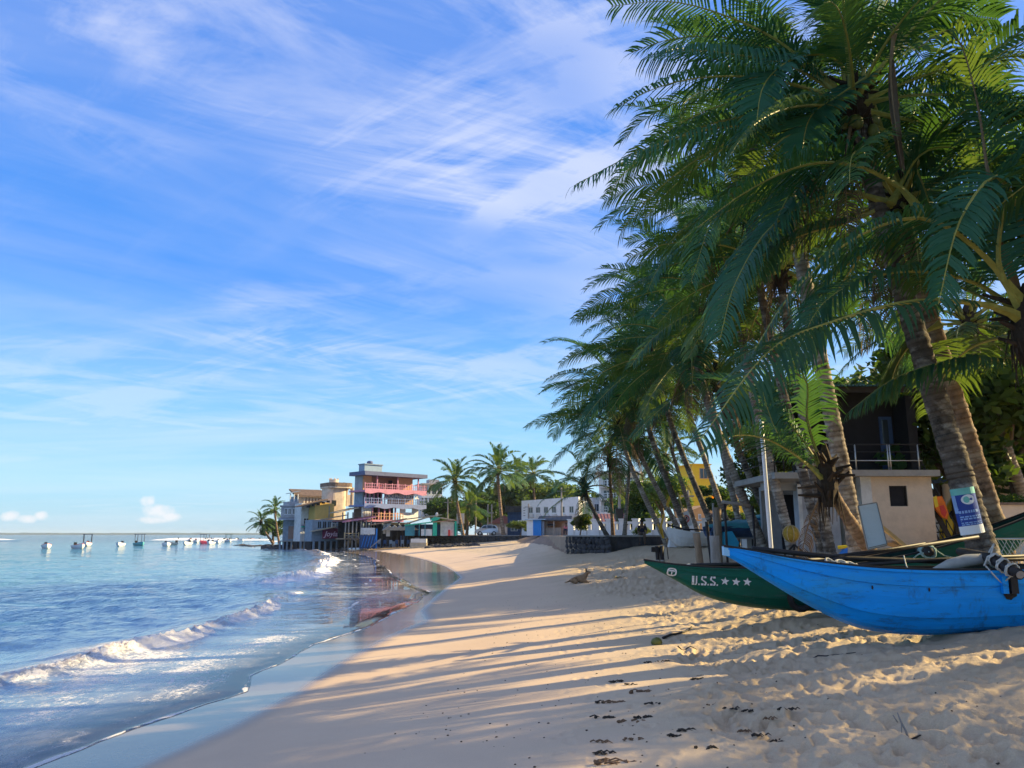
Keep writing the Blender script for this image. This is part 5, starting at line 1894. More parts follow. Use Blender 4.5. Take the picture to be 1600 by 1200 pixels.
    m = MB(); m.box(0, 6, 0, 3, -.2, at(0, 748, 33).z - f.z); m.build('wall', MT['cream'], t)
    m = MB(); m.box(-.3, 6.3, -.4, 3.3, at(0, 748, 33).z - f.z, at(0, 740, 33).z - f.z); m.build('roof', MT['navy'], t)
    m = MB(); m.box(.3, 1.2, -.03, -.003, .8, 1.7); m.build('window', MT['glass'], t)
    # wire-mesh crab traps beside the palm foot
    f = foot(1583, 12.6)
    t = thing('mesh_basket', 'wire mesh basket behind the blue canoe at the right edge', 'basket', f)
    zt = at(1583, 842, 12.6).z - f.z
    m = MB()
    n = 13
    for i in range(n + 1):
        for s in (-1, 1):
            x0 = -.3 + 1.6 * i / n; x1 = x0 + s * zt * .55
            m.bar((x0, 0, .0), (min(max(x1, -.3), 1.3), 0, zt * (min(max(x1, -.3), 1.3) - x0) / (x1 - x0) if abs(x1 - x0) > 0 else zt), .008)
            m.bar((x0, .5, .0), (min(max(x1, -.3), 1.3), .5, zt * (min(max(x1, -.3), 1.3) - x0) / (x1 - x0)), .008)
    m.build('wire_mesh', MT['steel'], t)
    m = MB()
    for yy in (0, .5):
        for z in (0, zt): m.tube([(-.3, yy, z), (1.3, yy, z)], .018, 6)
        for x in (-.3, 1.3): m.tube([(x, yy, 0), (x, yy, zt)], .018, 6)
    for x in (-.3, 1.3):
        m.tube([(x, 0, zt), (x, .5, zt)], .018, 6)
    m.build('frame', MT['steel'], t, True)


build_props()

# ------------------------------------------------------------------ buildings of the town
class House:
    """A building whose front runs from pixel pl to pixel pr, near-left corner at depth d, turned by rot degrees."""
    def __init__(self, name, label, pl, pr, d, rot, zb, cat='building', group='houses of the seaside town'):
        r = R(rot)
        self.x0 = (pl - 800) / FPX * d * self.k(d); self.y0 = d
        self.d = d
        self.u = Vector((math.cos(r), math.sin(r), 0))
        s = (pr - 800) / FPX * 1.0
        kk = self.k(d)
        self.L = (s * kk * d - self.x0) / (self.u.x - s * kk * self.u.y)
        self.zb = zb
        self.t = thing(name, label, cat, (self.x0, self.y0, zb), r, group)

    @staticmethod
    def k(d):      # depth scale at the horizon row
        return 1 / (_c - (600 - 835) / FPX * _s)

    def z(self, py, u=0.0, v=0.0):
        """Height above the base for image row py at a place u along the front, v behind it."""
        y = self.y0 + self.u.y * u + self.u.x * v
        return at(800, py, y).z - self.zb

    def up(self, px):
        """Distance along the front of image column px."""
        s = (px - 800) / FPX * self.k(self.d)
        return (s * self.y0 - self.x0) / (self.u.x - s * self.u.y)

    def box(self, name, mt, u0, u1, v0, v1, z0, z1, parent=None, label=None):
        m = MB(); m.box(u0, u1, v0, v1, z0, z1)
        return m.build(name, MT[mt], parent or self.t, label=label)

    def win(self, u, z, w, h, v=0.0, frame='white', pane='glass', bars=1, name='window'):
        m = MB(); e = .07
        m.box(u, u + w, v - .05, v - .004, z, z + e); m.box(u, u + w, v - .05, v - .004, z + h - e, z + h)
        m.box(u, u + e, v - .05, v - .004, z + e, z + h - e); m.box(u + w - e, u + w, v - .05, v - .004, z + e, z + h - e)
        for b in range(bars):
            x = u + w * (b + 1) / (bars + 1)
            m.box(x - .025, x + .025, v - .045, v - .006, z + e, z + h - e)
        f = m.build(name, MT[frame], self.t)
        m = MB(); m.box(u + e, u + w - e, v - .028, v - .012, z + e, z + h - e)
        m.build('pane', MT[pane], f)
        return f

    def rail(self, u0, u1, v, z, h, mt, step=.45, post='', band=0, name='railing'):
        m = MB()
        m.box(u0, u1, v - .03, v + .03, z + h - .07, z + h); m.box(u0, u1, v - .025, v + .025, z + h * .5 - .03, z + h * .5 + .03)
        n = max(1, int((u1 - u0) / step))
        for i in range(n + 1):
            x = u0 + (u1 - u0) * i / n
            w = .06 if i % 3 == 0 else .025
            m.box(x - w, x + w, v - .04, v + .04, z, z + h * (1.12 if i % 3 == 0 else 1))
        return m.build(name, MT[mt], self.t)

    def posts(self, us, v, z0, z1, w, mt, name='post'):
        for u in us:
            self.box(name, mt, u - w / 2, u + w / 2, v - w / 2, v + w / 2, z0, z1)

    def slope(self, name, mt, u0, u1, v0, v1, za, zb_, th=.1, ribs=0, along='u', parent=None):
        """A sloping sheet: height za at the low end and zb_ at the high end, along u or v."""
        m = MB()
        if along == 'u':
            c = [(u0, v0, za), (u1, v0, zb_), (u1, v1, zb_), (u0, v1, za)]
        else:
            c = [(u0, v0, za), (u1, v0, za), (u1, v1, zb_), (u0, v1, zb_)]
        m.prism(c, (0, 0, -th))
        if ribs:
            for i in range(ribs):
                a = (i + .5) / ribs
                if along == 'u':
                    m.bar((u0, v0 + (v1 - v0) * a, za + .02), (u1, v0 + (v1 - v0) * a, zb_ + .02), .06, .05)
                else:
                    m.bar((u0 + (u1 - u0) * a, v0, za + .02), (u0 + (u1 - u0) * a, v1, zb_ + .02), .06, .05)
        return m.build(name, MT[mt], parent or self.t)


ROT = 34


def build_hotel():
    h = House('hotel', 'tall balconied hotel with pink and blue railings lettered DOLPHIN', 567, 655, 112, 44, .4)
    L = h.L; Z = h.z
    U = h.up
    dp = 2.6
    zr, zr2 = Z(743), Z(737)
    # roof slab with overhang
    h.box('roof_slab', 'blue_roof', -1.0, L + .2, -1.5, dp, zr, zr2)
    h.box('roof_hut', 'tankblue', U(572) + 0, U(600), 1.0, 2.5, zr2, Z(726, 0, 2))
    h.box('hut_roof', 'bluegrey', U(571), U(601), .85, 2.58, Z(726, 0, 2), Z(725, 0, 2) + .06)
    m = MB(); uc = U(585); m.tube([(uc, 1.8, Z(725, 0, 2) + .06), (uc, 1.8, Z(720.5, 0, 2)), (uc, 1.8, Z(719, 0, 2))], [.42, .45, .25], 14); m.build('water_tank', MT['blue_roof'], h.t, True)
    z3a, z3b = Z(766), zr
    z2a, z2b = Z(789), Z(767.5)
    z1a, z1b = Z(812), Z(791)
    # third floor
    h.box('back_wall', 'recess_brown', 0.3, L - 1.1, 1.6, 1.8, z3a, z3b)
    h.box('brick_wall', 'brick_orange', U(567), U(580), .35, .55, z3a, z3b)
    h.box('brick_wall', 'brick_orange', U(621), U(645), .35, .55, z3a, z3b)
    h.box('side_wall', 'greyplaster', 0, .25, .6, dp, z3a, z3b)  # end walls of each floor: this side's shade is put into their colours
    h.box('door', 'dark', U(614), U(620), 1.5, 1.597, z3a, z3b - .4)
    h.posts([U(581), U(613.5), U(646)], -.9, z3a, z3b, .16, 'pink', 'column')
    h.box('balcony_floor', 'pink', -.9, L + .1, -1.45, dp, z3a - .25, z3a)
    h.rail(-.85, L + .05, -1.4, z3a, .95, 'pink', .38)
    m = MB()      # pink scalloped fascia
    n = 60; pts = []
    for i in range(n + 1):
        u = -.9 + (L + 1.0) * i / n
        pts.append((u, -1.5, z3a - .40 - .12 * math.cos(u * 2.0)))
    m.prism([(-.9, -1.5, z3a + .22)] + pts + [(L + .1, -1.5, z3a + .22)], (0, .045, 0)); m.build('scalloped_fascia', MT['pink'], h.t)
    # second floor
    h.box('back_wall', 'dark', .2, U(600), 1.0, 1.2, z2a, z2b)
    h.box('brick_wall', 'brick_orange', U(607), U(646), .2, .45, z2a, z2b)
    h.box('name_band', 'blue_band', U(600), U(646), .12, .195, z2b - .75, z2b - .25)
    h.box('name_board', 'tankblue', U(599), U(626), .10, .195, z2a + .9, z2b - .78)
    h.box('side_wall', 'bluegrey', 0, .2, .4, dp, z2a, z2b)
    h.posts([U(568), U(574), U(581), U(587), U(593), U(598.5)], -.2, z2a, z2b, .16, 'pink', 'column')
    for k in range(3):
        h.win(U(569.5) + k * 1.0, z2a + .1, .8, 2.0, .99, 'bluegrey')
    me = text_mesh('DOLPHIN HOTEL', .78, .012, .03, 'LEFT')
    me.materials.append(MT['letter'])
    link('lettering', me, h.t, loc=(U(601.5), .085, z2a + 1.38), rot=(R(90), 0, 0))
    h.box('balcony_floor', 'blue_band', -.9, L + .1, -1.45, dp, z2a - .25, z2a)
    h.rail(-.85, L + .05, -1.4, z2a, .95, 'blue_band', .38)
    m = MB(); pts = []
    for i in range(n + 1):
        u = -.9 + (L + 1.0) * i / n
        pts.append((u, -1.5, z2a - .42 - .10 * math.cos(u * 2.0 + 1)))
    m.prism([(-.9, -1.5, z2a + .2)] + pts + [(L + .1, -1.5, z2a + .2)], (0, .045, 0)); m.build('scalloped_fascia', MT['blue_band'], h.t)
    # first floor
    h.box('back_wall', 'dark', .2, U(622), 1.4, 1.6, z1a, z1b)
    h.box('side_wall', 'recess_brown', 0, .2, .4, dp, z1a, z1b)
    for k in range(4):
        h.box('shutter_leaf', 'white_old', -.9 + k * .42, -.9 + k * .42 + .36, -.9, -.82, z1a, z1b - .1)
    h.posts([U(575), U(585), U(594), U(602), U(611)], -.9, z1a, z1b, .18, 'pink', 'column')
    h.box('white_wall', 'white', U(621), U(649), -.6, -.4, z1a, z1b - .75)
    h.box('white_wall_top', 'white', U(621), U(629), -.6, -.4, z1b - .74, z1b - .25)
    h.box('white_wall_top', 'white', U(640), U(649), -.6, -.4, z1b - .74, z1b - .1)
    h.box('balcony_floor', 'pink', -.9, U(621), -1.45, dp, z1a - .28, z1a)
    h.rail(-.85, U(620), -1.4, z1a, .95, 'brick_orange', .45)
    h.box('lower_shade_wall', 'dark', .0, L - .5, 1.6, 1.8, 0, z1a - .3)  # black sheet standing in for the shade among the hotel stilts
    h.posts([U(560), U(569), U(578), U(590), U(602), U(616), U(630)], -1.1, -.6, z1a - .28, .22, 'bluegrey', 'stilt')
    # a few tables and chairs on the top balcony
    for k, u in enumerate((U(588), U(596), U(606))):
        m = MB(); m.box(u - .3, u + .3, -.6, -.1, .70, .75); m.box(u - .04, u + .04, -.4, -.32, 0, .70)
        m.build('balcony_table', MT['red'] if k == 0 else MT['recess_brown'], h.t, loc=(0, 0, z3a))


build_hotel()


def build_old_houses():
    # round-shouldered cream water tower house
    h = House('tower_house', 'stained cream tower house with ringed parapet and open arch', 512, 541, 118, ROT, .6)
    L = h.L; Z = h.z; U = h.up
    m = MB(); r = .9; pr = []
    for cu, cv, a0 in ((r, r, 180), (L - r, r, 270), (L - r, 4 - r, 0), (r, 4 - r, 90)):
        for k in range(6):
            a = R(a0 + 18 * k); pr.append((cu + math.cos(a) * r, cv + math.sin(a) * r, Z(812)))
    m.prism(pr, (0, 0, Z(762) - Z(812))); m.build('wall', MT['cream'], h.t)
    m = MB(); s = [((x - L / 2) * 1.32 + L / 2 + .3, (y - 2) * 1.25 + 2, Z(762) + .003) for x, y, z in pr]
    m.prism(s, (0, 0, Z(759) - Z(762))); m.build('parapet_floor', MT['cream'], h.t)
    m = MB()
    ring = [(x, y) for x, y, z in s]
    for a, b in zip(ring, ring[1:] + ring[:1]):
        m.bar((a[0], a[1], Z(756.5)), (b[0], b[1], Z(756.5)), .12, .55)
    m.build('parapet', MT['tile'], h.t)
    m = MB(); m.tube([(L * .42, 1.6, Z(759)), (L * .42, 1.6, Z(748))], [.72, .72], 14); m.build('turret', MT['cream'], h.t)
    m = MB()
    for k in range(7):
        a = k * .9; m.box(L * .42 + .66 * math.cos(a) - .08, L * .42 + .66 * math.cos(a) + .08, 1.6 + .66 * math.sin(a) - .08, 1.6 + .66 * math.sin(a) + .08, Z(748), Z(748) + .18)
    m.build('turret_merlon', MT['cream'], h.t)
    m = MB(); m.tube([(L * .98, 1.6, Z(759)), (L * .98, 1.6, Z(753)), (L * .98, 1.6, Z(752))], [.45, .48, .2], 12); m.build('water_tank', MT['blackmetal'], h.t, True)
    # arch wing to the right
    ua, ub = L + .05, U(553)
    h.box('arch_pier', 'cream', ua, ua + .18, .6, 1.4, Z(790), Z(760)); h.box('arch_pier', 'cream', ub - .25, ub, .6, 1.4, Z(790), Z(760))
    h.box('arch_wall', 'cream', ua + .182, ub - .252, .7, 1.3, Z(790), Z(772)); 
    m = MB(); pts = []
    for k in range(9):
        a = R(180 - 22.5 * k); pts.append(((ua + ub) / 2 + math.cos(a) * (ub - ua - .45) / 2, .65, Z(767) + math.sin(a) * .5))
    m.prism(pts + [(ub - .252, .65, Z(759.5)), (ua + .182, .65, Z(759.5))], (0, .7, 0)); m.build('arch_head', MT['cream'], h.t)
    h.win(U(516), Z(790), .7, .8, .0, 'wood_dark')
    # long tile-roofed house on the terrace, pale pillars in front
    h = House('long_house', 'long pale house with clay tile roof and a row of pillars', 464, 508, 122, ROT, .6)
    L = h.L; Z = h.z; U = h.up
    h.box('wall', 'cream', 0, L, .5, 4, Z(812), Z(775))
    h.box('terrace_floor', 'greyplaster', -.2, L, -.6, .497, Z(793), Z(790))
    h.slope('roof', 'tile', -.5, L + .3, -.1, 3.5, Z(775), Z(763), .15, 0, 'v')
    m = MB(); rows = 9
    for i in range(40):
        u = -.5 + (L + .8) * (i + .5) / 40
        m.bar((u, -.12, Z(775) + .04), (u, 3.5, Z(763) + .04), .09, .07)
    m.build('roof_tile', MT['tile'], h.t, kind='stuff')
    for k in range(7):
        u = U(474) + k * (U(504) - U(474)) / 6
        h.box('pillar', 'cream', u - .13, u + .13, .30, .496, Z(790), Z(776) - .05)
    for k in range(6):
        u = U(474) + (k + .5) * (U(504) - U(474)) / 6
        h.box('opening', 'recess_brown', u - .25, u + .25, .45, .497, Z(789), Z(779))
    h.box('side_wall', 'bluegrey', -.1, -.003, .5, 4, Z(805), Z(775))  # blue-grey sheet puts the shade of this side into the colour
    # skeletal terrace at its left end
    ul = U(450)
    h.posts([ul, U(456), U(462)], -.2, Z(784), Z(772), .14, 'white_old')
    h.slope('terrace_roof', 'bluegrey', ul - .2, U(464), -.7, 1.5, Z(771), Z(767), .08, 0)
    h.box('terrace_slab', 'greyplaster', ul - .2, -.12, -.5, 2.5, Z(800), Z(784))
    # pale upper grey house at the seaward end
    h = House('grey_house', 'pale grey seaward house with small upper windows', 437, 470, 119, 14, .4)
    L = h.L; Z = h.z; U = h.up
    h.box('wall', 'greyplaster', 0, L, 0, 4, Z(809), Z(791))
    h.box('roof_slab', 'greyplaster', -.2, L + .3, -.2, 4.2, Z(791), Z(789.5))
    for px in (442, 448, 455):
        h.win(U(px), Z(804), .5, .95, 0, 'white')
    h.box('lower_wall', 'bluegrey', .4, L, .4, 4, Z(845), Z(811))
    h.slope('awning', 'bluegrey', -.3, L, -.9, .39, Z(812), Z(808.5), .06, 0, 'v')
    h.box('pink_panel', 'recess_brown', U(450), U(462), .32, .397, Z(842), Z(822))
    h.posts([U(438), U(443), U(449), U(456), U(463), U(468)], .5, -1.4, Z(845), .25, 'bluegrey', 'stilt')
    h.box('stilt_deck', 'concrete', 0, L, .2, 4, Z(846.5), Z(845))
    h.box('stilt_shade', 'dark', .6, L, 1.5, 3.5, -1.4, Z(846.6))  # near-black box painted in as the shade beneath the house
    # white facade with green window, yellow house and its red roof
    h = House('white_house', 'narrow white house with a tall green window', 469, 491, 116.5, ROT, .4)
    L = h.L; Z = h.z; U = h.up
    h.box('wall', 'white_old', 0, L, 0, 3, Z(846), Z(786))
    h.win(U(484), Z(806), .75, 1.9, 0, 'white', 'green_paint', 1)
    h.win(U(473), Z(820), 1.3, 1.0, 0, 'white', 'dark', 2)
    h.win(U(473), Z(832), .9, .8, 0, 'white', 'navy', 1)
    h.box('green_ledge', 'green_paint', U(470), U(485), -.5, -.003, Z(824), Z(822))
    h.rail(U(470), U(489), -.45, Z(822), .8, 'white_old', .4)
    h.box('balcony', 'blue_roof', U(470), U(489), -.55, -.003, Z(822), Z(821))
    h.posts([U(471), U(477), U(483), U(489)], .1, -1.2, Z(846), .25, 'bluegrey', 'stilt')
    h.box('stilt_shade', 'dark', 0, L, 1, 3, -1.2, Z(846.2))  # shade under the stilts, built as a black box
    h = House('yellow_house', 'yellow plastered house under a slanting red tile roof', 490, 520, 115, ROT, .4)
    L = h.L; Z = h.z; U = h.up
    m = MB(); m.prism([(0, 0, Z(812)), (L, 0, Z(808)), (L, 0, Z(787)), (L * .25, 0, Z(783)), (0, 0, Z(788))], (0, 3, 0)); m.build('wall', MT['yellow_wall'], h.t)
    h.slope('roof', 'tile', U(467), U(508), -.6, 2.5, Z(791), Z(779.5), .14, 5)
    for k in range(5):
        u = U(475) + k * .75
        h.box('roof_opening', 'dark', u, u + .5, -.5, -.46, Z(793.5 - k * 2.2), Z(790.5 - k * 2.2))
    h.box('drain_pipe', 'concrete', U(512), U(512) + .1, -.12, -.01, Z(808), Z(790))
    h.slope('lean_to_roof', 'palesheet', U(487), U(537), -1.2, -.01, Z(814), Z(804), .08, 4)
    # long grey lower house with the maroon sign
    h = House('bar_house', 'grey lower house carrying the maroon script sign', 487, 546, 113, ROT, .4)
    L = h.L; Z = h.z; U = h.up
    h.box('wall', 'bluegrey', 0, L, .0, 3, Z(846), Z(812))
    for k, px in enumerate((495, 503, 511, 519, 527, 535)):
        h.win(U(px), Z(826), .62, 1.1, 0, 'tankblue', 'dark' if k % 2 else 'glass')
    h.rail(U(514), U(544), -.8, Z(826), .75, 'white_old', .5)
    h.box('balcony', 'bluegrey', U(513), U(545), -.95, -.003, Z(828), Z(826))
    h.slope('awning', 'palesheet', U(484), U(520), -1.5, -.004, Z(830), Z(823), .06, 3)
    m = MB(); u0, u1 = U(500), U(536)
    m.prism([(u0, -1.0, Z(842)), (u1, -1.0, Z(841)), (u1, -1.0, Z(826)), (u0 + 1.2, -1.0, Z(825)), (u0, -1.0, Z(828))], (0, .08, 0)); sg = m.build('sign_board', MT['maroon'], h.t)
    me = text_mesh('Joyland', 1.0, .012, .02, 'LEFT', .3); me.materials.append(MT['letterpink'])
    link('lettering', me, sg, loc=(U(503), -1.03, Z(834.5)), rot=(R(90), 0, 0))
    h.box('stilt_shade', 'dark', 0, L, .2, 2.6, -1.2, Z(846.2))  # black box for the shade between these stilts
    h.posts([U(490), U(499), U(508), U(517), U(526), U(535), U(543)], -.2, -1.0, Z(846), .24, 'bluegrey', 'stilt')
    m = MB(); m.bar((U(519), -1.3, Z(822)), (U(548), -1.3, Z(839)), .14); m.build('slanting_beam', MT['wood_grey'], h.t)
    # timber deck house between sign and hotel
    h = House('deck_house', 'open timber deck house with a red edged roof beside the hotel', 534, 578, 109, ROT, .3)
    L = h.L; Z = h.z; U = h.up
    h.slope('roof', 'maroon_tile', U(530), U(582), -1.0, 3, Z(814), Z(805), .12, 5)
    h.slope('roof_edge', 'pink', U(530), U(582), -1.08, -1.003, Z(814.5), Z(806), .2)
    h.slope('upper_roof', 'palesheet', U(530), U(562), .5, 4, Z(800), Z(792), .1, 4)
    h.posts([U(536), U(541), U(547), U(553), U(560), U(568), U(576)], -.8, -.2, Z(813), .15, 'wood_grey')
    h.posts([U(537), U(545), U(553)], .6, Z(812), Z(800), .15, 'wood_grey')
    h.box('deck', 'wood', U(533), U(556), -1.1, 2, Z(843), Z(841))
    h.box('back_wall', 'dark', U(536), U(578), 1.8, 2, 0, Z(812))
    h.rail(U(534), U(556), -1.0, Z(841), .7, 'wood_pale', .6)
    for k in range(3):
        m = MB(); m.bar((U(540) + k, -1.1, Z(836)), (U(552) + k, -1.1, Z(846)), .1); m.build('brace', MT['wood_grey'], h.t)
    # white pair of houses behind, right of the hotel
    h = House('white_hotel_wing', 'white two storey house with open balconies behind the hotel', 660, 692, 136, 20, 1.5)
    L = h.L; Z = h.z; U = h.up
    h.box('wall', 'white_old', 0, L, 1, 5, Z(808), Z(757))
    h.box('roof_slab', 'cream', -.4, L + .3, -.5, 5.2, Z(757), Z(755))
    h.box('floor_slab', 'white', -.3, L, -.4, .997, Z(778), Z(775))
    h.posts([U(661), U(667), U(681)], -.2, Z(808), Z(778), .3, 'white', 'column')
    h.posts([U(661), U(667)], -.2, Z(775), Z(757), .2, 'white_old', 'column')
    for k in range(3):
        h.win(U(666) + k * 1.05, Z(772), .9, 1.3, 1.0, 'white')
    h.win(U(672), Z(800), .9, 1.9, 1.0, 'white', 'dark')
    h.box('stair_hut', 'greyplaster', U(672), U(688), 1.4, 3.5, Z(755), Z(748))
    # green stall and the long shed
    h = House('long_shed', 'long beach shed with patched tin roofs and cluttered front', 585, 660, 108, 12, .5)
    L = h.L; Z = h.z; U = h.up
    h.slope('roof_sheet', 'rust', U(579), U(634), -1.4, 3, Z(820), Z(810), .08, 6)
    h.slope('roof_sheet', 'palesheet', U(600), U(690), -.2, 3.2, Z(815), Z(803.5), .08, 6)
    h.box('back_wall', 'dark', 0, L, 1.5, 1.7, 0, Z(820))
    h.box('white_door', 'white_old', U(598), U(602), -.6, -.5, Z(834), Z(818)); h.box('white_door', 'white', U(603), U(609), -.6, -.5, Z(838), Z(818))
    h.posts([U(588), U(596), U(611), U(620), U(628), U(636), U(645), U(655)], -1.2, -.1, Z(819), .14, 'wood_dark')
    m = MB(); rnd = random.Random(3)
    for k in range(5):
        u = U(606 + k * 9)
        m.prism([(u - .9, -1.9 - .2 * (k % 2), Z(829)), (u, -2.4, Z(822)), (u + .9, -1.9, Z(828))], (0, 1.6, .15))
    m.build('torn_awning', MT['canvas'], h.t)
    for k in range(9):
        u = U(588 + k * 7.4); hh = rnd.uniform(.7, 1.5); w = rnd.uniform(.35, .7)
        h.box('stacked_goods', ('navy', 'dark', 'wood_dark', 'bluegrey', 'recess_brown')[k % 5], u, u + w, -1.1, -.5, 0, hh)
    for k in range(6):
        u = U(592 + k * 9)
        m = MB(); m.box(u - .2, u + .2, -1.7, -1.3, .42, .46); m.box(u - .2, u + .2, -1.34, -1.30, .46, .9)
        for a in (-.18, .16):
            for b in (-1.68, -1.34): m.box(u + a, u + a + .03, b, b + .03, 0, .42)
        m.build('plastic_seat', MT['navy'] if k % 2 else MT['bluegrey'], h.t)
    h.box('blue_booth', 'navy', U(562), U(588), -2.0, -.6, -.2, Z(836)); h.box('blue_booth_post', 'blue_booth', U(586.5), U(588.5), -2.1, -2.003, -.2, Z(826))
    h.box('booth_sign', 'white_old', U(563), U(585), -1.9, -1.8, Z(835), Z(825))
    for k in range(5):
        m = MB(); m.bar((U(565 + k * 4.4), -2.06, 0), (U(569 + k * 4.4), -2.06, Z(838)), .09); m.build('booth_slat', MT['blue_booth'], h.t)
    m = MB(); m.bar((U(578), -2.6, -.1), (U(594), -2.4, Z(842)), .12); m.build('slanting_beam', MT['wood_grey'], h.t)
    h = House('green_stall', 'bright green beach stall with pale yellow tin roof', 632, 713, 107, 6, PZ - .05)
    L = h.L; Z = h.z; U = h.up
    h.slope('roof', 'palesheet', U(632), U(672), -1.0, 2.5, Z(818.5), Z(806), .1, 5)
    h.slope('roof', 'palesheet', U(714), U(672), -1.0, 2.5, Z(813), Z(806), .1, 5)
    h.slope('fascia', 'green_paint', U(632), U(676), -1.06, -1.003, Z(820), Z(815), .16); h.slope('fascia', 'rust', U(676), U(714), -1.06, -1.003, Z(815), Z(812), .14)
    h.box('back_wall', 'navy', 0, L, 1.4, 1.6, 0, Z(819))
    h.box('left_booth', 'teal_tarp', U(633), U(646), -.5, -.3, 0, Z(820))
    h.box('green_pillar', 'green_paint', U(676), U(682.5), -.9, -.5, 0, Z(815))
    h.box('green_pillar', 'green_paint', U(710), U(713), -.9, -.6, 0, Z(814))
    h.box('white_wall', 'white_old', U(688), U(709), -.2, -.05, 0, Z(815))
    m = MB(); m.prism([(U(672), -1.2, Z(811)), (U(678), -1.2, Z(808)), (U(688), -1.2, Z(809)), (U(683), -1.2, Z(813)), (U(676), -1.2, Z(815))], (0, .2, 0)); m.build('roof_ornament', MT['green_paint'], h.t)
    m = MB(); m.ball((U(682), -1.1, Z(804)), (.22, .2, .28), 0, 9, 6); m.build('ornament_head', MT['white_old'], h.t, True)
    h.posts([U(647), U(655), U(664)], -.8, 0, Z(818), .12, 'teal_tarp')
    h.box('counter', 'white_old', U(658), U(675), -.8, -.4, 0, .9)
    h.box('counter_top', 'wood_dark', U(658), U(675), -.85, -.35, .903, .98)
    h.box('red_cooler', 'red', U(700), U(703), -.6, -.25, 0, .8)
    m = MB()
    for k in range(4): m.box(U(714), U(721), -.4, -.34, Z(834 - k * 4), Z(833.3 - k * 4))
    m.box(U(714), U(714) + .08, -.4, -.33, 0, Z(818)); m.box(U(721), U(721) + .08, -.4, -.33, 0, Z(818)); m.build('blue_ladder', MT['teal_tarp'], h.t)
    # white notice kiosk
    h = House('kiosk', 'small white kiosk board behind the sunlit palm trunks', 713, 725, 112, 0, PZ)
    h.box('panel', 'white_old', 0, h.L, 0, .15, h.z(818), h.z(802)); h.posts([.1, h.L - .1], .07, 0, h.z(818), .12, 'wood_grey')


build_old_houses()


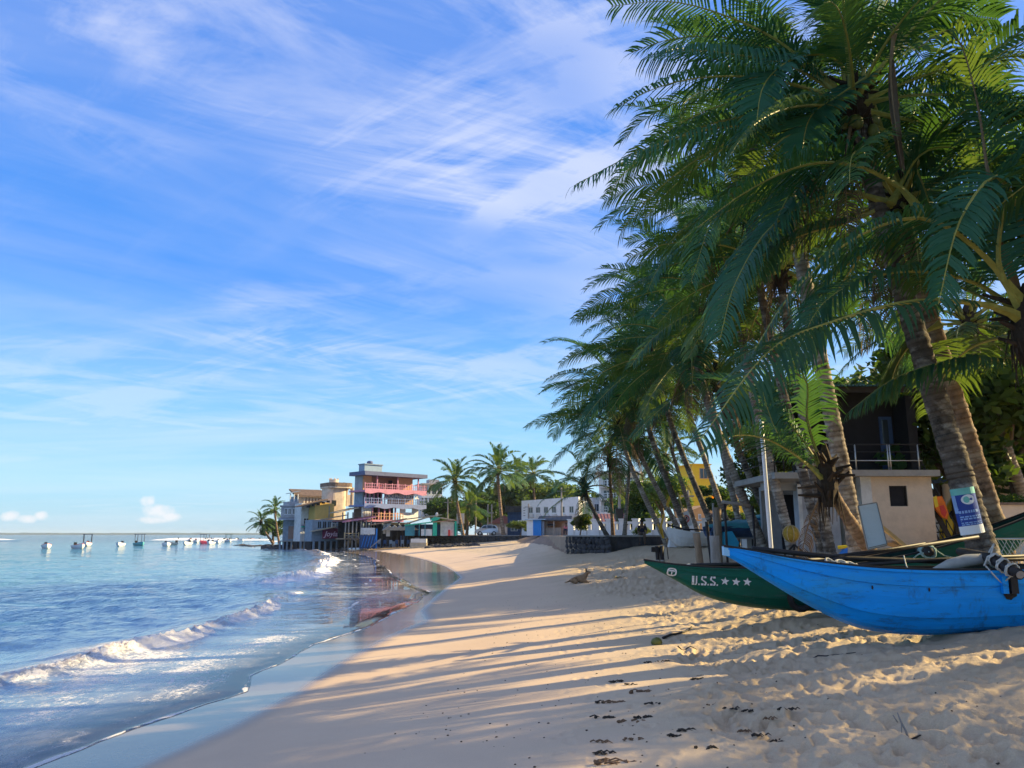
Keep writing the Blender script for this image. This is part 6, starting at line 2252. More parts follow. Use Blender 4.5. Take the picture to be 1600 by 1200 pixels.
def build_right_town():
    # white two-storey house, shaded front running back to the left
    h = House('white_building', 'plain white two storey house with four square windows', 815, 905, 110, -24, PZ)
    L = h.L; Z = h.z; U = h.up
    def zr(py, u): return h.z(py, u)
    m = MB(); m.prism([(0, 0, 0), (L, 0, 0), (L, 0, zr(776, L)), (0, 0, zr(782.5, 0))], (0, 7, 0)); m.build('wall', MT['white'], h.t)
    for k, px in enumerate((826, 837.5, 850, 862.5, 876, 890)):
        u = U(px)
        y0 = zr(802 - .1 * k, u); y1 = zr(792.5 - .35 * k, u)
        h.win(u, y0, U(px + 7.2) - u, y1 - y0, 0, 'white_old', 'glass', 1)
        h.box('air_conditioner', 'white_old', u + .1, u + .75, -.35, -.004, y0 - .62, y0 - .12)
    for k in range(4):
        h.box('vent', 'dark', U(818), U(821), -.02, -.003, zr(794 + k * 4, 1), zr(793.2 + k * 4, 1))
    h.box('ledge', 'white', -.3, 1.2, -.6, -.003, zr(818, 0), zr(813, 0))
    # blue and white booth
    h = House('booth', 'small white booth with a bright blue door panel', 823, 850, 90, -8, PZ)
    L = h.L; Z = h.z; U = h.up
    h.box('wall', 'white', 0, U(833), 0, 2, 0, Z(812)); h.box('door_panel', 'blue_booth', U(833) + .003, U(845.5), -.04, 1.9, 0, Z(812.5))
    h.slope('roof', 'tankblue', -.2, L + .1, -.3, 2.2, Z(811.5), Z(810), .07, 0, 'v')
    h.box('shade_panel', 'bluegrey', U(845.8), U(850), .4, .5, 0, Z(813))
    # dark thatch hut
    h = House('thatch_hut', 'low hut with dark patched roof beside the blue booth', 848, 893, 91, -6, PZ)
    L = h.L; Z = h.z; U = h.up
    h.slope('roof', 'wood_dark', -.6, L, -.9, 3.5, Z(813), Z(805), .12, 8, 'v')
    h.box('back_wall', 'recess_brown', 0, L, 1.8, 2, 0, Z(812))
    h.box('side_screen', 'wood_grey', U(852), U(856), -.2, -.1, 0, Z(814)); h.box('side_screen', 'recess_brown', U(878), L, -.2, -.1, 0, Z(814))
    h.box('counter', 'wood_grey', U(853), U(877), -.25, -.12, 0, .9)
    h.posts([U(850), U(866), U(891)], -.7, 0, Z(813), .13, 'wood_grey')
    h.box('dark_awning', 'dark', U(856), U(868), -.7, -.12, Z(822), Z(818))
    # grey hut left of the white house and its low roof
    h = House('grey_hut', 'dark grey hut half hidden left of the white building', 793, 815, 116, -8, PZ)
    L = h.L; Z = h.z
    h.box('wall', 'navy', 0, L, 0, 3, 0, Z(800)); h.box('roof', 'stone', -.3, L + .2, -.4, 3, Z(800), Z(791)); h.win(.5, .6, 1, 1.2, 0, 'white_old')
    h = House('cafe_hut', 'low cafe hut with dark pointed roof behind the silver car', 765, 806, 124, 4, PZ)
    L = h.L; Z = h.z; U = h.up
    m = MB(); m.prism([(-.4, -.5, Z(818)), (L * .55, -.5, Z(805)), (L + .4, -.5, Z(818))], (0, 4, 0)); m.build('roof', MT['maroon_tile'], h.t)
    h.box('wall', 'greyplaster', 0, L, 0, 3, 0, Z(818.3))
    for k in range(6):
        h.box('lattice_panel', 'white_old', .15 + k * .68, .15 + k * .68 + .55, -.05, -.004, .3, 1.3)
    # maroon tiled bungalow and the white hotel far behind it
    h = House('bungalow', 'white bungalow with a maroon tiled roof behind the balustrade', 938, 1020, 76, -4, PZ)
    L = h.L; Z = h.z; U = h.up
    h.box('wall', 'white', 0, L, 1, 5, 0, Z(816)); h.slope('roof', 'maroon_tile', -.5, L + .4, .2, 4.5, Z(816), Z(801), .12, 18, 'v')
    for k in range(4):
        h.win(.5 + k * 1.25, .35, .8, .9, 1, 'white', 'dark')
    h = House('far_hotel', 'tall pale hotel with stacked balconies glimpsed between palm trunks', 938, 1002, 112, -14, PZ)
    L = h.L; Z = h.z; U = h.up
    h.box('wall', 'white_old', 0, L, 1.2, 7, 0, Z(740)); h.box('roof_slab', 'white', -.2, L + .2, -.4, 7.2, Z(740), Z(737))
    for k, py in enumerate((762, 782, 803)):
        h.box('balcony_floor', 'white', 0, L, -.4, 1.197, Z(py), Z(py - 2.4))
        h.rail(0, L, -.35, Z(py - 2.4), .8, 'steel', .4)
        for j in range(4):
            h.win(.4 + j * (L - .8) / 4, Z(py - 3), (L - 1.5) / 4, 1.25, 1.2, 'white_old')
    h.posts([.1, L * .5, L - .1], -.2, 0, Z(740), .22, 'white', 'column')
    m = MB(); uc = U(958); m.tube([(uc, 2, Z(737)), (uc, 2, Z(728)), (uc, 2, Z(727))], [.42, .44, .2], 12); m.build('water_tank', MT['blackmetal'], h.t, True)
    h = House('grey_block', 'grey white block left of the tall pale hotel', 893, 940, 118, -18, PZ)
    h.box('wall', 'white_old', 0, h.L, 0, 5, 0, h.z(778)); 
    for k in range(3): h.win(.6 + k * 1.4, h.z(800), .9, 1.2, 0, 'white')
    # orange house with arch, yellow house behind
    h = House('orange_house', 'orange house with an arched doorway behind the white fence', 1083, 1128, 70, 10, PZ)
    L = h.L; Z = h.z; U = h.up
    m = MB(); m.prism([(0, 0, 0), (L, 0, 0), (L, 0, Z(795)), (L * .45, 0, Z(789)), (0, 0, Z(797))], (0, 4, 0)); m.build('wall', MT['orange_wall'], h.t)
    m = MB(); pts = [(U(1103), -.02, 0), (U(1118), -.02, 0)]
    for k in range(9):
        a = R(k * 22.5); pts.append((U(1110.5) + math.cos(a) * (U(1118) - U(1103)) / 2, -.02, Z(808) + math.sin(a) * .38))
    m.prism(pts, (0, .015, 0)); m.build('arch_door', MT['tile'], h.t)
    h.win(U(1092), Z(812), .28, .5, 0, 'white_old', 'dark'); 
    h = House('yellow_building', 'bright yellow building rising above the trees behind the palms', 1086, 1152, 86, 12, PZ)
    L = h.L; Z = h.z; U = h.up
    h.box('wall', 'yellow', 0, U(1115), 0, 4, 0, Z(726)); h.box('roof_slab', 'yellow', -.2, U(1116), -.2, 4.2, Z(726), Z(724.5))
    h.box('front_bay', 'orange_wall', U(1125), U(1152), -2, 3, 0, Z(772)); h.box('yellow_bay', 'yellow', U(1124), U(1150), -2.2, -2.003, Z(806), Z(789))
    h.win(U(1097), Z(748), 1.0, 1.2, 0, 'orange_wall'); h.win(U(1132), Z(826), .9, 1.1, -2.2, 'white_old', 'dark')
    # beige house behind the covered boats
    h = House('beige_house', 'pale beige house with dark eaves behind the covered boats', 1140, 1262, 52, 2, PZ)
    L = h.L; Z = h.z; U = h.up
    h.box('wall', 'white_old', 0, L, 0, 4, 0, Z(806)); h.box('roof', 'stone', -.3, L + .3, -.7, 4.3, Z(806), Z(802))
    for k in range(3):
        h.win(U(1165 + k * 30), Z(826), .55, .65, 0, 'white', 'dark')


build_right_town()


# ------------------------------------------------------------------ walls, fence, steps
def stone_wall(label, pts, top_z, depth, seed, group='dark stone sea walls', size=.34):
    """Rough basalt wall: core with individually shaped stones set proud of the mortar."""
    rnd = random.Random(seed)
    o = Vector((pts[0][0], pts[0][1], 0))
    t = thing('stone_wall', label, 'wall', o, 0, group)
    core = MB(); stones = MB()
    for (x0, y0), (x1, y1) in zip(pts[:-1], pts[1:]):
        a = Vector((x0, y0, 0)); b = Vector((x1, y1, 0)); d = b - a; L = d.length; d.normalize()
        nrm = Vector((d.y, -d.x, 0))
        zb = min(gz(x0, y0), gz(x1, y1)) - .3
        c = [a - o, b - o, b - nrm * depth - o, a - nrm * depth - o]
        core.prism([(p.x, p.y, zb) for p in c], (0, 0, top_z - zb))
        z = zb + .15
        while z < top_z - .05:
            hh = size * rnd.uniform(.65, 1.05)
            u = rnd.uniform(-.2, 0)
            while u < L:
                w = size * rnd.uniform(.8, 1.8)
                cpos = a + d * (u + w / 2) + nrm * .02 - o
                Mx = Matrix((d, nrm, Vector((0, 0, 1)))).transposed()
                stones.ball((cpos.x, cpos.y, min(z + hh / 2, top_z - hh * .4)), (w * .54, .10 + rnd.uniform(0, .06), hh * .54), 0, 7, 4, .16, rnd, Mx)
                u += w
            z += hh * .92
    core.build('core', MT['mortar'], t)
    stones.build('stones', MT['stone'], t, kind='stuff')
    cap = MB()
    for (x0, y0), (x1, y1) in zip(pts[:-1], pts[1:]):
        cap.bar(Vector((x0, y0, top_z + .03)) - o + Vector((0, .12, 0)), Vector((x1, y1, top_z + .03)) - o + Vector((0, .12, 0)), .45, .07)
    cap.build('coping', MT['concrete'], t)
    return t


stone_wall('near corner of dark stone wall under the small palm', [(3.2, 46.3), (5.15, 41.9)], PZ + .02, .5, 1)
stone_wall('long dark stone sea wall below the silver car', [(-13.8, 112.2), (-4.5, 109.2), (2.4, 106.2)], PZ - .05, .5, 2, size=.5)


def build_walls():
    # concrete retaining wall, then steps
    t = thing('concrete_wall', 'dark concrete retaining wall with the seated person', 'wall', (5.2, 42.0, 0))
    m = MB(); m.prism([(0, 0, .9), (3.05, .85, .9), (3.0, 1.2, .9), (-.02, .35, .9)], (0, 0, PZ - .9)); m.build('panel', MT['stone'], t)
    m = MB(); m.prism([(0, -.06, PZ), (3.08, .79, PZ), (3.0, 1.25, PZ), (-.02, .40, PZ)], (0, 0, .09)); m.build('coping', MT['concrete'], t)
    t = thing('beach_steps', 'concrete steps from the sand to the white fence', 'steps', (8.35, 42.6, 1.2))
    for k in range(5):
        m = MB(); m.box(0, 2.2, k * .32 - .5, k * .32 + 1.0, -.3, k * .17 + .05); m.build('step', MT['concrete'], t)
    # white balustrade
    A, B = Vector((at(893, 838, 56).x, 56, PZ)), Vector((at(1150, 838, 51).x, 51, PZ))
    t = thing('balustrade', 'white concrete balustrade with square piers and open panels', 'fence', A, math.atan2(B.y - A.y, B.x - A.x))
    L = (B - A).length
    n = 12
    for i in range(n + 1):
        u = L * i / n
        MB().box(u - .22, u + .22, -.16, .16, 0, 1.12).build('pier', MT['white'], t)
        MB().box(u - .26, u + .26, -.20, .20, 1.123, 1.2).build('pier_cap', MT['white'], t)
        if i < n:
            v = L * (i + 1) / n
            for z0, z1 in ((.0, .45), (.85, 1.0)):
                MB().box(u + .223, v - .223, -.08, .08, z0, z1).build('rail', MT['white'], t)
            MB().box((u + v) / 2 - .06, (u + v) / 2 + .06, -.06, .06, .453, .847).build('baluster', MT['white'], t)
    # low sea-front masonry by the shed: pale graffiti block with sandy steps
    x0 = at(640, 838, 104).x
    t = thing('masonry_block', 'pale worn masonry block at the end of the stone wall', 'wall', (x0, 104.5, gz(x0, 104)))
    m = MB(); m.box(0, 2.2, 0, 1.5, -.3, .75); m.build('block', MT['palesheet'], t)
    m = MB(); m.box(.1, 2.15, -.02, 1.5, .753, 1.25); m.build('white_top', MT['white_old'], t)
    m = MB(); m.box(.3, 2.3, -.9, -.003, -.3, .3); m.build('step', MT['palesheet'], t)


build_walls()

# ------------------------------------------------------------------ boats and racks in the yard, poles, car
def skiff(name, label, cx, cy, z, L, w, h, mt, rotz, covers=None, group=None, cat='boat'):
    t = thing(name, label, cat, (cx, cy, z), rotz, group)
    m = MB(); n = 14; prof = []
    vs = []; fs = []
    for i in range(n + 1):
        u = i / n
        b = w / 2 * (1 - max(0, (u - .45) / .55) ** 2.2) * (.9 + .1 * min(1, u * 4)) + .01
        zs = h * (1 + .35 * max(0, (u - .4) / .6) ** 2); zk = h * .02 + h * .75 * max(0, (u - .72) / .28) ** 2
        x = -L / 2 + L * u
        vs += [(x, -b, zs), (x, -b * .9, zs * .6 + zk * .4), (x, -b * .5, zk + .05), (x, 0, zk), (x, b * .5, zk + .05), (x, b * .9, zs * .6 + zk * .4), (x, b, zs), (x, b * .86, zs - .02), (x, b * .7, zk + h * .3), (x, -b * .7, zk + h * .3), (x, -b * .86, zs - .02)]
    k = 11
    for i in range(n):
        for q in range(k):
            fs.append((i * k + q, i * k + (q + 1) % k, (i + 1) * k + (q + 1) % k, (i + 1) * k + q))
    fs.append(tuple(range(k))); fs.append(tuple(n * k + q for q in range(k))[::-1])
    m.add(vs, fs)
    m.build('hull', mt, t)
    return t


def build_yard():
    # white skiff nose towards the camera
    x = at(1082, 838, 37).x; z = gz(x, 37) + .12
    t = skiff('skiff', 'white upturned skiff behind the grey leaning palm', x, 37.6, z - .1, 2.5, 1.2, .72, MT['white'], R(200), None)
    m = MB(); m.tube([(-1.1, 0, .80), (.3, 0, .86), (1.2, .1, 1.05)], .04, 7); m.build('boom', MT['wood_dark'], t, True)
    x = at(1058, 838, 39).x
    t = thing('trestle', 'white trestle block between steps and skiff', 'trestle', (x, 39, gz(x, 39)))
    m = MB(); m.prism([(-.42, 0, 0), (.38, 0, 0), (.25, 0, .75), (-.22, 0, .75)], (0, .5, 0)); m.build('block', MT['white'], t)
    m = MB(); m.box(-.05, .5, -.02, -.003, 0, .22); m.build('opening', MT['dark'], t)
    # covered boats on a pipe rack
    for lb, px, y, L, zz in (('teal tarpaulin covered boat on the pipe rack', 1165, 30, 3.0, 1.05), ('second teal covered boat deeper in the yard by the flagpole', 1232, 33, 3.2, 1.15)):
        x = at(px, 838, y).x; z = gz(x, y)
        t = skiff('covered_boat', lb, x, y, z + zz - .35, L, 1.1, .42, MT['navy'], R(8 if px < 1200 else -6), group='covered boats on racks')
        m = MB(); rnd = random.Random(int(px))
        vs = []; fs = []; n = 18; kk = 9
        for i in range(n + 1):
            u = i / n
            for q in range(kk):
                a = math.pi * q / (kk - 1)
                r = .60 * (1 - abs(2 * u - 1) ** 3 * .75)
                vs.append((-L / 2 * 1.05 + L * 1.05 * u, -math.cos(a) * r * 1.02, .38 + math.sin(a) * .30 * (1 - abs(2 * u - 1) ** 2 * .8) + rnd.uniform(-.03, .03)))
        for i in range(n):
            for q in range(kk - 1):
                fs.append((i * kk + q, i * kk + q + 1, (i + 1) * kk + q + 1, (i + 1) * kk + q))
        m.add(vs, fs); m.build('tarpaulin', MT['teal_tarp'], t, True)
        r = thing('pipe_rack', 'rusty pipe rack under the ' + ('first teal covered boat' if px < 1200 else 'deeper teal covered boat'), 'rack', (x, y, z), 0, 'pipe racks in the boat yard')
        for k in range(4):
            for s in (-.5, .5):
                m = MB(); m.tube([(-1.2 + k * .8, s, -.1), (-1.2 + k * .8, s, zz - .36)], .03, 6); m.build('leg', MT['blackmetal'], r)
        for s in (-.5, .5):
            m = MB(); m.tube([(-1.4, s, zz - .37), (1.5, s, zz - .37)], .03, 6); m.build('rail', MT['steel'], r)
        m = MB(); m.tube([(-1.2, -.5, .3), (1.3, -.5, .3)], .02, 6); m.build('brace', MT['blackmetal'], r)
    x = at(1138, 838, 29).x
    t = thing('cyan_board', 'bright cyan surfboard standing on edge beside the pipe rack', 'surfboard', (x, 29, gz(x, 29) + .35))
    m = MB(); m.prism([(-.25, 0, 0), (.3, 0, .05), (.38, 0, .35), (.15, 0, .75), (-.18, 0, .72), (-.3, 0, .3)], (0, .12, 0)); m.build('board', mat('cyan_plastic', (.03, .38, .62), .5, .1, 3), t)
    # dark crates on the sand below the racks
    for k, (px, y, w, h, mt, lb) in enumerate(((1180, 32, .7, .95, 'navy', 'dark crate behind the blue bow'), (1170, 31, .4, .75, 'white_old', 'small white tub beside the dark crate'), (1192, 31.5, .5, .85, 'wood_dark', 'black box between the dark crate and flagpole'),
                                              (1222, 31, .6, .95, 'bluegrey', 'grey blue crate right of the flagpole'))):
        f = foot(px, y); t = thing('crate', lb, 'crate', f, .2 * k)
        m = MB(); e = .03
        m.box(-w / 2, w / 2, -w / 2, -w / 2 + e, 0, h); m.box(-w / 2, w / 2, w / 2 - e, w / 2, 0, h); m.box(-w / 2, -w / 2 + e, -w / 2 + e, w / 2 - e, 0, h); m.box(w / 2 - e, w / 2, -w / 2 + e, w / 2 - e, 0, h); m.box(-w / 2 + e, w / 2 - e, -w / 2 + e, w / 2 - e, 0, .03)
        m.build('body', MT[mt], t)
        m = MB(); m.box(-w / 2 - .02, w / 2 + .02, -w / 2 - .02, -w / 2 - .003, h - .07, h); m.box(-w / 2 - .02, w / 2 + .02, w / 2 + .003, w / 2 + .02, h - .07, h); m.build('rim', MT[mt], t)
    # horizontal pole laid across two uprights
    a, b = at(1128, 784, 26), at(1172, 790, 26)
    t = thing('pole_gate', 'weathered beam laid across two uprights behind the wooden posts', 'beam', Vector((a.x, 26, gz(a.x, 26))))
    o = t.location
    m = MB(); m.tube([a - o, b - o], .055, 8); m.build('beam', MT['wood_grey'], t, True)
    for p in (a, b):
        m = MB(); m.tube([Vector((p.x + .1 - o.x, .05, -.1)), Vector((p.x + .1 - o.x, .05, p.z - o.z))], .04, 8); m.build('upright', MT['wood_dark'], t, True)
    # folded beach umbrella frame
    x = at(1150, 838, 34).x
    t = thing('umbrella_frame', 'dark open umbrella frame above the covered boats', 'umbrella', (x, 34, gz(x, 34)))
    zt = at(0, 810, 34).z - t.location.z
    m = MB(); m.tube([(0, 0, 0), (0, 0, zt)], .03, 7); m.build('pole', MT['blackmetal'], t)
    for k in range(8):
        a = k * math.pi / 4
        m = MB(); m.tube([(0, 0, zt), (math.cos(a) * .55, math.sin(a) * .55, zt - .08), (math.cos(a) * 1.05, math.sin(a) * 1.05, zt - .3)], .018, 5); m.build('rib', MT['blackmetal'], t)
    # sign: pale square tilted, red ring with a bar over a dark figure
    y = 38.5
    c = at(1071, 811, y)
    t = thing('warning_sign', 'white tilted square sign with a red ring on a pale pole', 'sign', c)
    s = y / FPX
    q = [(-9.5, -8), (4.5, -12.5), (11, 9), (-3, 13)]
    m = MB(); m.prism([(a * s, 0, b * s * -1) for a, b in q], (0, .03, 0)); m.build('panel', MT['white'], t)
    m = MB(); cx, cz = 1.0 * s, 0.2 * s
    m.tube([(cx + math.cos(a) * 4.6 * s, -.012, cz + math.sin(a) * 4.9 * s) for a in np.linspace(0, 2 * math.pi, 21)], .024, 5, cap=False); m.build('ring', MT['red'], t)
    m = MB(); m.bar((cx - 3 * s, -.012, cz + 3.2 * s), (cx + 3 * s, -.012, cz - 3.2 * s), .03, .012); m.build('bar', MT['red'], t)
    m = MB(); m.ball((cx + .02, -.02, cz + 2 * s), (.035, .012, .035), 0, 8, 5); m.bar((cx, -.014, cz + 1.2 * s), (cx - .03, -.014, cz - 2.8 * s), .05, .012); m.bar((cx - .07, -.014, cz), (cx + .09, -.014, cz + .02), .03, .012); m.build('figure', MT['wood_dark'], t)
    a, b = at(1059, 770, y + .1) - c, at(1083, 848, y + .1) - c
    m = MB(); m.bar(a, b, .055); m.build('pole', MT['wood_pale'], t)
    # yellow cloth strips hung on a pale palm
    c = at(1048, 765, 39.3)
    t = thing('yellow_cloth', 'yellow torn cloth tied round a palm trunk', 'cloth', c)
    s = 39.3 / FPX
    m = MB()
    def strip(pts, w):
        vs = []
        for i, (a, b) in enumerate(pts):
            for d in (0, .02): vs += [((a - w) * s, d, -b * s), ((a + w) * s, d, -b * s)]
        fs = []
        for i in range(len(pts) - 1):
            k = i * 4; n_ = k + 4
            fs += [(k, k + 1, n_ + 1, n_), (k + 2, n_ + 2, n_ + 3, k + 3), (k, n_, n_ + 2, k + 2), (k + 1, k + 3, n_ + 3, n_ + 1)]
        m.add(vs, fs)
    strip([(2, -5), (1, 5), (-3, 15), (-6, 22), (-5, 27)], 2.0)
    strip([(-13, 38), (-14, 45), (-17, 55), (-16, 66), (-14, 74)], 1.8)
    strip([(-22, 52), (-19, 60), (-17, 68)], 1.2)
    m.build('strip', mat('yellow_cloth', (.62, .36, .05), .8, .2, 6), t)
    m = MB(); m.tube([(-6 * s, 0, -26 * s), (-11 * s, 0, -40 * s), (-10 * s, 0, -75 * s)], .012, 5); m.build('cord', MT['rope'], t)


build_yard()


def build_poles():
    for lb, px, y, top, lean in (('thin utility pole right of the silver car palm trunks', 743, 118, 765, 0), ('thin utility pole in front of the white building', 878, 96, 762, 0), ('slim pole among palm trunks by the pale hotel', 968, 60, 748, 2),
                            ('thin dark pole before the green stall', 699, 110, 780, 0), ('short pole before the white building left end', 826, 108, 787, 0), ('grey pole behind the tilted sign', 1077, 60, 766, 1)):
        f = Vector((at(px, 838, y).x, y, PZ)); t = thing('utility_pole', lb, 'pole', f, 0, 'utility poles of the town')
        h = at(px, top, y).z - PZ
        m = MB(); m.tube([(0, 0, 0), (lean * .05, 0, h)], [.13, .09], 8); m.build('shaft', MT['wood_grey'], t)
        m = MB(); m.box(-.5, .5, -.05, .05, h - .5, h - .4); m.build('cross_arm', MT['wood_grey'], t)
        if px == 968:
            m = MB(); m.box(-.25, .3, -.25, .25, at(px, 815, y).z - PZ, at(px, 795, y).z - PZ); m.build('junction_box', MT['blackmetal'], t)
    # concrete twin posts
    f = Vector((at(762, 838, 122).x, 122, PZ)); t = thing('transformer_frame', 'pair of concrete posts holding a crossbeam behind the car', 'utility frame', f)
    h = at(0, 788, 122).z - PZ
    for dx in (0, .6):
        m = MB(); m.box(dx - .1, dx + .1, -.1, .1, 0, h); m.build('post', MT['concrete'], t)
    m = MB(); m.box(-.3, .9, -.12, .12, h * .7, h * .74); m.build('crossbeam', MT['concrete'], t)


build_poles()


def build_car():
    y = 111.5
    x = at(760, 838, y).x
    t = thing('car', 'silver hatchback car parked above the stone wall', 'car', (x, y, PZ), R(8))
    # side outline, nose to the left
    P = [(-1.55, .30), (-1.62, .55), (-1.55, .78), (-.95, .95), (-.45, 1.42), (.55, 1.50), (1.25, 1.38), (1.55, .95), (1.60, .5), (1.52, .28)]
    m = MB(); n = len(P); vs = []; fs = []
    rows = [(-.76, .96, .0), (-.70, 1.0, .0), (.70, 1.0, 0), (.76, .96, 0)]
    for yy, s, _ in rows:
        vs += [(a * s, yy if b < 1.0 else yy * .86, .28 + (b - .28) * s) for a, b in P]
    for r in range(3):
        for i in range(n):
            j = (i + 1) % n
            fs.append((r * n + i, r * n + j, (r + 1) * n + j, (r + 1) * n + i))
    fs += [tuple(range(n))[::-1], tuple(3 * n + i for i in range(n))]
    m.add(vs, fs); m.build('body', MT['carpaint'], t)
    for s in (-1, 1):
        m = MB()
        for a, b in (((-.80, .98), (-.40, 1.36)), ((-.30, 1.38), (.42, 1.42)), ((.50, 1.42), (1.1, 1.34))):
            pass
        for q in ([(-.82, .98), (-.05, .98), (-.05, 1.38), (-.42, 1.34)], [(.02, .98), (.70, .98), (.70, 1.38), (.02, 1.40)], [(.76, .98), (1.32, .98), (1.12, 1.30), (.76, 1.36)]):
            mm = MB(); mm.prism([(a, s * (.745 if b < 1.1 else .665), b) for a, b in q], (0, s * .012, 0)); mm.build('side_window', MT['glass'], t)
    m = MB(); m.prism([(-.97, -.62, .97), (-.97, .62, .97), (-.50, .55, 1.40), (-.50, -.55, 1.40)], (-.02, 0, .015)); m.build('windscreen', MT['glass'], t)
    for wx in (-1.0, 1.0):
        for s in (-1, 1):
            m = MB(); m.tube([(wx, s * .62, .29), (wx, s * .80, .29)], .29, 16); w = m.build('wheel', MT['rubber'], t)
            m = MB(); m.tube([(wx, s * .79, .29), (wx, s * .815, .29)], .17, 12); m.build('rim', MT['steel'], w)
    for s in (-1, 1):
        m = MB(); m.ball((-1.57, s * .52, .66), (.06, .16, .09), 0, 8, 6); m.build('headlight', MT['white'], t, True)
    m = MB(); m.box(-1.66, -1.56, -.6, .6, .33, .47); m.build('bumper', MT['carpaint'], t)


build_car()


# ------------------------------------------------------------------ people and the dog
def skinned(name, verts, edges, radii, mt, parent, levels=2):
    me = bpy.data.meshes.new(name)
    me.from_pydata(verts, edges, [])
    o = bpy.data.objects.new(name, me); COL.objects.link(o)
    sk = o.modifiers.new('skin', 'SKIN')
    for i, r in enumerate(radii):
        me.skin_vertices[0].data[i].radius = r if hasattr(r, '__len__') else (r, r)
    me.skin_vertices[0].data[0].use_root = True
    sb = o.modifiers.new('sub', 'SUBSURF'); sb.levels = levels; sb.render_levels = levels
    bpy.context.view_layer.update()
    m2 = bpy.data.meshes.new_from_object(o.evaluated_get(bpy.context.evaluated_depsgraph_get()))
    m2.name = name
    bpy.data.objects.remove(o)
    m2.materials.clear(); m2.materials.append(mt)
    m2.polygons.foreach_set('use_smooth', [True] * len(m2.polygons))
    return link(name, m2, parent)


def seated_person(label, loc, rotz, shirt, trousers):
    """Sits on an edge, facing -Y of its own frame, feet hanging; origin at the seat."""
    t = thing('person', label, 'person', loc, rotz)
    V = [(0, 0, .10), (0, .02, .30), (0, .0, .46), (0, -.03, .54), (0, -.05, .62), (0, -.06, .72), (0, -.055, .80),
         (.17, 0, .47), (.24, -.06, .22), (.15, -.26, .10), (.13, -.34, .08),
         (-.17, 0, .47), (-.24, -.06, .22), (-.15, -.26, .10), (-.13, -.34, .08),
         (.10, 0, .08), (.12, -.24, .08), (.13, -.46, .06), (.13, -.48, -.18), (.13, -.47, -.42), (.13, -.60, -.46),
         (-.10, 0, .08), (-.12, -.24, .08), (-.13, -.46, .06), (-.14, -.48, -.18), (-.13, -.46, -.42), (-.13, -.59, -.46)]
    Ed = [(0, 1), (1, 2), (2, 3), (3, 4), (4, 5), (5, 6), (2, 7), (7, 8), (8, 9), (9, 10), (2, 11), (11, 12), (12, 13), (13, 14), (0, 15), (15, 16), (16, 17), (17, 18), (18, 19), (19, 20), (0, 21), (21, 22), (22, 23), (23, 24), (24, 25), (25, 26)]
    Rd = [(.15, .11), (.14, .11), (.13, .09), .055, .075, .095, .06, .06, .048, .038, .04, .06, .048, .038, .04, .085, .08, .062, .058, .04, .035, .085, .08, .062, .058, .04, .035]
    skinned('body', V, Ed, Rd, MT['skin'], t)
    up = lambda l: [l[0] + .012, l[1] + .012] if hasattr(l, '__len__') else l + .014
    si = [0, 1, 2, 7, 8, 11, 12]
    mp = {k: i for i, k in enumerate(si)}
    skinned('shirt', [V[k] for k in si], [(mp[a], mp[b]) for a, b in ((0, 1), (1, 2), (2, 7), (7, 8), (2, 11), (11, 12))], [up(Rd[k]) for k in si], MT[shirt], t)
    ti = [0, 15, 16, 17, 18, 19, 21, 22, 23, 24, 25]
    mp = {k: i for i, k in enumerate(ti)}
    skinned('trousers', [V[k] for k in ti], [(mp[a], mp[b]) for a, b in ((0, 15), (15, 16), (16, 17), (17, 18), (18, 19), (0, 21), (21, 22), (22, 23), (23, 24), (24, 25))], [up(Rd[k]) for k in ti], MT[trousers], t)
    m = MB(); m.ball((0, -.045, .75), (.092, .108, .095), 0, 12, 8); m.build('hair', MT['hair'], t, True)
    m = MB(); m.ball((0, -.155, .70), (.014, .02, .022), 0, 6, 5); m.ball((.035, -.142, .725), (.012, .008, .008), 0, 6, 4); m.ball((-.035, -.142, .725), (.012, .008, .008), 0, 6, 4); m.build('face', MT['hair'], t, True)
    return t


seated_person('person in dark shirt and brown trousers sitting on the concrete wall', Vector((at(1004, 838, 42.9).x, 42.95, PZ + .09)), R(-12), 'shirt_dark', 'trousers')
seated_person('distant person in pink shirt sitting beside the thatch hut', Vector((at(885, 838, 86).x, 86, PZ + .55)), R(-20), 'shirt_pink', 'shirt_dark')
_st = thing('stool', 'low wooden stool under the person in pink', 'stool', Vector((at(885, 838, 86).x, 86.02, PZ)))
MB().box(-.22, .22, -.2, .2, .42, .48).build('seat', MT['wood'], _st)
for _a in (-.18, .15):
    for _b in (-.17, .14):
        MB().box(_a, _a + .04, _b, _b + .04, 0, .42).build('leg', MT['wood'], _st)


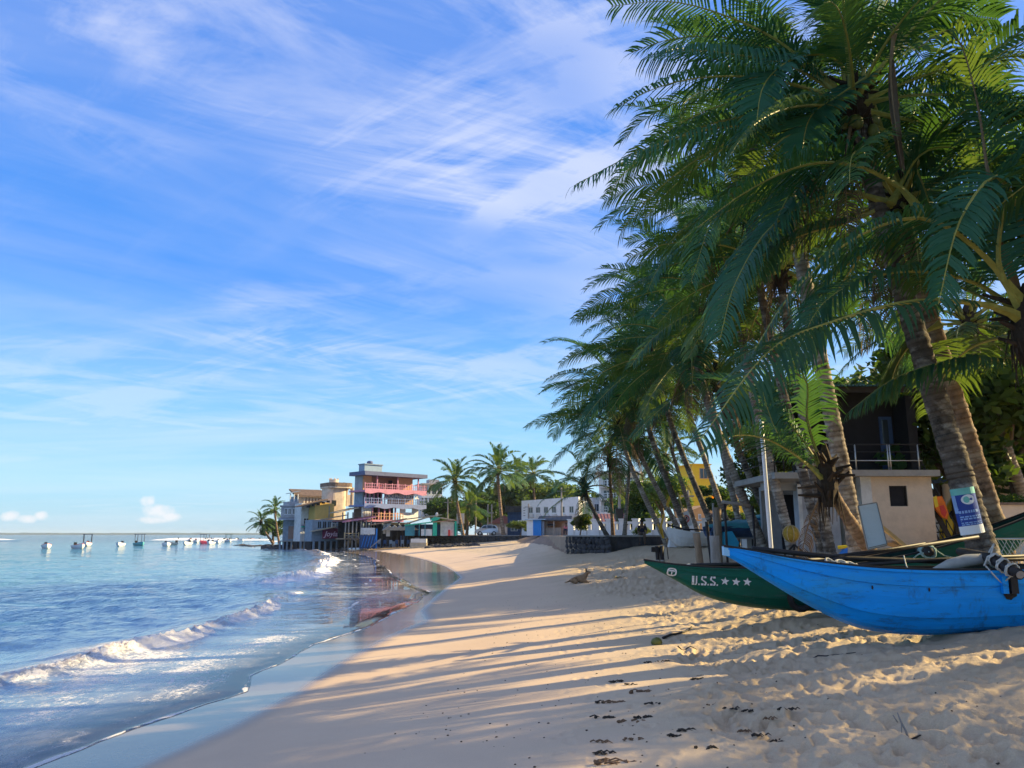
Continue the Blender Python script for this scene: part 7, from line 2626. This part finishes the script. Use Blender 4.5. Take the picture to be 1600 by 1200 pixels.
def build_dog():
    y = 27.5
    f = foot(905, y); f.z = gzf(f.x, f.y) - .03
    t = thing('dog', 'tan dog lying on the sand with raised head', 'dog', f, R(0))
    V = [(-.22, 0, .15), (-.05, 0, .17), (.12, -.01, .19), (.20, -.02, .28), (.24, -.03, .38), (.30, -.06, .40), (.37, -.10, .375),
         (.16, -.10, .10), (.30, -.14, .045), (.40, -.15, .04), (.14, .08, .10), (.28, .10, .045), (.38, .10, .04),
         (-.24, -.12, .12), (-.10, -.19, .07), (-.22, -.20, .045), (-.24, .1, .10), (-.34, 0, .10), (-.46, .06, .05), (-.52, .14, .04)]
    E = [(0, 1), (1, 2), (2, 3), (3, 4), (4, 5), (5, 6), (2, 7), (7, 8), (8, 9), (2, 10), (10, 11), (11, 12), (0, 13), (13, 14), (14, 15), (0, 16), (0, 17), (17, 18), (18, 19)]
    Rd = [.12, .12, .125, .085, .075, .06, .032, .055, .035, .032, .055, .035, .032, .10, .05, .035, .09, .035, .022, .015]
    skinned('body', V, E, Rd, MT['dogfur'], t)
    for s in (-1, 1):
        m = MB(); m.tube([(.225, -.03 + s * .05, .43), (.215, -.03 + s * .075, .50), (.225, -.03 + s * .08, .53)], [.035, .022, .004], 6); m.build('ear', MT['husk'], t, True)


build_dog()


# ------------------------------------------------------------------ boats moored off the reef
def build_moored():
    # label, px, waterline py, heading degrees, length, beam, canopy, hull material
    gray = MT['white_old']
    turq = mat('turquoise_boat_paint', (.10, .40, .42), .5, .1, 3)
    L = [
        ('small white boat alone at the left of the anchorage', 63, 857.5, 80, 5.5, 1.75, 0, 'white'),
        ('white boat beside the boat with a dark canopy', 114, 858, 95, 6, 1.9, 0, 'white'),
        ('white boat carrying a dark canopy frame', 129, 853.5, 70, 6.5, 2.1, 1, 'white'),
        ('small white boat with pointed bow between canopy boat and turquoise boat', 181, 854, 60, 5.5, 1.8, 0, 'white'),
        ('turquoise boat with a small awning', 212, 853, 100, 6, 1.9, 1, 'turq'),
        ('white boat touching a dark boat near mid anchorage', 254, 854, 80, 6, 2.0, 0, 'white'),
        ('dark low boat beside a white boat', 263, 852, 20, 4, 1.4, 0, 'navy'),
        ('white boat with outboard leading the cluster of boats', 287, 852, 55, 6, 1.9, 0, 'white'),
        ('white boat at the left of the crowded cluster', 303, 848, 80, 6, 2.0, 0, 'white'),
        ('red trimmed boat inside the crowded cluster', 315, 850, 40, 6.5, 2.0, 1, 'maroon'),
        ('white boat in front of the crowded cluster', 325, 851, 60, 6, 2.0, 0, 'white'),
        ('white boat at the right of the crowded cluster', 337, 849, 75, 6, 2.0, 0, 'white'),
        ('white boat with pale green awning near the headland', 354, 847, 90, 6.5, 2.2, 1, 'white'),
        ('far white boat moored off the headland palms', 380, 845.5, 30, 6, 2.0, 0, 'white'),
        ('farthest pale boat next to the headland rocks', 396, 845, 10, 6, 2.0, 0, 'white'),
        ('far white boat behind the crowded cluster', 311, 845.5, 15, 6, 2.0, 0, 'white'),
    ]
    for k, px in enumerate((272, 294, 300, 320, 330, 343, 349, 361, 367, 373, 386, 391)):
        L.append(('tiny white boat among the far boats near the headland', px, 844.2 + (k * 7 % 4) * .6, 40 + k * 37 % 90, 6, 2.0, 0, 'white'))
    for lb, px, py, hd, ln, bm, can, mt in L:
        p = at(px, py, 1.0)
        d = EYE / (EYE - p.z)
        q = at(px, py, d)
        m_ = turq if mt == 'turq' else MT[mt]
        ln, bm = ln * .8, bm * .78
        t = skiff('moored_boat', lb, q.x, q.y + 1.5, -.18, ln, bm, .72, m_, math.atan2(-q.y, -q.x) + R((hd - 75) * .55), group='boats moored off the beach' if not lb.startswith('tiny') else 'tiny boats near the headland')
        m = MB(); m.box(-ln / 2 - .35, -ln / 2 - .02, -.2, .2, .35, 1.15); m.build('outboard_motor', MT['blackmetal'], t)
        m = MB(); m.box(-ln * .3, -ln * .24, -bm * .4, bm * .4, .55, .62); m.box(0, ln * .06, -bm * .38, bm * .38, .58, .65); m.build('thwart', MT['wood'], t)
        m = MB(); m.bar((ln * .15, -bm * .45, .80), (ln * .47, 0, .99), .06); m.bar((ln * .15, bm * .45, .80), (ln * .47, 0, .99), .06); m.build('bow_trim', MT['red'] if px % 3 == 0 else MT['blue_band'], t)
        if can:
            for a in (-ln * .25, ln * .15):
                for b in (-bm * .4, bm * .4):
                    m = MB(); m.tube([(a, b, .9), (a, b, 2.3)], .05, 5); m.build('canopy_post', MT['blackmetal'], t)
            m = MB(); m.box(-ln * .3, ln * .2, -bm * .5, bm * .5, 2.3, 2.4); m.build('canopy', MT['green_sheet'] if px > 340 else MT['navy'], t)


build_moored()


# ------------------------------------------------------------------ rocks
def rock(label, x, y, z, r, seed, group):
    rnd = random.Random(seed)
    m = MB(); m.ball((0, 0, 0), r, 0, 9, 6, .2, rnd)
    return m.build('rock', MT['stone'], None, label=label, cat='rock', group=group, loc=(x, y, z), rot=(0, 0, rnd.uniform(0, 6)))


def build_rocks():
    rnd = random.Random(12)
    for i in range(16):
        px = 672 + i * 4.6; y = 104.5 - i * .25 + rnd.uniform(-1.5, .5) if i % 2 else 101 + rnd.uniform(-1, 1)
        x = at(px, 838, y).x
        rock('dark boulder lying on the sand below the stone wall', x, y, gz(x, y) + .05, (rnd.uniform(.4, .9), rnd.uniform(.3, .6), rnd.uniform(.2, .4)), i, 'dark boulders below the sea wall')
    for i in range(12):
        px = 415 + i * 5.5; y = 120 + (12 - i) * .35 + rnd.uniform(-.6, .6)
        x = at(px, 838, y).x
        rock('dark wave washed rock at the foot of the headland houses', x, y, .05, (rnd.uniform(.5, 1.2), rnd.uniform(.4, .8), rnd.uniform(.25, .55)), 60 + i, 'rocks at the tip of the headland')
    for i in range(9):
        px = 372 + i * 7; y = 150 + rnd.uniform(-8, 8)
        x = at(px, 838, y).x
        rock('low dark rock awash left of the headland', x, y, -.05, (rnd.uniform(.9, 1.9), .7, rnd.uniform(.15, .35)), 90 + i, 'rocks awash off the headland')


build_rocks()


# ------------------------------------------------------------------ things lying on the sand
def build_beach_litter():
    rnd = random.Random(77)

    def gp(px, py):
        z = .5
        for _ in range(25):
            t = (600 - py) / FPX
            sl = (_s + t * _c) / (_c - t * _s)
            y = (z - EYE) / sl
            p = at(px, py, y)
            z = gzf(p.x, p.y)
        return Vector((p.x, p.y, z))
    # forked dry twig standing in the sand
    p = gp(1422, 1152)
    t = thing('twig', 'forked dry twig standing upright in the trodden sand', 'twig', p)
    k = p.y / FPX
    m = MB(); m.tube([(0, 0, -.03), (-.03, .0, .07), (-.055, .01, .13), (-.07, .02, .19)], [.010, .009, .007, .004], 6); m.build('stem', MT['wood_grey'], t, True)
    m = MB(); m.tube([(-.05, .01, .12), (-.055, .01, .08), (-.06, 0, .05)], [.006, .005, .003], 5); m.tube([(-.10, .03, .17), (-.075, .02, .12)], [.005, .006], 5); m.build('side_branch', MT['wood_grey'], t, True)
    m = MB(); m.tube([(0, 0, .0), (.10, .05, .02), (.17, .06, .012)], [.008, .007, .003], 5); m.build('shoot', MT['wood_dark'], t, True)
    for lb, a, b, r, mt in (('long thin stick lying on the sand below the blue canoe', (1256, 1028), (1338, 1018), .010, 'wood_dark'),
                            ('crooked dark branch on smooth sand left of the green canoe keel', (1036, 998), (1082, 986), .022, 'wood_dark'),
                            ('short dark twig below the crooked branch', (1058, 1016), (1088, 1013), .012, 'wood_dark'),
                            ('bleached palm stalk lying beyond the dog', (960, 905), (975, 899), .03, 'wood_pale'),
                            ('pale stick beside the green canoe keel', (1196, 957), (1206, 956), .02, 'wood_pale')):
        p, q = gp(*a), gp(*b)
        m = MB(); n = 7; pts = []
        for i in range(n + 1):
            c = p.lerp(q, i / n); pts.append((c.x - p.x + rnd.uniform(-.012, .012), c.y - p.y, gzf(c.x, c.y) + r * .7 - p.z + rnd.uniform(0, .008)))
        m.tube(pts, [r * (1 - .5 * i / n) for i in range(n + 1)], 6)
        m.build('stick', MT[mt], None, True, label=lb, cat='stick', loc=p)
    # coconut husks
    for lb, px, py, r, mt in (('yellowish coconut husk on the sand below the green bow', 1026, 1007, .075, 'nut'), ('small dark coconut on the lit sand by the green bow', 1001, 873, .14, 'husk'), ('smaller dark coconut left of the other one', 989, 874, .09, 'husk')):
        p = gp(px, py)
        m = MB(); m.ball((0, 0, r * .55), (r * 1.2, r, r * .85), 0, 10, 7, .06, rnd); m.build('coconut_husk', MT[mt], None, True, label=lb, cat='coconut', loc=p)
    # heaps of weed and husk fibre along the last tide line
    spots = [(1098, 905 + 153), (985, 1070), (965, 1066), (1004, 1081), (1088, 1062), (945, 1098), (958, 1098), (1020, 1100), (940, 1122), (985, 1128), (1004, 1122), (1062, 1142), (990, 1156), (1055, 1150), (945, 1178), (955, 1192), (1140, 1108), (1170, 1112),
             (1206, 1145), (1215, 1160), (1228, 1108), (1160, 1145), (1185, 1150), (1095, 1170), (1112, 1100), (1006, 1036), (1035, 1034), (935, 1160)]
    for i, (px, py) in enumerate(spots):
        p = gp(px, py)
        m = MB(); s = rnd.uniform(.5, 1.1) * (.13 if i < 16 else .08)
        for k in range(rnd.randint(7, 13)):
            a = rnd.uniform(-.6, .6); u = rnd.uniform(-1, 1) * s; v = rnd.uniform(-.35, .35) * s
            if rnd.random() < .55:
                m.ball((u, v, .008), (rnd.uniform(.10, .30) * s, rnd.uniform(.08, .2) * s, rnd.uniform(.05, .14) * s), 0, 6, 4, .3, rnd)
            else:
                m.tube([(u, v, .004), (u + math.cos(a) * s * .4, v + math.sin(a) * s * .25, .02), (u + math.cos(a) * s * .8, v + math.sin(a) * s * .5, .003)], [.006, .006, .002], 4)
        m.build('weed_clump', MT['weed'] if i % 3 else MT['husk'], None, label='small dark clump of weed and husk scraps on the smooth sand', cat='seaweed', group='weed clumps along the tide line', loc=p)
    # crumbs and shells, uncountable
    m = MB()
    for k in range(900):
        y = 3.6 + 20 * rnd.random() ** 2; x = float(shore_x(y)) + 2 + rnd.expovariate(.28)
        z = gzf(x, y) if k % 1 == 0 else 0
        s = rnd.uniform(.004, .014)
        m.ball((x, y, z + s * .2), (s, s * rnd.uniform(.5, 1), s * .5), 0, 5, 3, .3, rnd)
    m.build('sand_debris', MT['weed'], kind='stuff')
    p = gp(1462, 998)
    m = MB(); m.ball((0, -.02, .02), (.12, .05, .025), 0, 12, 6); m.build('plastic_lid', MT['bowcap'], None, True, label='flat pale plastic lid under the blue hull', cat='litter', loc=p)


build_beach_litter()


# ------------------------------------------------------------------ the sea air
def build_haze():
    m = bpy.data.materials.new('sea_haze')
    m.use_nodes = True
    nd, lk = m.node_tree.nodes, m.node_tree.links
    nd.remove(nd['Principled BSDF'])
    v = N(nd, 'ShaderNodeVolumePrincipled')
    v.inputs['Color'].default_value = (.72, .86, 1.0, 1)
    v.inputs['Density'].default_value = HAZE
    lk.new(v.outputs[0], nd['Material Output'].inputs['Volume'])
    b = MB()
    b.box(-6400, 900, -60, 6300, -4.2, 24)
    b.build('haze', m, kind='stuff')


HAZE = .00014
build_haze()
